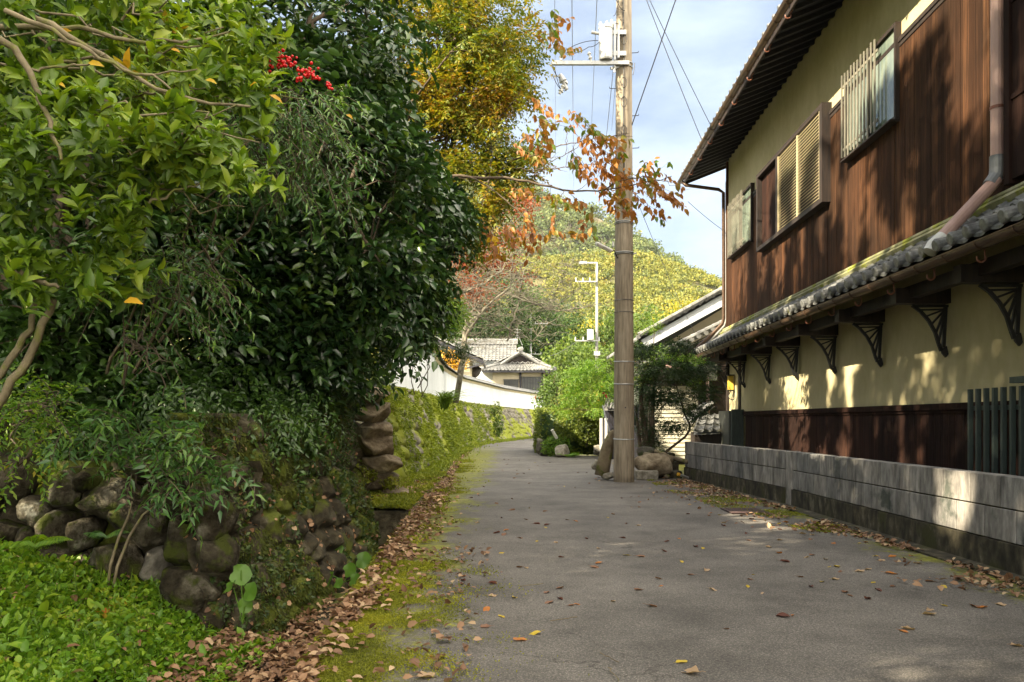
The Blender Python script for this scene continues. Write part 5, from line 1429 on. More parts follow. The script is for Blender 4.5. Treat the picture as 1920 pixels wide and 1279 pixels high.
lb = MB(); yl = [(162, 548, 3.9, .10), (232, 566, 3.9, .13), (165, 118, 3.9, .09), (105, 155, 3.9, .07), (505, 178, 4.3, .09), (470, 162, 4.4, .07), (385, 150, 4.1, .08), (110, 62, 4.3, .09), (650, 215, 5.0, .07), (320, 92, 4.2, .06)]
P = np.array([at(a, c, Y) for a, c, Y, _ in yl])
leaves(lb, P, unit(np.array((1, -.2, -.25)) + R.normal(0, .3, P.shape)), np.array((.1, -.8, .5)) + R.normal(0, .2, P.shape), np.array([q[3] for q in yl]) * .9, .38, 'oval')
lb.build('yellowed_leaves', M['yellow_leaf'], t)

# nandina with red berries
t = thing('nandina', 'arching narrow leaved shrub carrying a cluster of red berries', 'shrub', (-3.2, 6.2, 1.0))
ells = [E(560, 215, 5.6, .34, .3, .30), E(470, 260, 5.4, .30, .3, .28), E(600, 300, 5.8, .25, .25, .25), E(330, 490, 5.2, .30, .3, .40), E(260, 560, 5.0, .25, .25, .25), E(430, 130, 5.5, .22, .25, .14)]
P, D = crown(ells, 330, .1, -.3, 2, 8)
D = unit(D * .5 + R.normal(0, .3, D.shape) + np.array((.55, -.35, -.25)))
lb, w = MB(), MB()
twigs(lb, P, D, 9, .30, .085, .20, 'lance', .45, wood=w)
for a, c in (((250, 700), (560, 160)), ((230, 720), (470, 250)), ((200, 700), (330, 470)), ((300, 640), (600, 300)), ((430, 560), (330, 380))):
    w.tube(curve(at(*a, 6.2), at(*c, 5.5), 10, -.12, .15), np.linspace(.014, .004, 10), 5, False)
w.build('stems', M['bark'], t); lb.build('leaves', M['nandina'], t)
for cx, cy_, n, sx, sy in ((532, 117, 46, 22, 13), (578, 138, 34, 20, 12), (618, 160, 7, 7, 6), (245, 262, 14, 24, 11), (510, 118, 8, 12, 14), (560, 148, 6, 14, 6)):
    bb = MB()
    for i in range(n):
        p = at(cx + R.normal(0, sx * .55), cy_ + R.normal(0, sy * .55), 5.15 + R.uniform(-.06, .06)); bb.add(ICO[2][0] * R.uniform(.008, .013) + p, ICO[2][1])
    bb.build('berry_cluster', M['berry'], t, smooth=True)
# fresh sprig above the boulders
def sprig(name, label, spots, n_, L, W, kind, mat, base, Y, tl=.22, k=9, cat='shrub'):
    t = thing(name, label, cat, base)
    lb, w = MB(), MB()
    P = np.concatenate([at(px, py, Y) + R.normal(0, 1, (n, 3)) * np.array((sx, .12, sz)) for px, py, sx, sz, n in spots])
    D = unit(R.normal(0, .45, P.shape) + np.array((.25, -.5, .1)))
    twigs(lb, P, D, k, tl, L, W, kind, .3, wood=w)
    for i in range(6): w.tube(curve(base, P[R.integers(len(P))], 7, -.1, .2), np.linspace(.009, .003, 7), 5, False)
    w.build('stems', M['bark'], t); lb.build('leaves', M[mat], t); return t
sprig('nandina', 'fresh blue green leafy sprig growing out above the dark boulders', [(230, 805, .20, .08, 44), (310, 850, .22, .09, 56), (370, 905, .14, .09, 30), (200, 840, .16, .06, 16)], 0, .085, .30, 'lance', 'nandina', at(270, 930, 6.0), 5.35)
sprig('fern_sprig', 'short yellow green sprig hanging at the left above the boulders', [(90, 745, .10, .03, 10), (60, 790, .12, .04, 8)], 0, .05, .3, 'lance', 'bright', at(20, 800, 5.6), 5.0)
sprig('trailing_sprig', 'single thin twig arching down in the dark under the branches', [(270, 660, .06, .06, 4), (300, 700, .05, .05, 3)], 0, .05, .2, 'lance', 'nandina', at(230, 640, 5.4), 4.9, .2, 8)

# autumn tree over the bend
INFRAME = False
tree('autumn_tree', 'tall tree in green, yellow and rust leaf over the bend of the road', 'tree', (-3.9, 15.2, 1.6),
     [E(885, 170, 14.6, .95, 1.3, 1.6), E(912, 20, 14.8, .85, 1.4, 1.5), E(840, 60, 15.0, 1.3, 1.5, 1.6), E(945, 240, 14.2, .52, .9, .70), E(880, 360, 14.4, .75, .9, .75), E(840, -160, 15, 1.9, 1.9, 1.6), E(820, 250, 14.8, .9, 1.2, 1.4), E(965, 120, 14.2, .40, .8, .9), E(990, 320, 14.0, .35, .6, .30), E(930, 410, 14.0, .42, .6, .35), E(880, 440, 14.2, .4, .5, .3)],
     5800, 'autumn', .092, .45, 10, 'small', 'twig', at(850, 60, 15.2), .16, 34, 420, inner=.25, gap=-.03, f=1.7, tl=.34, droop=.3, seed=13.3)
INFRAME = True
mass('young_tree', 'rounded light green shrub above the start of the white wall', 'shrub',
     [E(800, 600, 17.5, .65, .6, .55), E(840, 590, 18.0, .45, .5, .35), E(700, 705, 15.5, .35, .4, .22), E(780, 640, 17.2, .45, .4, .3)], 1200, 'bright', .07, .42, 8, 'small', tl=.2, droop=.2, gap=-.15)
mass('young_tree', 'dark leafy bush hanging beside the young green one', 'shrub',
     [E(745, 620, 15.5, .5, .5, .45), E(850, 645, 17.0, .28, .4, .22)], 620, 'ivy', .07, .42, 8, 'small', tl=.2, droop=.4, gap=-.15, down=True)

# long branch with turning leaves reaching across the pole
t = thing('leafy_branch', 'long branch of turning oval leaves reaching across the sky in front of the pole', 'branch', at(800, 330, 13.0))
w, lb = MB(), MB()
def bline(pts, Y0_, Y1_, r0, r1, n=22):
    Ys = np.linspace(Y0_, Y1_, len(pts))
    P = resample(np.array([at(px, py, Y) for (px, py), Y in zip(pts, Ys)]), n); P[1:-1] += R.normal(0, .01, P[1:-1].shape)
    w.tube(P, np.linspace(r0, r1, n), 6, False); return P
main = bline([(800, 330), (880, 332), (960, 335), (1010, 345), (1060, 357), (1130, 358), (1200, 345), (1260, 330)], 13.2, 12.4, .030, .005)
b2 = bline([(880, 332), (930, 360), (970, 395), (1010, 430), (1045, 460), (1056, 495)], 13.0, 12.6, .014, .003)
b3 = bline([(960, 300), (1020, 285), (1060, 270), (1110, 262), (1180, 250)], 13.3, 12.8, .012, .003)
b4 = bline([(1000, 330), (1040, 300), (1080, 280), (1100, 240)], 13.1, 12.7, .008, .003)
b5 = bline([(960, 316), (1030, 318), (1100, 310), (1150, 300)], 13.3, 12.9, .008, .003)
b6 = bline([(1130, 358), (1160, 340), (1210, 330), (1270, 345)], 12.5, 12.2, .008, .003)
b7 = bline([(1060, 357), (1040, 380), (1045, 420)], 12.7, 12.5, .006, .003)
for i in range(34):
    a = [main, b3, b4, b5][i % 4][R.integers(2, 21)]; c = a + np.array((R.uniform(-.1, .5), R.uniform(-.2, .2), R.uniform(-.25, .35)))
    w.tube(curve(a, c, 6, .0, .3), np.linspace(.005, .0015, 6), 4, False)
def pinnate(a, c, k, L, sag=.12, wj=.1):
    P = curve(a, c, 12, sag, .05); w.tube(P, np.linspace(.004, .0015, 12), 4, False)
    Q = resample(P, k); T_ = unit(np.gradient(Q, axis=0))
    for s_ in (1, -1):
        d = T_ * .35 + np.array((0, -.25 * s_, -.75)) + R.normal(0, .38, T_.shape) + np.array((.25 * s_, 0, 0))
        kk = R.uniform(0, 1, k) < .82
        leaves(lb, (Q + R.normal(0, .018, Q.shape))[kk], d[kk], (np.array((.1, -.9, .3)) + R.normal(0, .55, Q.shape))[kk], L * R.uniform(.55, 1.2, kk.sum()), R.uniform(.4, .6, kk.sum()), 'oval')
spec = [((1065, 225), (1120, 300), 9), ((1085, 215), (1150, 262), 10), ((1100, 240), (1170, 290), 10), ((1100, 262), (1175, 330), 10), ((1130, 255), (1180, 262), 7), ((1090, 300), (1150, 365), 9),
        ((1110, 310), (1165, 350), 9), ((1140, 300), (1200, 345), 9), ((1150, 320), (1215, 360), 9), ((1160, 340), (1195, 405), 8), ((1175, 345), (1232, 395), 9), ((1200, 335), (1265, 372), 10), ((1215, 330), (1282, 388), 10),
        ((1215, 345), (1250, 410), 8), ((1190, 365), (1245, 415), 8), ((1245, 325), (1278, 350), 5), ((1130, 350), (1185, 385), 8), ((1190, 330), (1225, 300), 5), ((1110, 385), (1112, 445), 8), ((1036, 365), (1075, 385), 8),
        ((1045, 375), (1030, 440), 8), ((1065, 360), (1095, 380), 5), ((1036, 430), (1085, 438), 8), ((990, 400), (1000, 450), 7), ((1010, 440), (1010, 480), 4), ((945, 420), (965, 455), 8), ((920, 430), (925, 480), 6), ((955, 360), (985, 360), 6),
        ((1000, 362), (1030, 366), 5), ((1035, 20), (1068, 40), 7), ((1040, 35), (1050, 90), 8), ((1048, 95), (1068, 98), 4), ((1030, 40), (1035, 70), 6), ((1000, 215), (1045, 235), 9), ((1010, 235), (1030, 265), 8), ((1010, 200), (1055, 216), 8),
        ((965, 270), (1010, 300), 9), ((985, 250), (1030, 285), 9), ((1075, 285), (1080, 320), 5), ((1070, 300), (1100, 335), 8), ((1140, 375), (1172, 400), 7), ((1205, 300), (1220, 322), 4), ((900, 400), (935, 470), 9), ((870, 410), (900, 440), 7)]
for a, c, k in spec:
    Y = R.uniform(12.1, 13.0)
    pinnate(at(*a, Y), at(*c, Y - .15), k, .135)
    for _ in range(int(R.integers(0, 3))):
        j = R.normal(0, 9, 2); pinnate(at(a[0] + j[0], a[1] + j[1], Y + .3), at(c[0] + j[0] * 2, c[1] + j[1], Y + .2), k, .12)
w.build('wood', M['bark'], t, smooth=True); lb.build('leaves', M['branch_leaf'], t)
b = MB(); P = at(924, 450, 12.4) + R.normal(0, .04, (6, 3)); leaves(b, P, R.normal(0, .4, P.shape) + np.array((0, 0, -1)), R.normal(0, .3, P.shape) + np.array((0, -1, 0)), .12, .6, 'oval'); b.build('golden_leaves', M['yellow_leaf'], t)

# bare lichened cherry and red maple behind it
t = thing('bare_tree', 'bare lichen grey tree with spreading twigs above the tiled roofs', 'tree', (-1.9, 33, 2.0))
w = MB(); pool = []
def bt(pts, Y, r0, r1, n=14, sp=1.2):
    P = resample(np.array([at(px, py, Y + R.uniform(-.2, .2)) for px, py in pts]), n); P[1:-1] += R.normal(0, .03, P[1:-1].shape)
    w.tube(P, np.linspace(r0, r1, n) * .55, 6, False); pool.append(P); return P
bt([(860, 700), (868, 660), (880, 620), (900, 590), (930, 560), (955, 540)], 32, .16, .08)
bt([(950, 640), (962, 600), (972, 570), (975, 540), (985, 500)], 32, .07, .03)
bt([(820, 552), (870, 550), (905, 535), (940, 510)], 31, .07, .03)
bt([(850, 575), (890, 590), (920, 600), (960, 620), (1000, 640), (1020, 615), (1030, 605)], 31.5, .07, .03)
bt([(960, 556), (1000, 570), (1045, 585), (1080, 580), (1100, 575)], 32, .08, .03)
bt([(940, 550), (985, 558), (1030, 580), (1060, 560), (1085, 540), (1115, 560)], 33, .07, .02)
bt([(955, 540), (990, 480), (1020, 450), (1080, 440)], 32, .05, .015)
bt([(955, 540), (960, 480), (940, 440), (942, 420)], 32, .05, .015)
bt([(1030, 580), (1050, 530), (1075, 490)], 33, .03, .01)
bt([(900, 590), (880, 570), (850, 520), (845, 500)], 31, .05, .015)
allp = np.concatenate(pool)
for i in range(520):
    a = allp[R.integers(len(allp))]; an = R.uniform(-.5, math.pi + .5) ; l = R.uniform(.5, 1.6)
    if a[0] > 1.5: l *= .6
    c = a + np.array((math.cos(an) * l, R.uniform(-.5, .5), math.sin(an) * l * .55))
    P = curve(a, c, 6, R.uniform(-.2, .1), .35); w.tube(P, np.linspace(.016, .004, 6), 3, False)
    for q in range(2):
        a2 = P[R.integers(2, 6)]; w.tube(curve(a2, a2 + R.normal(0, .28, 3), 4, 0, .3), [.008, .006, .005, .003], 3, False)
w.build('wood', M['bark_lichen'], t, smooth=True)
tree('maple_tree', 'red leaved maple behind the bare grey tree', 'tree', (-2.6, 37, 2.1),
     [E(850, 480, 36, 1.3, 1.3, 1.0), E(935, 490, 36, 1.6, 1.3, .55), E(900, 540, 36, 1.6, 1.3, .7), E(965, 385, 37, 1.0, 1.0, .45), E(985, 520, 36, .8, .8, .45), E(1000, 545, 36, .5, .5, .35), E(955, 445, 36, 1.2, .9, .4), E(880, 430, 36, 1.1, 1, .5)],
     900, 'maple_red', .12, .7, 8, 'small', 'loose', at(900, 420, 36.5), .14, 20, 200, inner=.1, gap=.0, f=.9, tl=.20, bark='bark_lichen', twr=.012)
tree('yellow_maple', 'small golden leaved tree beside the brown eave above the white wall', 'tree', at(852, 700, 44),
     [E(850, 682, 44, .65, .6, .35), E(842, 672, 44, .4, .4, .25)], 160, 'yellow_leaf', .16, .7, 6, 'small', 'loose', tr=.05, nl=5, nt=20, tl=.15, inner=.1, gap=-.5)

# dark cedars and mixed trees behind the tiled roofs
gp = 'trees behind the tiled roofs'
def bgtree(px, py, Y, rx, rz, n, mat, label, L, py_base=720, k=8, group=gp, name='tree', extra=()):
    base = at(px, py_base, Y); base[2] = 0.0
    ells = [E(px, py, Y, rx, rx * .9, rz)] + [E(*e) for e in extra]
    return tree(name, label, 'tree', base, ells, n, mat, L, .6, k, 'small', 'loose', tr=.18, nl=10, nt=30, group=group, inner=.45, gap=-.12, f=.55, tl=L * 1.1, twr=.02)
bgtree(860, 600, 88, 5.5, 5.5, 900, 'cedar_leaf', 'dark cedar at the left end behind the tiled roofs', .42, extra=[(840, 530, 88, 3.5, 3.5, 4)], name='cedar_tree')
bgtree(935, 600, 92, 5.0, 5.5, 900, 'cedar_leaf', 'dark green cedar directly above the two storey roof ridge', .42, name='cedar_tree')
bgtree(1000, 625, 96, 4.5, 5.0, 900, 'cedar_leaf', 'dark green cedar behind the distant double pole', .42, extra=[(1000, 700, 96, 4.5, 4, 4)], name='cedar_tree')
bgtree(1050, 625, 104, 3.4, 4.4, 700, 'cedar_leaf', 'dense green bamboo like tree with a rounded top near the slim pole', .42, extra=[(1040, 690, 104, 4, 3, 4)], name='bamboo_grove')
bgtree(1100, 655, 110, 3.4, 3.4, 600, 'gold_leaf', 'yellow leaved tree at the foot of the sunlit hill', .45)
bgtree(1070, 690, 84, 3.0, 2.6, 600, 'mid_leaf', 'mid green tree between the small roof and the slim pole', .36)
bgtree(1140, 640, 100, 3.2, 4.0, 600, 'mid_leaf', 'mid green tree behind the tall concrete pole', .4)
bgtree(1120, 700, 70, 2.6, 2.6, 600, 'mid_leaf', 'green tree low behind the feathery maple', .3)
bgtree(1210, 640, 120, 5.0, 4.5, 600, 'mid_leaf', 'green tree rising over the neighbouring gable', .5)
bgtree(1290, 620, 130, 6.0, 5.0, 600, 'gold_leaf', 'gold green tree right of the one over the neighbouring gable', .5)
bgtree(780, 560, 60, 4.5, 4.0, 700, 'cedar_leaf', 'dark tree hidden mostly behind the leaning camellia', .35)
bgtree(1055, 735, 52, 1.3, 1.5, 450, 'mid_leaf', 'rounded green bush against the end of the white wall', .2, extra=[(1045, 760, 52, 1.2, 1, 1.2)])

# hedge, maple and shrubs on the inside of the bend
def boxcrown(x0, x1, y0, y1, z0, z1, n):
    u = R.uniform(-1, 1, (n, 3)); ax = R.integers(0, 3, n); sgn = np.where(R.uniform(0, 1, n) < .5, -1., 1.)
    u[np.arange(n), ax] = sgn * R.uniform(.82, 1.0, n)
    u = np.sign(u) * np.abs(u) ** .9
    c = np.array(((x0 + x1) / 2, (y0 + y1) / 2, (z0 + z1) / 2)); h = np.array(((x1 - x0) / 2, (y1 - y0) / 2, (z1 - z0) / 2))
    P = c + u * h; P += nz3(P, 1.4, 3)[:, None] * .10
    return P, unit(u ** 3)
t = thing('clipped_hedge', 'clipped yellow green hedge at the inside of the bend', 'hedge', (1.8, 32, 0))
P, D = boxcrown(.95, 3.6, 29.5, 35, .05, 1.72, 5200); lb = MB(); rosettes(lb, P, D + R.normal(0, .4, D.shape), 6, .085, .5, 'small', 1.0); lb.build('foliage', M['hedge'], t)
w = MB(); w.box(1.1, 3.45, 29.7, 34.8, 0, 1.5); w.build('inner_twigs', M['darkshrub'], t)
mass('round_bush', 'small bright green bush in front of the clipped hedge', 'shrub', [E(1043, 838, 28.4, .55, .4, .42)], 420, 'bright', .07, .5, 7, 'small', 'rosette', inner=.5, gap=-.5)
mass('flowering_shrub', 'green shrub flecked with orange leaves behind the round bush', 'shrub', [E(1075, 790, 29.0, .8, .6, .8), E(1110, 800, 28.8, .75, .5, .75), E(1090, 740, 29.5, .8, .6, .6), E(1130, 790, 29.5, .5, .5, .8)], 2300, 'hedge', .08, .5, 7, 'small', 'rosette', inner=.5, gap=-.35)
mass('feathery_maple', 'bright green feathery maple with layered sprays left of the pole', 'tree', [E(1095, 705, 27.5, .75, .6, .16), E(1110, 690, 27.5, .5, .5, .14), E(1120, 735, 27.3, .75, .6, .15), E(1080, 740, 27.6, .5, .6, .14), E(1145, 715, 27.3, .5, .5, .13), E(1130, 765, 27.0, .6, .5, .14), E(1062, 768, 27.8, .4, .4, .12)],
     1500, 'bright', .075, .4, 8, 'small', tl=.28, droop=.15, inner=.1, gap=-.4)
fern((2.0, 27.6, .0), 12, .6, 'bright fern tuft between the pale rocks at the bend')
def rk(name, px, py, Y, w_, h_, label, mat='pale_stone', seed=1, tilt=0.0, block=.3):
    b = MB(); rock(b, at(px, py, Y), (w_ / F * Y * .5, .8 * w_ / F * Y * .5, h_ / F * Y * .5), seed, 3, block, tilt)
    return tag(b.build(name, M[mat], smooth=True), label, 'rock')
rk('rock', 1053, 848, 27.6, 28, 26, 'pale pointed rock at the foot of the round bush', seed=4, tilt=.5)
rk('rock', 1014, 836, 29.2, 18, 30, 'grey upright rock left of the round bush', 'stone', seed=9)
rk('rock', 1022, 850, 28.6, 20, 12, 'flat grey rock left of the pale pointed one', 'stone', seed=12)
rk('rock', 1124, 845, 27.0, 26, 20, 'pale rock behind the leaning stump', seed=14)
rk('rock', 1140, 892, 17.2, 24, 14, 'pale rounded rock at the foot of the stump', seed=16)
rk('rock', 1118, 872, 18.0, 18, 18, 'small tan rock left of the leaning stump', seed=18)
b = MB(); b.tube([at(1044, 822, 28.0), at(1035, 806, 27.9)], .055, 8); tag(b.build('white_marker_post', M['offwhite']), 'short white post leaning in the bushes at the bend', 'post')
# leaning old stump by the pole
b = MB(); b.tube([at(1128, 892, 17.3), at(1133, 865, 17.3), at(1140, 835, 17.25), at(1150, 812, 17.2), at(1151, 806, 17.2)], [.16, .15, .13, .10, .03], 10)
tag(b.build('stump', M['log'], smooth=True), 'leaning weathered stump just left of the tall concrete pole', 'stump')
b = MB(); b.tube([at(1130, 760, 18), at(1141, 800, 17.5), at(1143, 812, 17.4)], .012, 5); tag(b.build('bamboo_cane', M['galv']), 'thin pale cane rising from the top of the leaning stump', 'cane')
t = thing('rose_bush', 'thin stemmed plant with red flowers just left of the tall pole', 'plant', at(1150, 800, 18.5))
lb, w = MB(), MB(); P = at(1140, 752, 18.5) + R.normal(0, 1, (26, 3)) * np.array((.16, .1, .14)); rosettes(lb, P, rnd_dirs(26), 5, .07, .4, 'small'); lb.build('leaves', M['bright'], t)
for c in ((1132, 738), (1138, 744)): w.tube(curve(at(1150, 800, 18.5), at(*c, 18.5), 6, .0, .2), .006, 4, False)
w.build('stems', M['bark'], t)
b = MB(); P = np.repeat(np.array([at(1131, 738, 18.4), at(1137, 743, 18.4)]), 8, 0); leaves(b, P, rnd_dirs(16), rnd_dirs(16), .05, .8, 'round'); b.build('petals', M['red_flower'], t)
t = thing('rose_bush', 'small red flowered plant against the white wall end', 'plant', at(1010, 770, 56))
lb, w = MB(), MB(); P = at(1009, 748, 56) + R.normal(0, 1, (40, 3)) * np.array((.28, .2, .22)); rosettes(lb, P, rnd_dirs(40), 5, .14, .5, 'small'); lb.build('leaves', M['mid_leaf'], t)
w.tube([at(1012, 770, 56), at(1008, 752, 56)], .02, 4); w.build('stems', M['bark'], t)
b = MB(); P = np.concatenate([at(q, 746, 55.8) + R.normal(0, .04, (7, 3)) for q in (1004, 1013)]); leaves(b, P, rnd_dirs(14), rnd_dirs(14), .13, .8, 'round'); b.build('petals', M['red_flower'], t)

# pampas tuft on the mossy wall
def tuft(c, n, L, label, mat='grassblade', lean=(.35, -.2, 0)):
    c = np.array(c, float); b = MB()
    for i in range(n):
        d = R.normal(0, .42, 3) + np.array(lean); d[2] = 0
        t_ = np.linspace(0, 1, 6)[:, None]; l = L * R.uniform(.6, 1.1)
        P = c + R.normal(0, .05, 3) + d * (t_ ** 1.5) * l * 1.1 + np.array((0, 0, 1.)) * (t_ * l * 1.0 - t_ ** 2.6 * l * .62)
        wv = np.array((.9, -.4, 0)) * (1 - t_ ** 2) * .011 + np.array((.001, 0, 0))
        b.grid(np.stack([P - wv, P + wv], 1))
    return tag(b.build('grass_tuft', M[mat], loc=c), label, 'grass tuft')
tuft(at(833, 762, 22.0), 170, .85, 'arching grass tuft on top of the mossy stone wall')
mass('wall_fern', 'green bushy weed high on the stone wall below the white plaster', 'weed', [E(930, 775, 46, .35, .3, .75), E(934, 800, 45, .3, .25, .6)], 160, 'mid_leaf', .16, .45, 6, 'small', 'rosette', inner=.2, gap=-.4)

# shrub right of the pole: dark dense stem mass with arching sprays and thin grey branches
t = thing('arching_shrub', 'dark spreading shrub with thin curved branches right of the tall pole', 'shrub', at(1215, 880, 18.6))
w, lb = MB(), MB()
for pts, r0 in (([(1215, 870), (1208, 800), (1200, 740), (1215, 690)], .09), ([(1225, 875), (1222, 800), (1225, 730), (1240, 680)], .07), ([(1205, 870), (1198, 820), (1192, 760)], .06), ([(1245, 850), (1290, 815), (1296, 800), (1285, 780), (1270, 730), (1262, 700)], .035),
                ([(1296, 800), (1310, 780), (1330, 775)], .015), ([(1235, 770), (1255, 750), (1300, 760), (1312, 775)], .015), ([(1225, 800), (1250, 750), (1275, 745)], .014), ([(1290, 815), (1305, 760), (1300, 730)], .012), ([(1225, 740), (1260, 690), (1320, 690)], .016), ([(1215, 720), (1200, 660), (1185, 640)], .02), ([(1240, 690), (1280, 660), (1310, 650)], .014)):
    P = resample(np.array([at(px, py, 18.6 + R.uniform(-.15, .15)) for px, py in pts]), 12); w.tube(P, np.linspace(r0, r0 * .35, 12), 6, False)
w.build('stems', M['bark'], t, smooth=True)
P, D = crown([E(1215, 770, 18.6, .34, .3, .9), E(1222, 840, 18.6, .34, .3, .4)], 1700, .3, -.5, 2, 3)
twigs(lb, P, unit(D + R.normal(0, .6, D.shape)), 7, .16, .045, .4, 'small', .1)
P, D = crown([E(1240, 690, 18.4, .75, .5, .14), E(1200, 655, 18.6, .45, .4, .16), E(1290, 700, 18.3, .45, .4, .13), E(1320, 735, 18.2, .35, .35, .14), E(1250, 745, 18.3, .45, .4, .10), E(1305, 770, 18.2, .35, .3, .10), E(1270, 650, 18.7, .4, .4, .12), E(1260, 800, 18.3, .4, .3, .08), E(1220, 720, 18.3, .5, .4, .2), E(1330, 690, 18.4, .2, .3, .1)],
             3000, .05, -.3, 2.5, 6)
D[:, 2] *= .3; twigs(lb, P, unit(D + R.normal(0, .5, D.shape) * np.array((1, 1, .35))), 9, .2, .055, .42, 'small', .25, flat=.9)
lb.build('foliage', M['darkshrub'], t)
t = thing('green_sprays', 'brighter green sprays at the top of the arching shrub beside the roof', 'shrub', at(1225, 760, 19.5))
P, D = crown([E(1235, 665, 19.4, .55, .4, .14), E(1290, 680, 19.4, .5, .4, .12), E(1200, 700, 19.4, .3, .3, .2), E(1222, 610, 19.6, .14, .15, .2), E(1310, 705, 19.2, .4, .3, .1)], 700, .05, -.2, 2, 7)
lb, w = MB(), MB(); twigs(lb, P, unit(D * np.array((1, 1, .3)) + R.normal(0, .3, D.shape)), 9, .22, .055, .4, 'small', .2, flat=.9)
w.tube(curve(at(1225, 760, 19.5), at(1225, 600, 19.6), 8, 0, .1), np.linspace(.03, .006, 8), 5, False); w.build('stems', M['bark'], t); lb.build('foliage', M['bright'], t)

# stones, timber and blocks between the pole and the low wall
rk('boulder', 1222, 873, 17.6, 66, 42, 'big mossy boulder between the pole and the block wall', 'brown_stone', 44, 0, .4)
rk('boulder', 1212, 850, 18.4, 40, 26, 'smaller stone on top behind the big mossy boulder', 'stone', 47)
for i, (a, c, r, lab) in enumerate([((1208, 853), (1262, 862), .07, 'thick log lying across the big mossy boulder'), ((1228, 846), (1290, 866), .045, 'thin pole of wood on top of the log pile'), ((1215, 862), (1240, 872), .06, 'short log end poking toward the road'), ((1240, 868), (1252, 895), .06, 'broken log standing at the right of the pile')]):
    b = MB(); b.tube(curve(at(*a, 17.9), at(*c, 17.5), 6, 0, .08), r, 9); tag(b.build('log', M['log'], smooth=True), lab, 'log')
for i, (px, w_, lab) in enumerate([(1202, 20, 'left of two short concrete blocks under the big boulder'), (1222, 22, 'right of two short concrete blocks under the big boulder')]):
    c = at(px, 893, 17.3); b = MB(); b.box(c[0] - w_ / F * 17.3 / 2, c[0] + w_ / F * 17.3 / 2, 17.2, 17.45, 0, .20); tag(b.build('concrete_block', M['pale_stone'], bevel=.012), lab, 'block')
b = MB(); b.tube([at(1290, 896, 17.4), at(1274, 890, 17.2)], .03, 8); o = b.build('drain_pipe', M['pipe_grey']); tag(o, 'grey pipe stub with a yellow cap beside the end of the block wall', 'pipe')
b = MB(); b.tube([at(1274, 890, 17.2), at(1271, 889, 17.18)], .038, 8); b.build('cap', M['yellow_tip'], o)
for z, x1 in ((.18, 4.0), (.36, 4.0)):
    pass
b = MB(); b.box(2.85, 3.78, 17.75, 18.2, -.1, .16); b.box(2.95, 3.80, 18.21, 18.7, -.1, .34); b.box(3.05, 3.82, 18.71, 19.2, -.1, .52)
tag(b.build('stone_steps', M['footing'], bevel=.02), 'dark stone steps in the shade at the end of the block wall', 'steps')

# ------------------------------------------------------------------ neighbouring buildings behind the pole
def roof_plane(b, A, B, C, D, n_c, n_r, amp=.05, step=.03):
    "wavy tiled plane: eave A->B, ridge D->C"
    A, B, C, D = map(lambda q: np.asarray(q, float), (A, B, C, D))
    nrm = unit(np.cross(B - A, D - A)); nrm = nrm * (1 if nrm[2] > 0 else -1)
    u = np.linspace(0, 1, n_c * 6 + 1); f = (u * n_c) % 1
    w = np.where(f < .36, np.sin(f / .36 * math.pi), -.4 * np.sin((f - .36) / .64 * math.pi)) * amp
    G_ = []
    for r in range(n_r):
        for s in (0, 1):
            v = (r + s) / n_r
            P = (A * (1 - v) + D * v)[None] * (1 - u[:, None]) + (B * (1 - v) + C * v)[None] * u[:, None]
            G_.append(P + nrm * (w + step * (1 - s))[:, None])
    low = G_[0] - np.array((0, 0, .06)); b.grid(np.array([low] + G_))
    # underside
    b.add(np.array([A, B, C, D]) - np.array((0, 0, .10)), [[0, 1, 2, 3]])

nb = thing('neighbour_house', 'neighbouring house with a broad white gable and grey tiles behind the arching shrub', 'house', (6.5, 27, 0))
Ya, Yb = 25.6, 34
xl, zl, xa, za_ = 4.15, 3.90, 9.2, 6.75
b = MB(); b.prism([(xl + .5, Ya + .5, 0), (13.4, Ya + .5, 0), (13.4, Ya + .5, 4.2), (xa, Ya + .5, za_ - .3), (xl + .5, Ya + .5, 3.9)], (0, Yb - Ya - 1, 0)); b.build('wall', M['grey_panel'], nb)
b = MB(); b.prism([(xl + .55, Ya + .45, 3.6), (xa, Ya + .45, 6.35), (xa, Ya + .45, 3.6)], (0, .04, 0)); b.build('gable_plaster', M['cream_far'], nb)
b = MB()
b.prism([(xl - .02, Ya, zl - .05), (xa, Ya, za_ - .05), (xa, Ya, za_ - .48), (xl + .15, Ya, zl - .30)], (0, .06, 0)); b.build('barge_board', M['white'], nb)
b = MB()
roof_plane(b, (xl - .1, Yb, zl), (xl - .1, Ya - .05, zl), (xa, Ya - .05, za_), (xa, Yb, za_), 30, 20)
roof_plane(b, (14.2, Ya - .05, zl), (14.2, Yb, zl), (xa, Yb, za_), (xa, Ya - .05, za_), 30, 20)
n = 24
for i in range(n):
    t_ = i / n; c = np.array((xl - .1 + (xa - xl + .1) * t_, Ya - .05, zl + (za_ - zl) * t_)); b.tube([c + np.array((0, -.03, .05)), c + np.array((0, .12, .05)) ], [.07, .07], 8)
    b.tube([c + np.array((0, .0, .10)), c + np.array((.21, 0, .10 + .21 * .564))], [.085, .075], 8)
b.tube([(xa, Ya - .1, za_ + .12), (xa, Yb, za_ + .12)], .16, 10)
b.build('roof_tiles', M['tile_far'], nb)
b = MB(); rock(b, (6.95, Ya - .1, 5.62), (.16, .12, .13), 3, 2); rock(b, (7.15, Ya - .1, 5.78), (.14, .1, .14), 5, 2); rock(b, (6.75, Ya - .1, 5.48), (.12, .1, .1), 7, 2); b.build('ridge_ornament', M['tile_far'], nb)

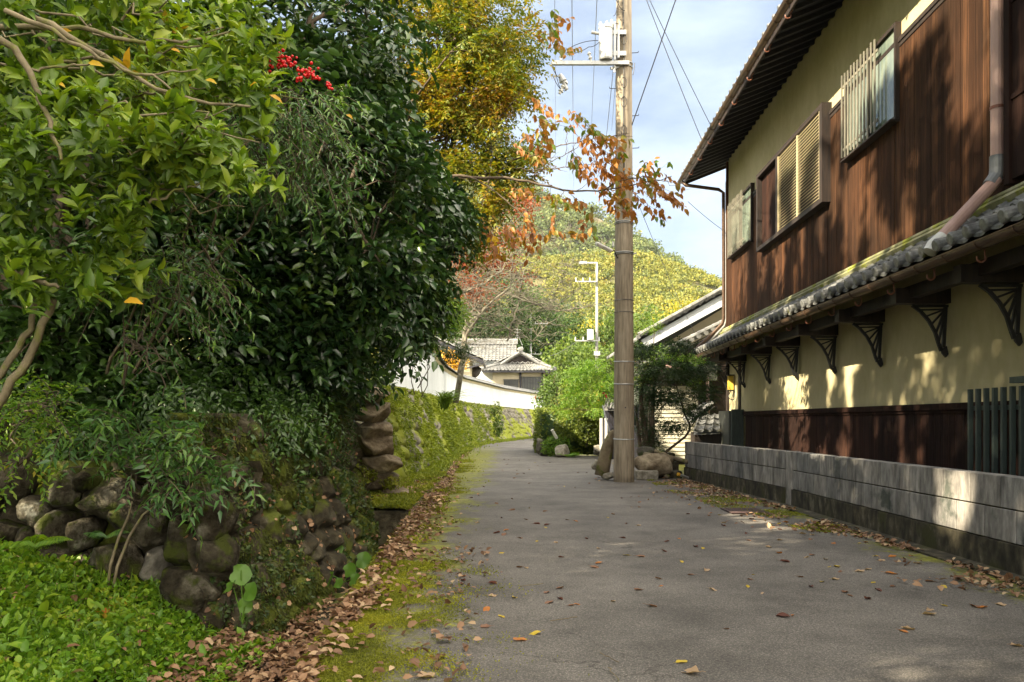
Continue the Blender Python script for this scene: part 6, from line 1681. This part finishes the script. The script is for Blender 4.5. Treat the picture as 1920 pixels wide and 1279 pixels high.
nx_ = thing('lean_to_house', 'lower tiled annex with a pale siding wall right of the tall pole', 'annex', (5.6, 23.5, 0))
Yc, Yd = 22.9, 25.3
b = MB(); b.prism([(4.0, Yc + .35, 0), (8.2, Yc + .35, 0), (8.2, Yc + .35, 4.5), (5.2, Yc + .35, 3.25), (4.0, Yc + .35, 2.7)], (0, Yd - Yc - .5, 0)); b.build('wall', M['dark_wood'], nx_)
b = MB()
roof_plane(b, (4.1, Yd, 3.05), (4.1, Yc, 3.05), (7.6, Yc, 4.75), (7.6, Yd, 4.75), 10, 15, .05)
for i in range(17):
    t_ = i / 17; c = np.array((4.1 + 3.5 * t_, Yc - .02, 3.05 + 1.7 * t_)); b.tube([c + np.array((0, -.05, .04)), c + np.array((0, .10, .04))], [.075, .075], 8); b.tube([c + np.array((0, .02, .10)), c + np.array((.20, .02, .20))], [.085, .07], 8)
b.build('roof_tiles', M['tile_far'], nx_)
b = MB(); b.prism([(4.2, Yc + .02, 2.98), (7.6, Yc + .02, 4.63), (7.6, Yc + .02, 4.42), (4.2, Yc + .02, 2.80)], (0, .05, 0)); b.build('barge_board', M['dark_wood'], nx_)
b = MB()
z = .15
while z < 2.25:
    b.prism([(3.98, Yc + .31, z), (3.98, Yc + .335, z + .12), (3.98, Yc + .345, z + .12), (3.98, Yc + .345, z)], (1.42, 0, 0)); z += .122
b.build('siding', M['siding'], nx_)
b = MB(); b.box(3.96, 4.0, Yc + .24, Yc + .34, 0, 2.35); b.box(5.41, 5.50, Yc + .22, Yc + .34, 0, 2.6); b.box(3.98, 5.4, Yc + .27, Yc + .34, 2.28, 2.42); b.build('trim', M['dark_wood'], nx_)
b = MB(); b.box(4.4, 5.9, 23.0, 23.24, 2.43, 2.9); b.build('shade_board', M['grey_panel'], nx_)
b = MB(); b.tube([at(1240, 684, 22.2), at(1262, 689, 22.0), at(1326, 706, 21.6), at(1328, 760, 21.6), at(1326, 800, 21.6)], .05, 10); b.build('gutter_pipe', M['pvc_pink'], nx_, smooth=True)
b = MB(); c = at(1243, 672, 22.2); b.tube([c - np.array((0, 0, .12)), c + np.array((0, 0, .08))], [.07, .13], 10); b.build('rain_head', M['lead'], nx_)
# small tiled lean-to by the passage, far right of the low wall
t = thing('tile_canopy', 'small dark tiled canopy behind the far end of the block wall', 'canopy', (5.0, 19.9, 0))
b = MB(); roof_plane(b, (4.72, 21.9, 1.30), (4.72, 20.9, 1.30), (5.3, 20.9, 1.75), (5.3, 21.9, 1.75), 4, 3, .05)
b2_ = at(1300, 800, 20.6); 
roof_plane(b, at(1300, 808, 20.3), at(1350, 806, 20.3), at(1350, 776, 21.0), at(1312, 776, 21.0), 3, 3, .03, .03); b.build('tiles', M['tile'], t)
b = MB(); b.box(at(1300, 0, 20.6)[0], at(1352, 0, 20.6)[0], 20.45, 20.9, 0, .98); b.build('box', M['dark_wood'], t)
b = MB(); c = at(1318, 836, 18.4); b.box(c[0] - .33, c[0] + .3, 18.3, 18.6, .5, .60); tag(b.build('clay_ledge', M['terracotta']), 'reddish plank lying behind the far end of the block wall', 'plank')

# ------------------------------------------------------------------ tiled houses above the white wall
B = thing('two_storey_house', 'white two storey house with a long grey tiled ridge behind the white wall', 'house', (-2, 80, 0))
zr, ze = at(0, 645, 78)[2], at(0, 676, 75)[2]
x0, x1 = at(868, 0, 78)[0] - 3, at(968, 0, 78)[0]
b = MB(); b.box(x0 + .3, x1 - .25, 75.6, 82, 2, ze); b.prism([(x1 - .25, 75.6, ze), (x1 - .25, 82, ze), (x1 - .25, 78.6, zr - .1)], (-.2, 0, 0)); b.build('wall', M['white'], B)
b = MB(); roof_plane(b, (x0, 74.8, ze), (x1, 74.8, ze), (x1, 78.6, zr), (x0, 78.6, zr), 24, 9, .07, .06); roof_plane(b, (x1, 82.6, ze), (x0, 82.6, ze), (x0, 78.6, zr), (x1, 78.6, zr), 24, 9, .07, .06)
b.box(x0, x1 + .1, 78.35, 78.85, zr, zr + .38); b.tube([(x0, 78.6, zr + .42), (x1 + .15, 78.6, zr + .42)], .16, 8)
b.box(x1 - .05, x1 + .15, 74.8, 74.9, ze, ze + .05); b.build('roof_tiles', M['tile_far'], B)
b = MB(); b.prism([(x1 - .10, 75.2, ze - .15), (x1 - .10, 78.6, zr - .05), (x1 - .10, 78.6, zr - .5), (x1 - .1, 75.5, ze - .5)], (.12, 0, 0)); b.box(x0, x1 - .2, 75.5, 75.58, ze - .55, ze - .42); b.build('trim', M['cream_far'], B)
b = MB(); p = (x1 + .1, 78.0, zr)
b.tube([p, (p[0], p[1], p[2] + 1.5)], .025, 5)
for q in (1.4, 1.15): b.beam((p[0] - .35, p[1], zr + q), (p[0] + .35, p[1], zr + q), .03, .03)
for q in (-.5, .5): b.tube([(p[0] + q, p[1] - .6, zr - .2), (p[0], p[1], zr + 1.0)], .012, 4)
tag(b.build('roof_aerial', M['galv'], B), 'thin roof aerial')

Cc = thing('hip_roof_house', 'small cream walled building with a hipped tile roof beyond the white wall', 'house', (1.2, 70, 0))
Yf = 67.5
xe0, xe1 = at(903, 0, Yf)[0], at(1042, 0, Yf)[0]; zeC = at(0, 694, Yf)[2]; zrC = at(0, 664, Yf + 2.5)[2]
xm = at(976, 0, Yf)[0]
b = MB(); b.box(xe0 + .9, xe1 - .85, Yf + .8, Yf + 6, 1.5, zeC + .05); b.build('wall', M['cream_far'], Cc)
b = MB(); A_, B_ = (xe0, Yf, zeC), (xe1, Yf, zeC)
zm = zeC + (zrC - zeC) * .42
roof_plane(b, A_, B_, (xm + 1.35, Yf + 1.7, zm), (xm - 1.35, Yf + 1.7, zm), 20, 5, .06, .05)
roof_plane(b, B_, (xe1, Yf + 7, zeC), (xm + .5, Yf + 5.5, zrC), (xm + .5, Yf + 2.2, zrC), 18, 8, .06, .05)
roof_plane(b, (xe0, Yf + 7, zeC), A_, (xm - .5, Yf + 2.2, zrC), (xm - .5, Yf + 5.5, zrC), 18, 8, .06, .05)
for e_ in ((xe0, Yf, zeC), (xe1, Yf, zeC)):
    s_ = 1 if e_[0] > xm else -1
    b.tube([np.array(e_) + np.array((0, 0, .12)), (xm + s_ * 1.5, Yf + 1.6, zm + .12)], .12, 8)
    b.tube([(xm + s_ * 1.75, Yf + 1.3, zm - .12), (xm + s_ * .9, Yf + 1.3, zm + .45), (xm, Yf + 1.3, zrC + .1)], .13, 8)
    b.prism([(xm + s_ * 1.8, Yf + 1.35, zm - .15), (xm, Yf + 1.35, zrC + .0), (xm, Yf + 4, zrC), (xm + s_ * 1.8, Yf + 4, zm - .15)], (0, 0, .08))
b.tube([(xm, Yf + 1.2, zrC + .18), (xm, Yf + 6, zrC + .18)], .14, 8); rock(b, (xm, Yf + 1.15, zrC + .32), (.28, .12, .22), 5, 2)
b.build('roof_tiles', M['tile_far'], Cc)
b = MB(); b.prism([(xm - 1.5, Yf + 1.6, zm - .1), (xm + 1.5, Yf + 1.6, zm - .1), (xm, Yf + 1.6, zrC - .15)], (0, .05, 0)); b.build('gable_panel', M['dark_wood'], Cc)
b = MB(); 
for i in range(5): b.tube([(xm - .9 + .45 * i, Yf + 1.5, zm + .02), (xm - .7 + .45 * i, Yf + 1.5, zm + .15), (xm - .5 + .45 * i, Yf + 1.5, zm + .02)], .05, 6)
b.build('gable_tiles', M['tile_far'], Cc)
b = MB(); b.box(xe0 + .1, xe1 - .1, Yf + .1, Yf + .85, zeC - .16, zeC - .10); b.box(xe0 + .05, xe1 - .05, Yf + .02, Yf + .09, zeC - .20, zeC - .06); b.build('eave_board', M['rafter'], Cc)
b = MB()
for px in (976, 1017): c = at(px, 0, Yf + .7)[0]; b.box(c - .09, c + .09, Yf + .70, Yf + .86, 1.5, zeC - .1)
b.build('posts', M['rafter'], Cc)
b = MB(); b.tube([(xe1 - .75, Yf + .6, zeC - .1), (xe1 - .75, Yf + .6, 2)], .09, 8); b.build('downpipe', M['dark_wood'], Cc)
for a, c, z0_, z1_ in ((979, 1014, 735, 708), (945, 972, 730, 713)):
    xa0, xc0 = at(a, 0, Yf + .7)[0], at(c, 0, Yf + .7)[0]; zz0, zz1 = at(0, z0_, Yf + .7)[2] - .3, at(0, z1_, Yf + .7)[2]
    b = MB(); b.box(xa0, xc0, Yf + .72, Yf + .79, zz0, zz1); wo = b.build('window', M['dark_glass'], Cc)
    b = MB()
    for k in range(13): x_ = xa0 + (xc0 - xa0) * k / 12; b.box(x_ - .02, x_ + .02, Yf + .67, Yf + .715, zz0, zz1)
    b.box(xa0 - .05, xc0 + .05, Yf + .66, Yf + .72, zz1 + .001, zz1 + .08); b.build('bars', M['grey_panel'], wo)

Dd = thing('eave_building', 'brown eaved building partly hidden by the shrub at the start of the white wall', 'house', (-4.5, 56, 0))
Yg_ = 55
pA, pB = at(845, 650, Yg_ + 1), at(906, 676, Yg_)
b = MB(); roof_plane(b, (pB[0], Yg_ - 1.5, pB[2]), (pB[0], Yg_ + 4, pB[2]), (pB[0] - 4.2, Yg_ + 4, pB[2] + 1.9), (pB[0] - 4.2, Yg_ - 1.5, pB[2] + 1.9), 16, 10, .06, .05); b.build('roof_tiles', M['tile_far'], Dd)
b = MB(); b.box(pB[0] - 4.2, pB[0] - .9, Yg_ - .9, Yg_ + 4, 2, pB[2] + .2); b.build('wall', M['cream_far'], Dd)
b = MB(); b.prism([(pB[0] + .05, Yg_ - 1.55, pB[2] - .1), (pB[0] - 4.2, Yg_ - 1.55, pB[2] + 1.8), (pB[0] - 4.2, Yg_ - 1.55, pB[2] + 1.55), (pB[0] + .05, Yg_ - 1.55, pB[2] - .32)], (0, .08, 0)); b.box(pB[0] - .05, pB[0] + .05, Yg_ - 1.46, Yg_ + 4, pB[2] - .28, pB[2] - .12)
b.beam(at(858, 695, Yg_ - 1), (pB[0], Yg_ - 1.4, pB[2] - .35), .10, .10); b.beam(at(872, 695, Yg_ - .92), at(872, 664, Yg_ - .92), .14, .05); b.build('eave_timber', M['rafter'], Dd)
b = MB(); rock(b, at(888, 698, Yg_ + 3), (.6, .4, .5), 3, 2); b.build('ridge_ornament', M['dark_wood'], Dd)
# long white building behind (between)
b = MB(); b.box(at(885, 0, 72)[0], at(925, 0, 72)[0], 72, 74, 2, at(0, 688, 72)[2]); tag(b.build('storehouse', M['white']), 'plain white walled storehouse glimpsed between the two tiled houses', 'building')

# small roof glimpsed left of the pole, with a brown fence
t = thing('small_shed', 'low shed with a pale grey roof just left of the tall pole', 'shed', (3.2, 27, 0))
b = MB(); roof_plane(b, at(1132, 764, 26), at(1165, 764, 26), at(1165, 738, 28), at(1140, 738, 28), 5, 5, .05, .04); b.build('roof_tiles', M['tile_far'], t)
b = MB(); b.box(3.05, 4.6, 26.3, 28, 0, 1.75); b.build('wall', M['rafter'], t)
b = MB(); b.box(2.86, 2.94, 26.0, 26.1, .2, 1.35); b.box(3.02, 3.1, 26.0, 26.1, .2, 1.35); b.build('post', M['offwhite'], t)

# ------------------------------------------------------------------ leaf litter and single fallen leaves
def flat_litter(P, L, seedj=.35):
    n = len(P); d = rnd_dirs(n); d[:, 2] *= .35
    return d, np.array((0, 0, 1.)) + R.normal(0, seedj, (n, 3))
def add_litter(b, P, lo=.03, hi=.075, W=.62):
    d, nn = flat_litter(P, 1); leaves(b, P, d, nn, R.uniform(lo, hi, len(P)), W, 'oval')
n = 7500                                                   # ditch
x = R.uniform(-2.05, -1.12, n); y = R.uniform(3.2, 9.4, n)
def merge(dst, src):
    for f in src.f: dst.f.append(f + dst.n)
    dst.v += src.v; dst.n += src.n
b = MB(); add_litter(b, np.stack([x, y, -.37 + R.uniform(0, .07, n) + .5 * np.clip(-1.75 - x, 0, 1)], 1), .038, .08)
add_litter(b, np.stack([R.uniform(-1.1, -.2, 260), R.uniform(3.8, 8, 260), np.full(260, .03)], 1), .04, .075)
for q in LIT: merge(b, q)
tag(b.build('ditch_litter', M['litter'], loc=(-1.6, 6, -.4)), 'thick brown fallen leaves filling the ditch and caught on the bank', 'leaf litter', kind='stuff')
b = MB()
n = 4600                                                  # drift along the left edge of the road
y = R.uniform(4.6, 40, n) ** 1.0; y = 3.7 + (y - 4.6) * R.uniform(0, 1, n) ** .9
le = np.interp(y, LE[:, 1], LE[:, 0]); wdt = np.interp(y, [3.7, 5, 6.5, 8, 11, 13, 20, 40], [.06, .09, .20, .32, .36, .28, .10, .10])
x = le + .03 + np.abs(R.normal(0, 1, n)) * wdt * .62
P = np.stack([x, y, .022 + R.uniform(0, .03, n)], 1)
k = (nz3(P, 1.6, 2) > -.22) | (R.uniform(0, 1, n) < .2); add_litter(b, P[k], .035, .085)
n = 1500
x = R.uniform(-3, -1.3, n); y = R.uniform(11.5, 17, n); P = np.stack([x, y, .06 + R.uniform(0, .03, n)], 1); P = P[nz3(P, 1.2, 6) > -.05]; add_litter(b, P, .04, .08)
tag(b.build('verge_litter', M['litter'], loc=(-1, 12, 0)), 'drift of brown fallen leaves along the mossy left edge of the road', 'leaf litter', kind='stuff')
b = MB()
n = 2600
y = R.uniform(4.5, 17.5, n); edge = np.interp(y, [-6, 12, 17.6], [3.98, 3.98, 3.66])
x = edge + .05 - np.abs(R.normal(0, 1, n)) * np.interp(y, [4, 8, 11, 13.5, 17.5], [.32, .32, .55, .6, .45])
P = np.stack([x, y, .024 + R.uniform(0, .012, n)], 1); P = P[nz3(P, 1.5, 9) > -.02]; add_litter(b, P, .035, .08)
tag(b.build('wall_foot_litter', M['litter'], loc=(3.6, 10, 0)), 'scattered brown leaves gathered at the foot of the low block wall', 'leaf litter', kind='stuff')

# moss tufts on the road edge
b = MB(); n = 60000
y = 3.6 + R.uniform(0, 1, n) ** 1.4 * 22; le = np.interp(y, LE[:, 1], LE[:, 0])
x = le + np.abs(R.normal(0, .30, n))
P = np.stack([x, y, np.full(n, .010)], 1); P = P[(nz3(P, 2.2, 5) + R.normal(0, .16, len(P)) > -.08 + (P[:, 0] - np.interp(P[:, 1], LE[:, 1], LE[:, 0])) * .55)]
n = 85000; y = 3.7 + R.uniform(0, 1, n) * 3.6; x = np.interp(y, LE[:, 1], LE[:, 0]) + np.abs(R.normal(0, .42, n))
Pn = np.stack([x, y, np.full(n, .010)], 1); P = np.concatenate([P, Pn[nz3(Pn, 3.0, 5) + R.normal(0, .2, n) > -.12 + (Pn[:, 0] + 1.1) * .45]])
sc_ = np.clip(P[:, 1] / 7, .7, 2)
leaves(b, P, np.array((0, 0, .6)) + R.normal(0, .8, P.shape) * np.array((1, 1, .2)), rnd_dirs(len(P)), R.uniform(.012, .028, len(P)) * sc_, .4, 'small')
n = 9000; y = R.uniform(2, 8, n); x = -1.10 - .01 + R.uniform(-.02, .01, n); x = np.interp(y, LE[:, 1], LE[:, 0]) - R.uniform(0, .03, n)
P2 = np.stack([x, y, R.uniform(-.25, .01, n)], 1); leaves(b, P2, np.array((-.5, 0, -.6)) + R.normal(0, .4, P2.shape), np.array((-1., 0, 0)) + R.normal(0, .3, P2.shape), R.uniform(.015, .03, n), .45, 'small')
n = 16000; y = R.uniform(9, 17.4, n); x = np.interp(y, [9, 12, 17.6], [3.98, 3.98, 3.66]) - R.uniform(0, 1, n) ** 1.2 * np.interp(y, [9, 12, 15, 17.4], [.5, 1.0, 1.0, .8])
P3 = np.stack([x, y, np.full(n, .010)], 1); P3 = P3[nz3(P3, 1.6, 15) > .02]; leaves(b, P3, np.array((0, 0, .5)) + R.normal(0, .8, P3.shape) * np.array((1, 1, .2)), rnd_dirs(len(P3)), R.uniform(.015, .035, len(P3)), .4, 'small')
tag(b.build('road_moss', M['mossleaf'], loc=(0, 8, 0)), 'yellow green moss creeping over the edges of the asphalt', 'moss', kind='stuff')

# individual leaves on the asphalt
kinds = [('fl_brown', 'curled brown leaf lying on the open asphalt'), ('fl_dark', 'dark reddish leaf lying on the open asphalt'), ('fl_tan', 'pale tan leaf lying on the open asphalt'), ('fl_yellow', 'small yellow leaf lying on the open asphalt'), ('fl_orange', 'orange leaf lying on the open asphalt')]
proto = []
for i, (m_, lab) in enumerate(kinds):
    a = np.linspace(0, TAU, 15)[:-1]
    lob = 1 + (.22 * np.cos(a * 5) if i in (0, 2) else .12 * np.cos(a * 2)) 
    rr_ = .036 * lob; curl = (.30, .55, .35, .15, .25)[i]
    ring = np.stack([rr_ * np.cos(a) * 1.25, rr_ * np.sin(a) * .8, .004 + curl * rr_ * np.abs(np.sin(a)) + .10 * rr_ * np.cos(3 * a + i)], 1)
    inr = ring * np.array((.5, .5, .25)) + np.array((0, 0, .002))
    b = MB(); n_ = 14; idx = np.arange(n_)
    b.add(np.concatenate([ring, inr, [[0, 0, .003]]]), np.stack([idx, (idx + 1) % n_, (idx + 1) % n_ + n_, idx + n_], 1), np.stack([idx + n_, (idx + 1) % n_ + n_, np.full(n_, 2 * n_)], 1))
    b.tube([(.042, 0, .004), (.06, .004, .006), (.078, .002, .003)], .0012, 3)
    o = b.build('fallen_leaf', M[m_], loc=(0, 0, 0), smooth=True); tag(o, lab, 'leaf', 'single leaves fallen on the asphalt')
    proto.append(o)
used = set()
def drop(i, px, py, s=1.0):
    Y = F * (CH - .014) / (py - HY); X = (px - 960) / F * Y
    o = proto[i] if i not in used else proto[i].copy()
    if i in used: COL.objects.link(o)
    used.add(i)
    o.location = (X, Y, .012 * noise.noise(Vector((X * .6, Y * .6, 0))) + .001)
    o.rotation_euler = (R.uniform(-.25, .25), R.uniform(-.25, .25), R.uniform(0, TAU)); s *= .78 * R.uniform(.85, 1.15); o.scale = (s, s, s)
H_ = [(2, 1296, 1258, 1.5), (1, 1468, 1153, 1.3), (0, 1050, 1100, 1.1), (0, 1235, 1083, 1.0), (4, 1240, 1097, .5), (1, 1520, 1096, 1.0), (2, 1703, 1175, 1.1), (4, 1695, 1180, .9), (3, 1770, 1131, .8), (2, 1906, 1207, 1.2), (0, 1362, 1176, .6),
      (1, 1245, 1032, .9), (0, 1201, 1042, 1.1), (3, 1318, 1026, .9), (2, 1122, 1027, .9), (1, 1052, 1042, .9), (0, 975, 1060, .9), (3, 965, 1117, .9), (3, 1003, 1185, 1.1), (4, 975, 1197, 1.0), (0, 910, 1172, 1.1), (4, 912, 1140, 1.1), (3, 940, 1152, .8), (0, 1030, 1127, 1.0),
      (1, 1050, 1120, .9), (0, 1070, 1132, .7), (4, 1082, 1130, .6), (2, 1150, 1125, .6), (0, 1222, 1134, 1.0), (3, 1278, 1238, .8), (0, 940, 1070, .6), (2, 772, 1215, 1.3), (1, 826, 1230, 1.2), (4, 812, 1228, .9), (2, 800, 1265, 1.4), (4, 870, 1078, .9), (0, 865, 1108, .8),
      (2, 1336, 1104, .9), (3, 1413, 1074, .6), (3, 1402, 1097, .7), (0, 1520, 1010, .9), (2, 1548, 1046, .9), (1, 1290, 962, .9), (2, 1185, 950, .9), (4, 1273, 1008, .8), (0, 1150, 962, .9), (3, 1140, 968, .8), (4, 1080, 975, .9), (1, 1025, 983, 1.1), (3, 1023, 988, .9),
      (0, 945, 1002, 1.2), (0, 975, 1008, 1.2), (4, 950, 993, 1.1), (0, 960, 955, 1.2), (2, 1290, 925, .9), (0, 1255, 905, .9), (1, 1175, 980, .7), (3, 1555, 1060, .6), (0, 1500, 1078, .8), (2, 1430, 1110, .6), (4, 1486, 1150, .5), (3, 1640, 1040, .7)]
for h in H_: drop(*h)
for _ in range(120):
    py = 860 + 260 * R.uniform(0, 1) ** 1.6; Y = F * CH / (py - HY)
    lo = 960 + F * (np.interp(Y, LE[:, 1], LE[:, 0]) + .5) / Y; hi = 960 + F * min(3.4, np.interp(Y, RE[:, 1], RE[:, 0]) - .4) / Y
    f = R.uniform(0, 1) ** 1.5
    drop(int(R.choice([0, 0, 0, 1, 1, 2, 3, 4])), lo + (hi - lo) * f, py, R.uniform(.7, 1.05))
for _ in range(60):
    X = R.uniform(2.6, 3.9); Y = R.uniform(4.8, 13); drop(int(R.choice([0, 2, 2, 3, 4])), 960 + F * X / Y, HY + F * (CH - .014) / Y, R.uniform(.8, 1.3))
# a few twigs
for i, (a, c, lab) in enumerate([((1125, 1225), (1160, 1243), 'thin dark twig lying near the bottom centre of the road'), ((1032, 1165), (1082, 1158), 'straight pale straw lying on the asphalt'), ((1140, 1253), (1160, 1278), 'bent yellow straw at the bottom edge of the road'), ((975, 1100), (1018, 1095), 'faint pale straw on the asphalt left of centre')]):
    def gp_(q): Y = F * (CH - .014) / (q[1] - HY); return np.array(((q[0] - 960) / F * Y, Y, .016))
    b = MB(); A_, B_ = gp_(a), gp_(c); P = curve(A_, B_, 7, 0, .25); P[:, 2] = .018; b.tube(P, .0028, 4); tag(b.build('twig', M['log']), lab, 'twig')

# ------------------------------------------------------------------ tall trees left of and behind the camera that shade the road
for x, y, zc, r, n, lab in (
        (-8.5, -4.5, 9.5, 3.4, 3600, 'tall dense tree behind the photographer on the left'),
        (-8.6, .8, 10.0, 3.2, 5200, 'tall leafy tree rising above the near shrubs on the left'),
        (-8.4, 6.0, 10.5, 3.2, 5200, 'tall leafy tree standing behind the largest camellia'),
        (-8.4, 11.2, 10.5, 3.1, 4600, 'tall tree standing behind the camellia that leans over the road'),
        (-8.2, 16.2, 9.5, 2.8, 2600, 'slender tall tree behind the autumn coloured one')):
    tree('tall_tree', lab, 'tree', (x, y, 1.5), [((x, y, zc), (r, r, 4.6)), ((x + .6, y + .5, zc - 4.5), (r * .85, r * .9, 3.0)), ((x + .3, y - .4, zc + 5.0), (r * .85, r * .9, 2.9))],
         n, 'mid_leaf', .19, .55, 10, 'small', 'loose', (x, y, zc + 1), .22, 24, 60, inner=.15, gap=-.6, f=.55, tl=.15, group='tall trees shading the road')

# ------------------------------------------------------------------ thin air that pales the far hills
b = MB(); b.box(-930, 930, -65, 1395, -1.7, 230)
hz, n_, l_, p_ = new_mat('haze')
n_.remove(p_); pv = n_.new('ShaderNodeVolumePrincipled'); pv.inputs['Density'].default_value = 0.00010; pv.inputs['Color'].default_value = (0.86, 0.92, 1.0, 1); pv.inputs['Anisotropy'].default_value = 0.2
l_.new(pv.outputs[0], n_['Material Output'].inputs['Volume'])
tag(b.build('haze', hz, loc=(0, 0, -1.7)), 'thin pale haze in the valley air', 'haze', kind='stuff')
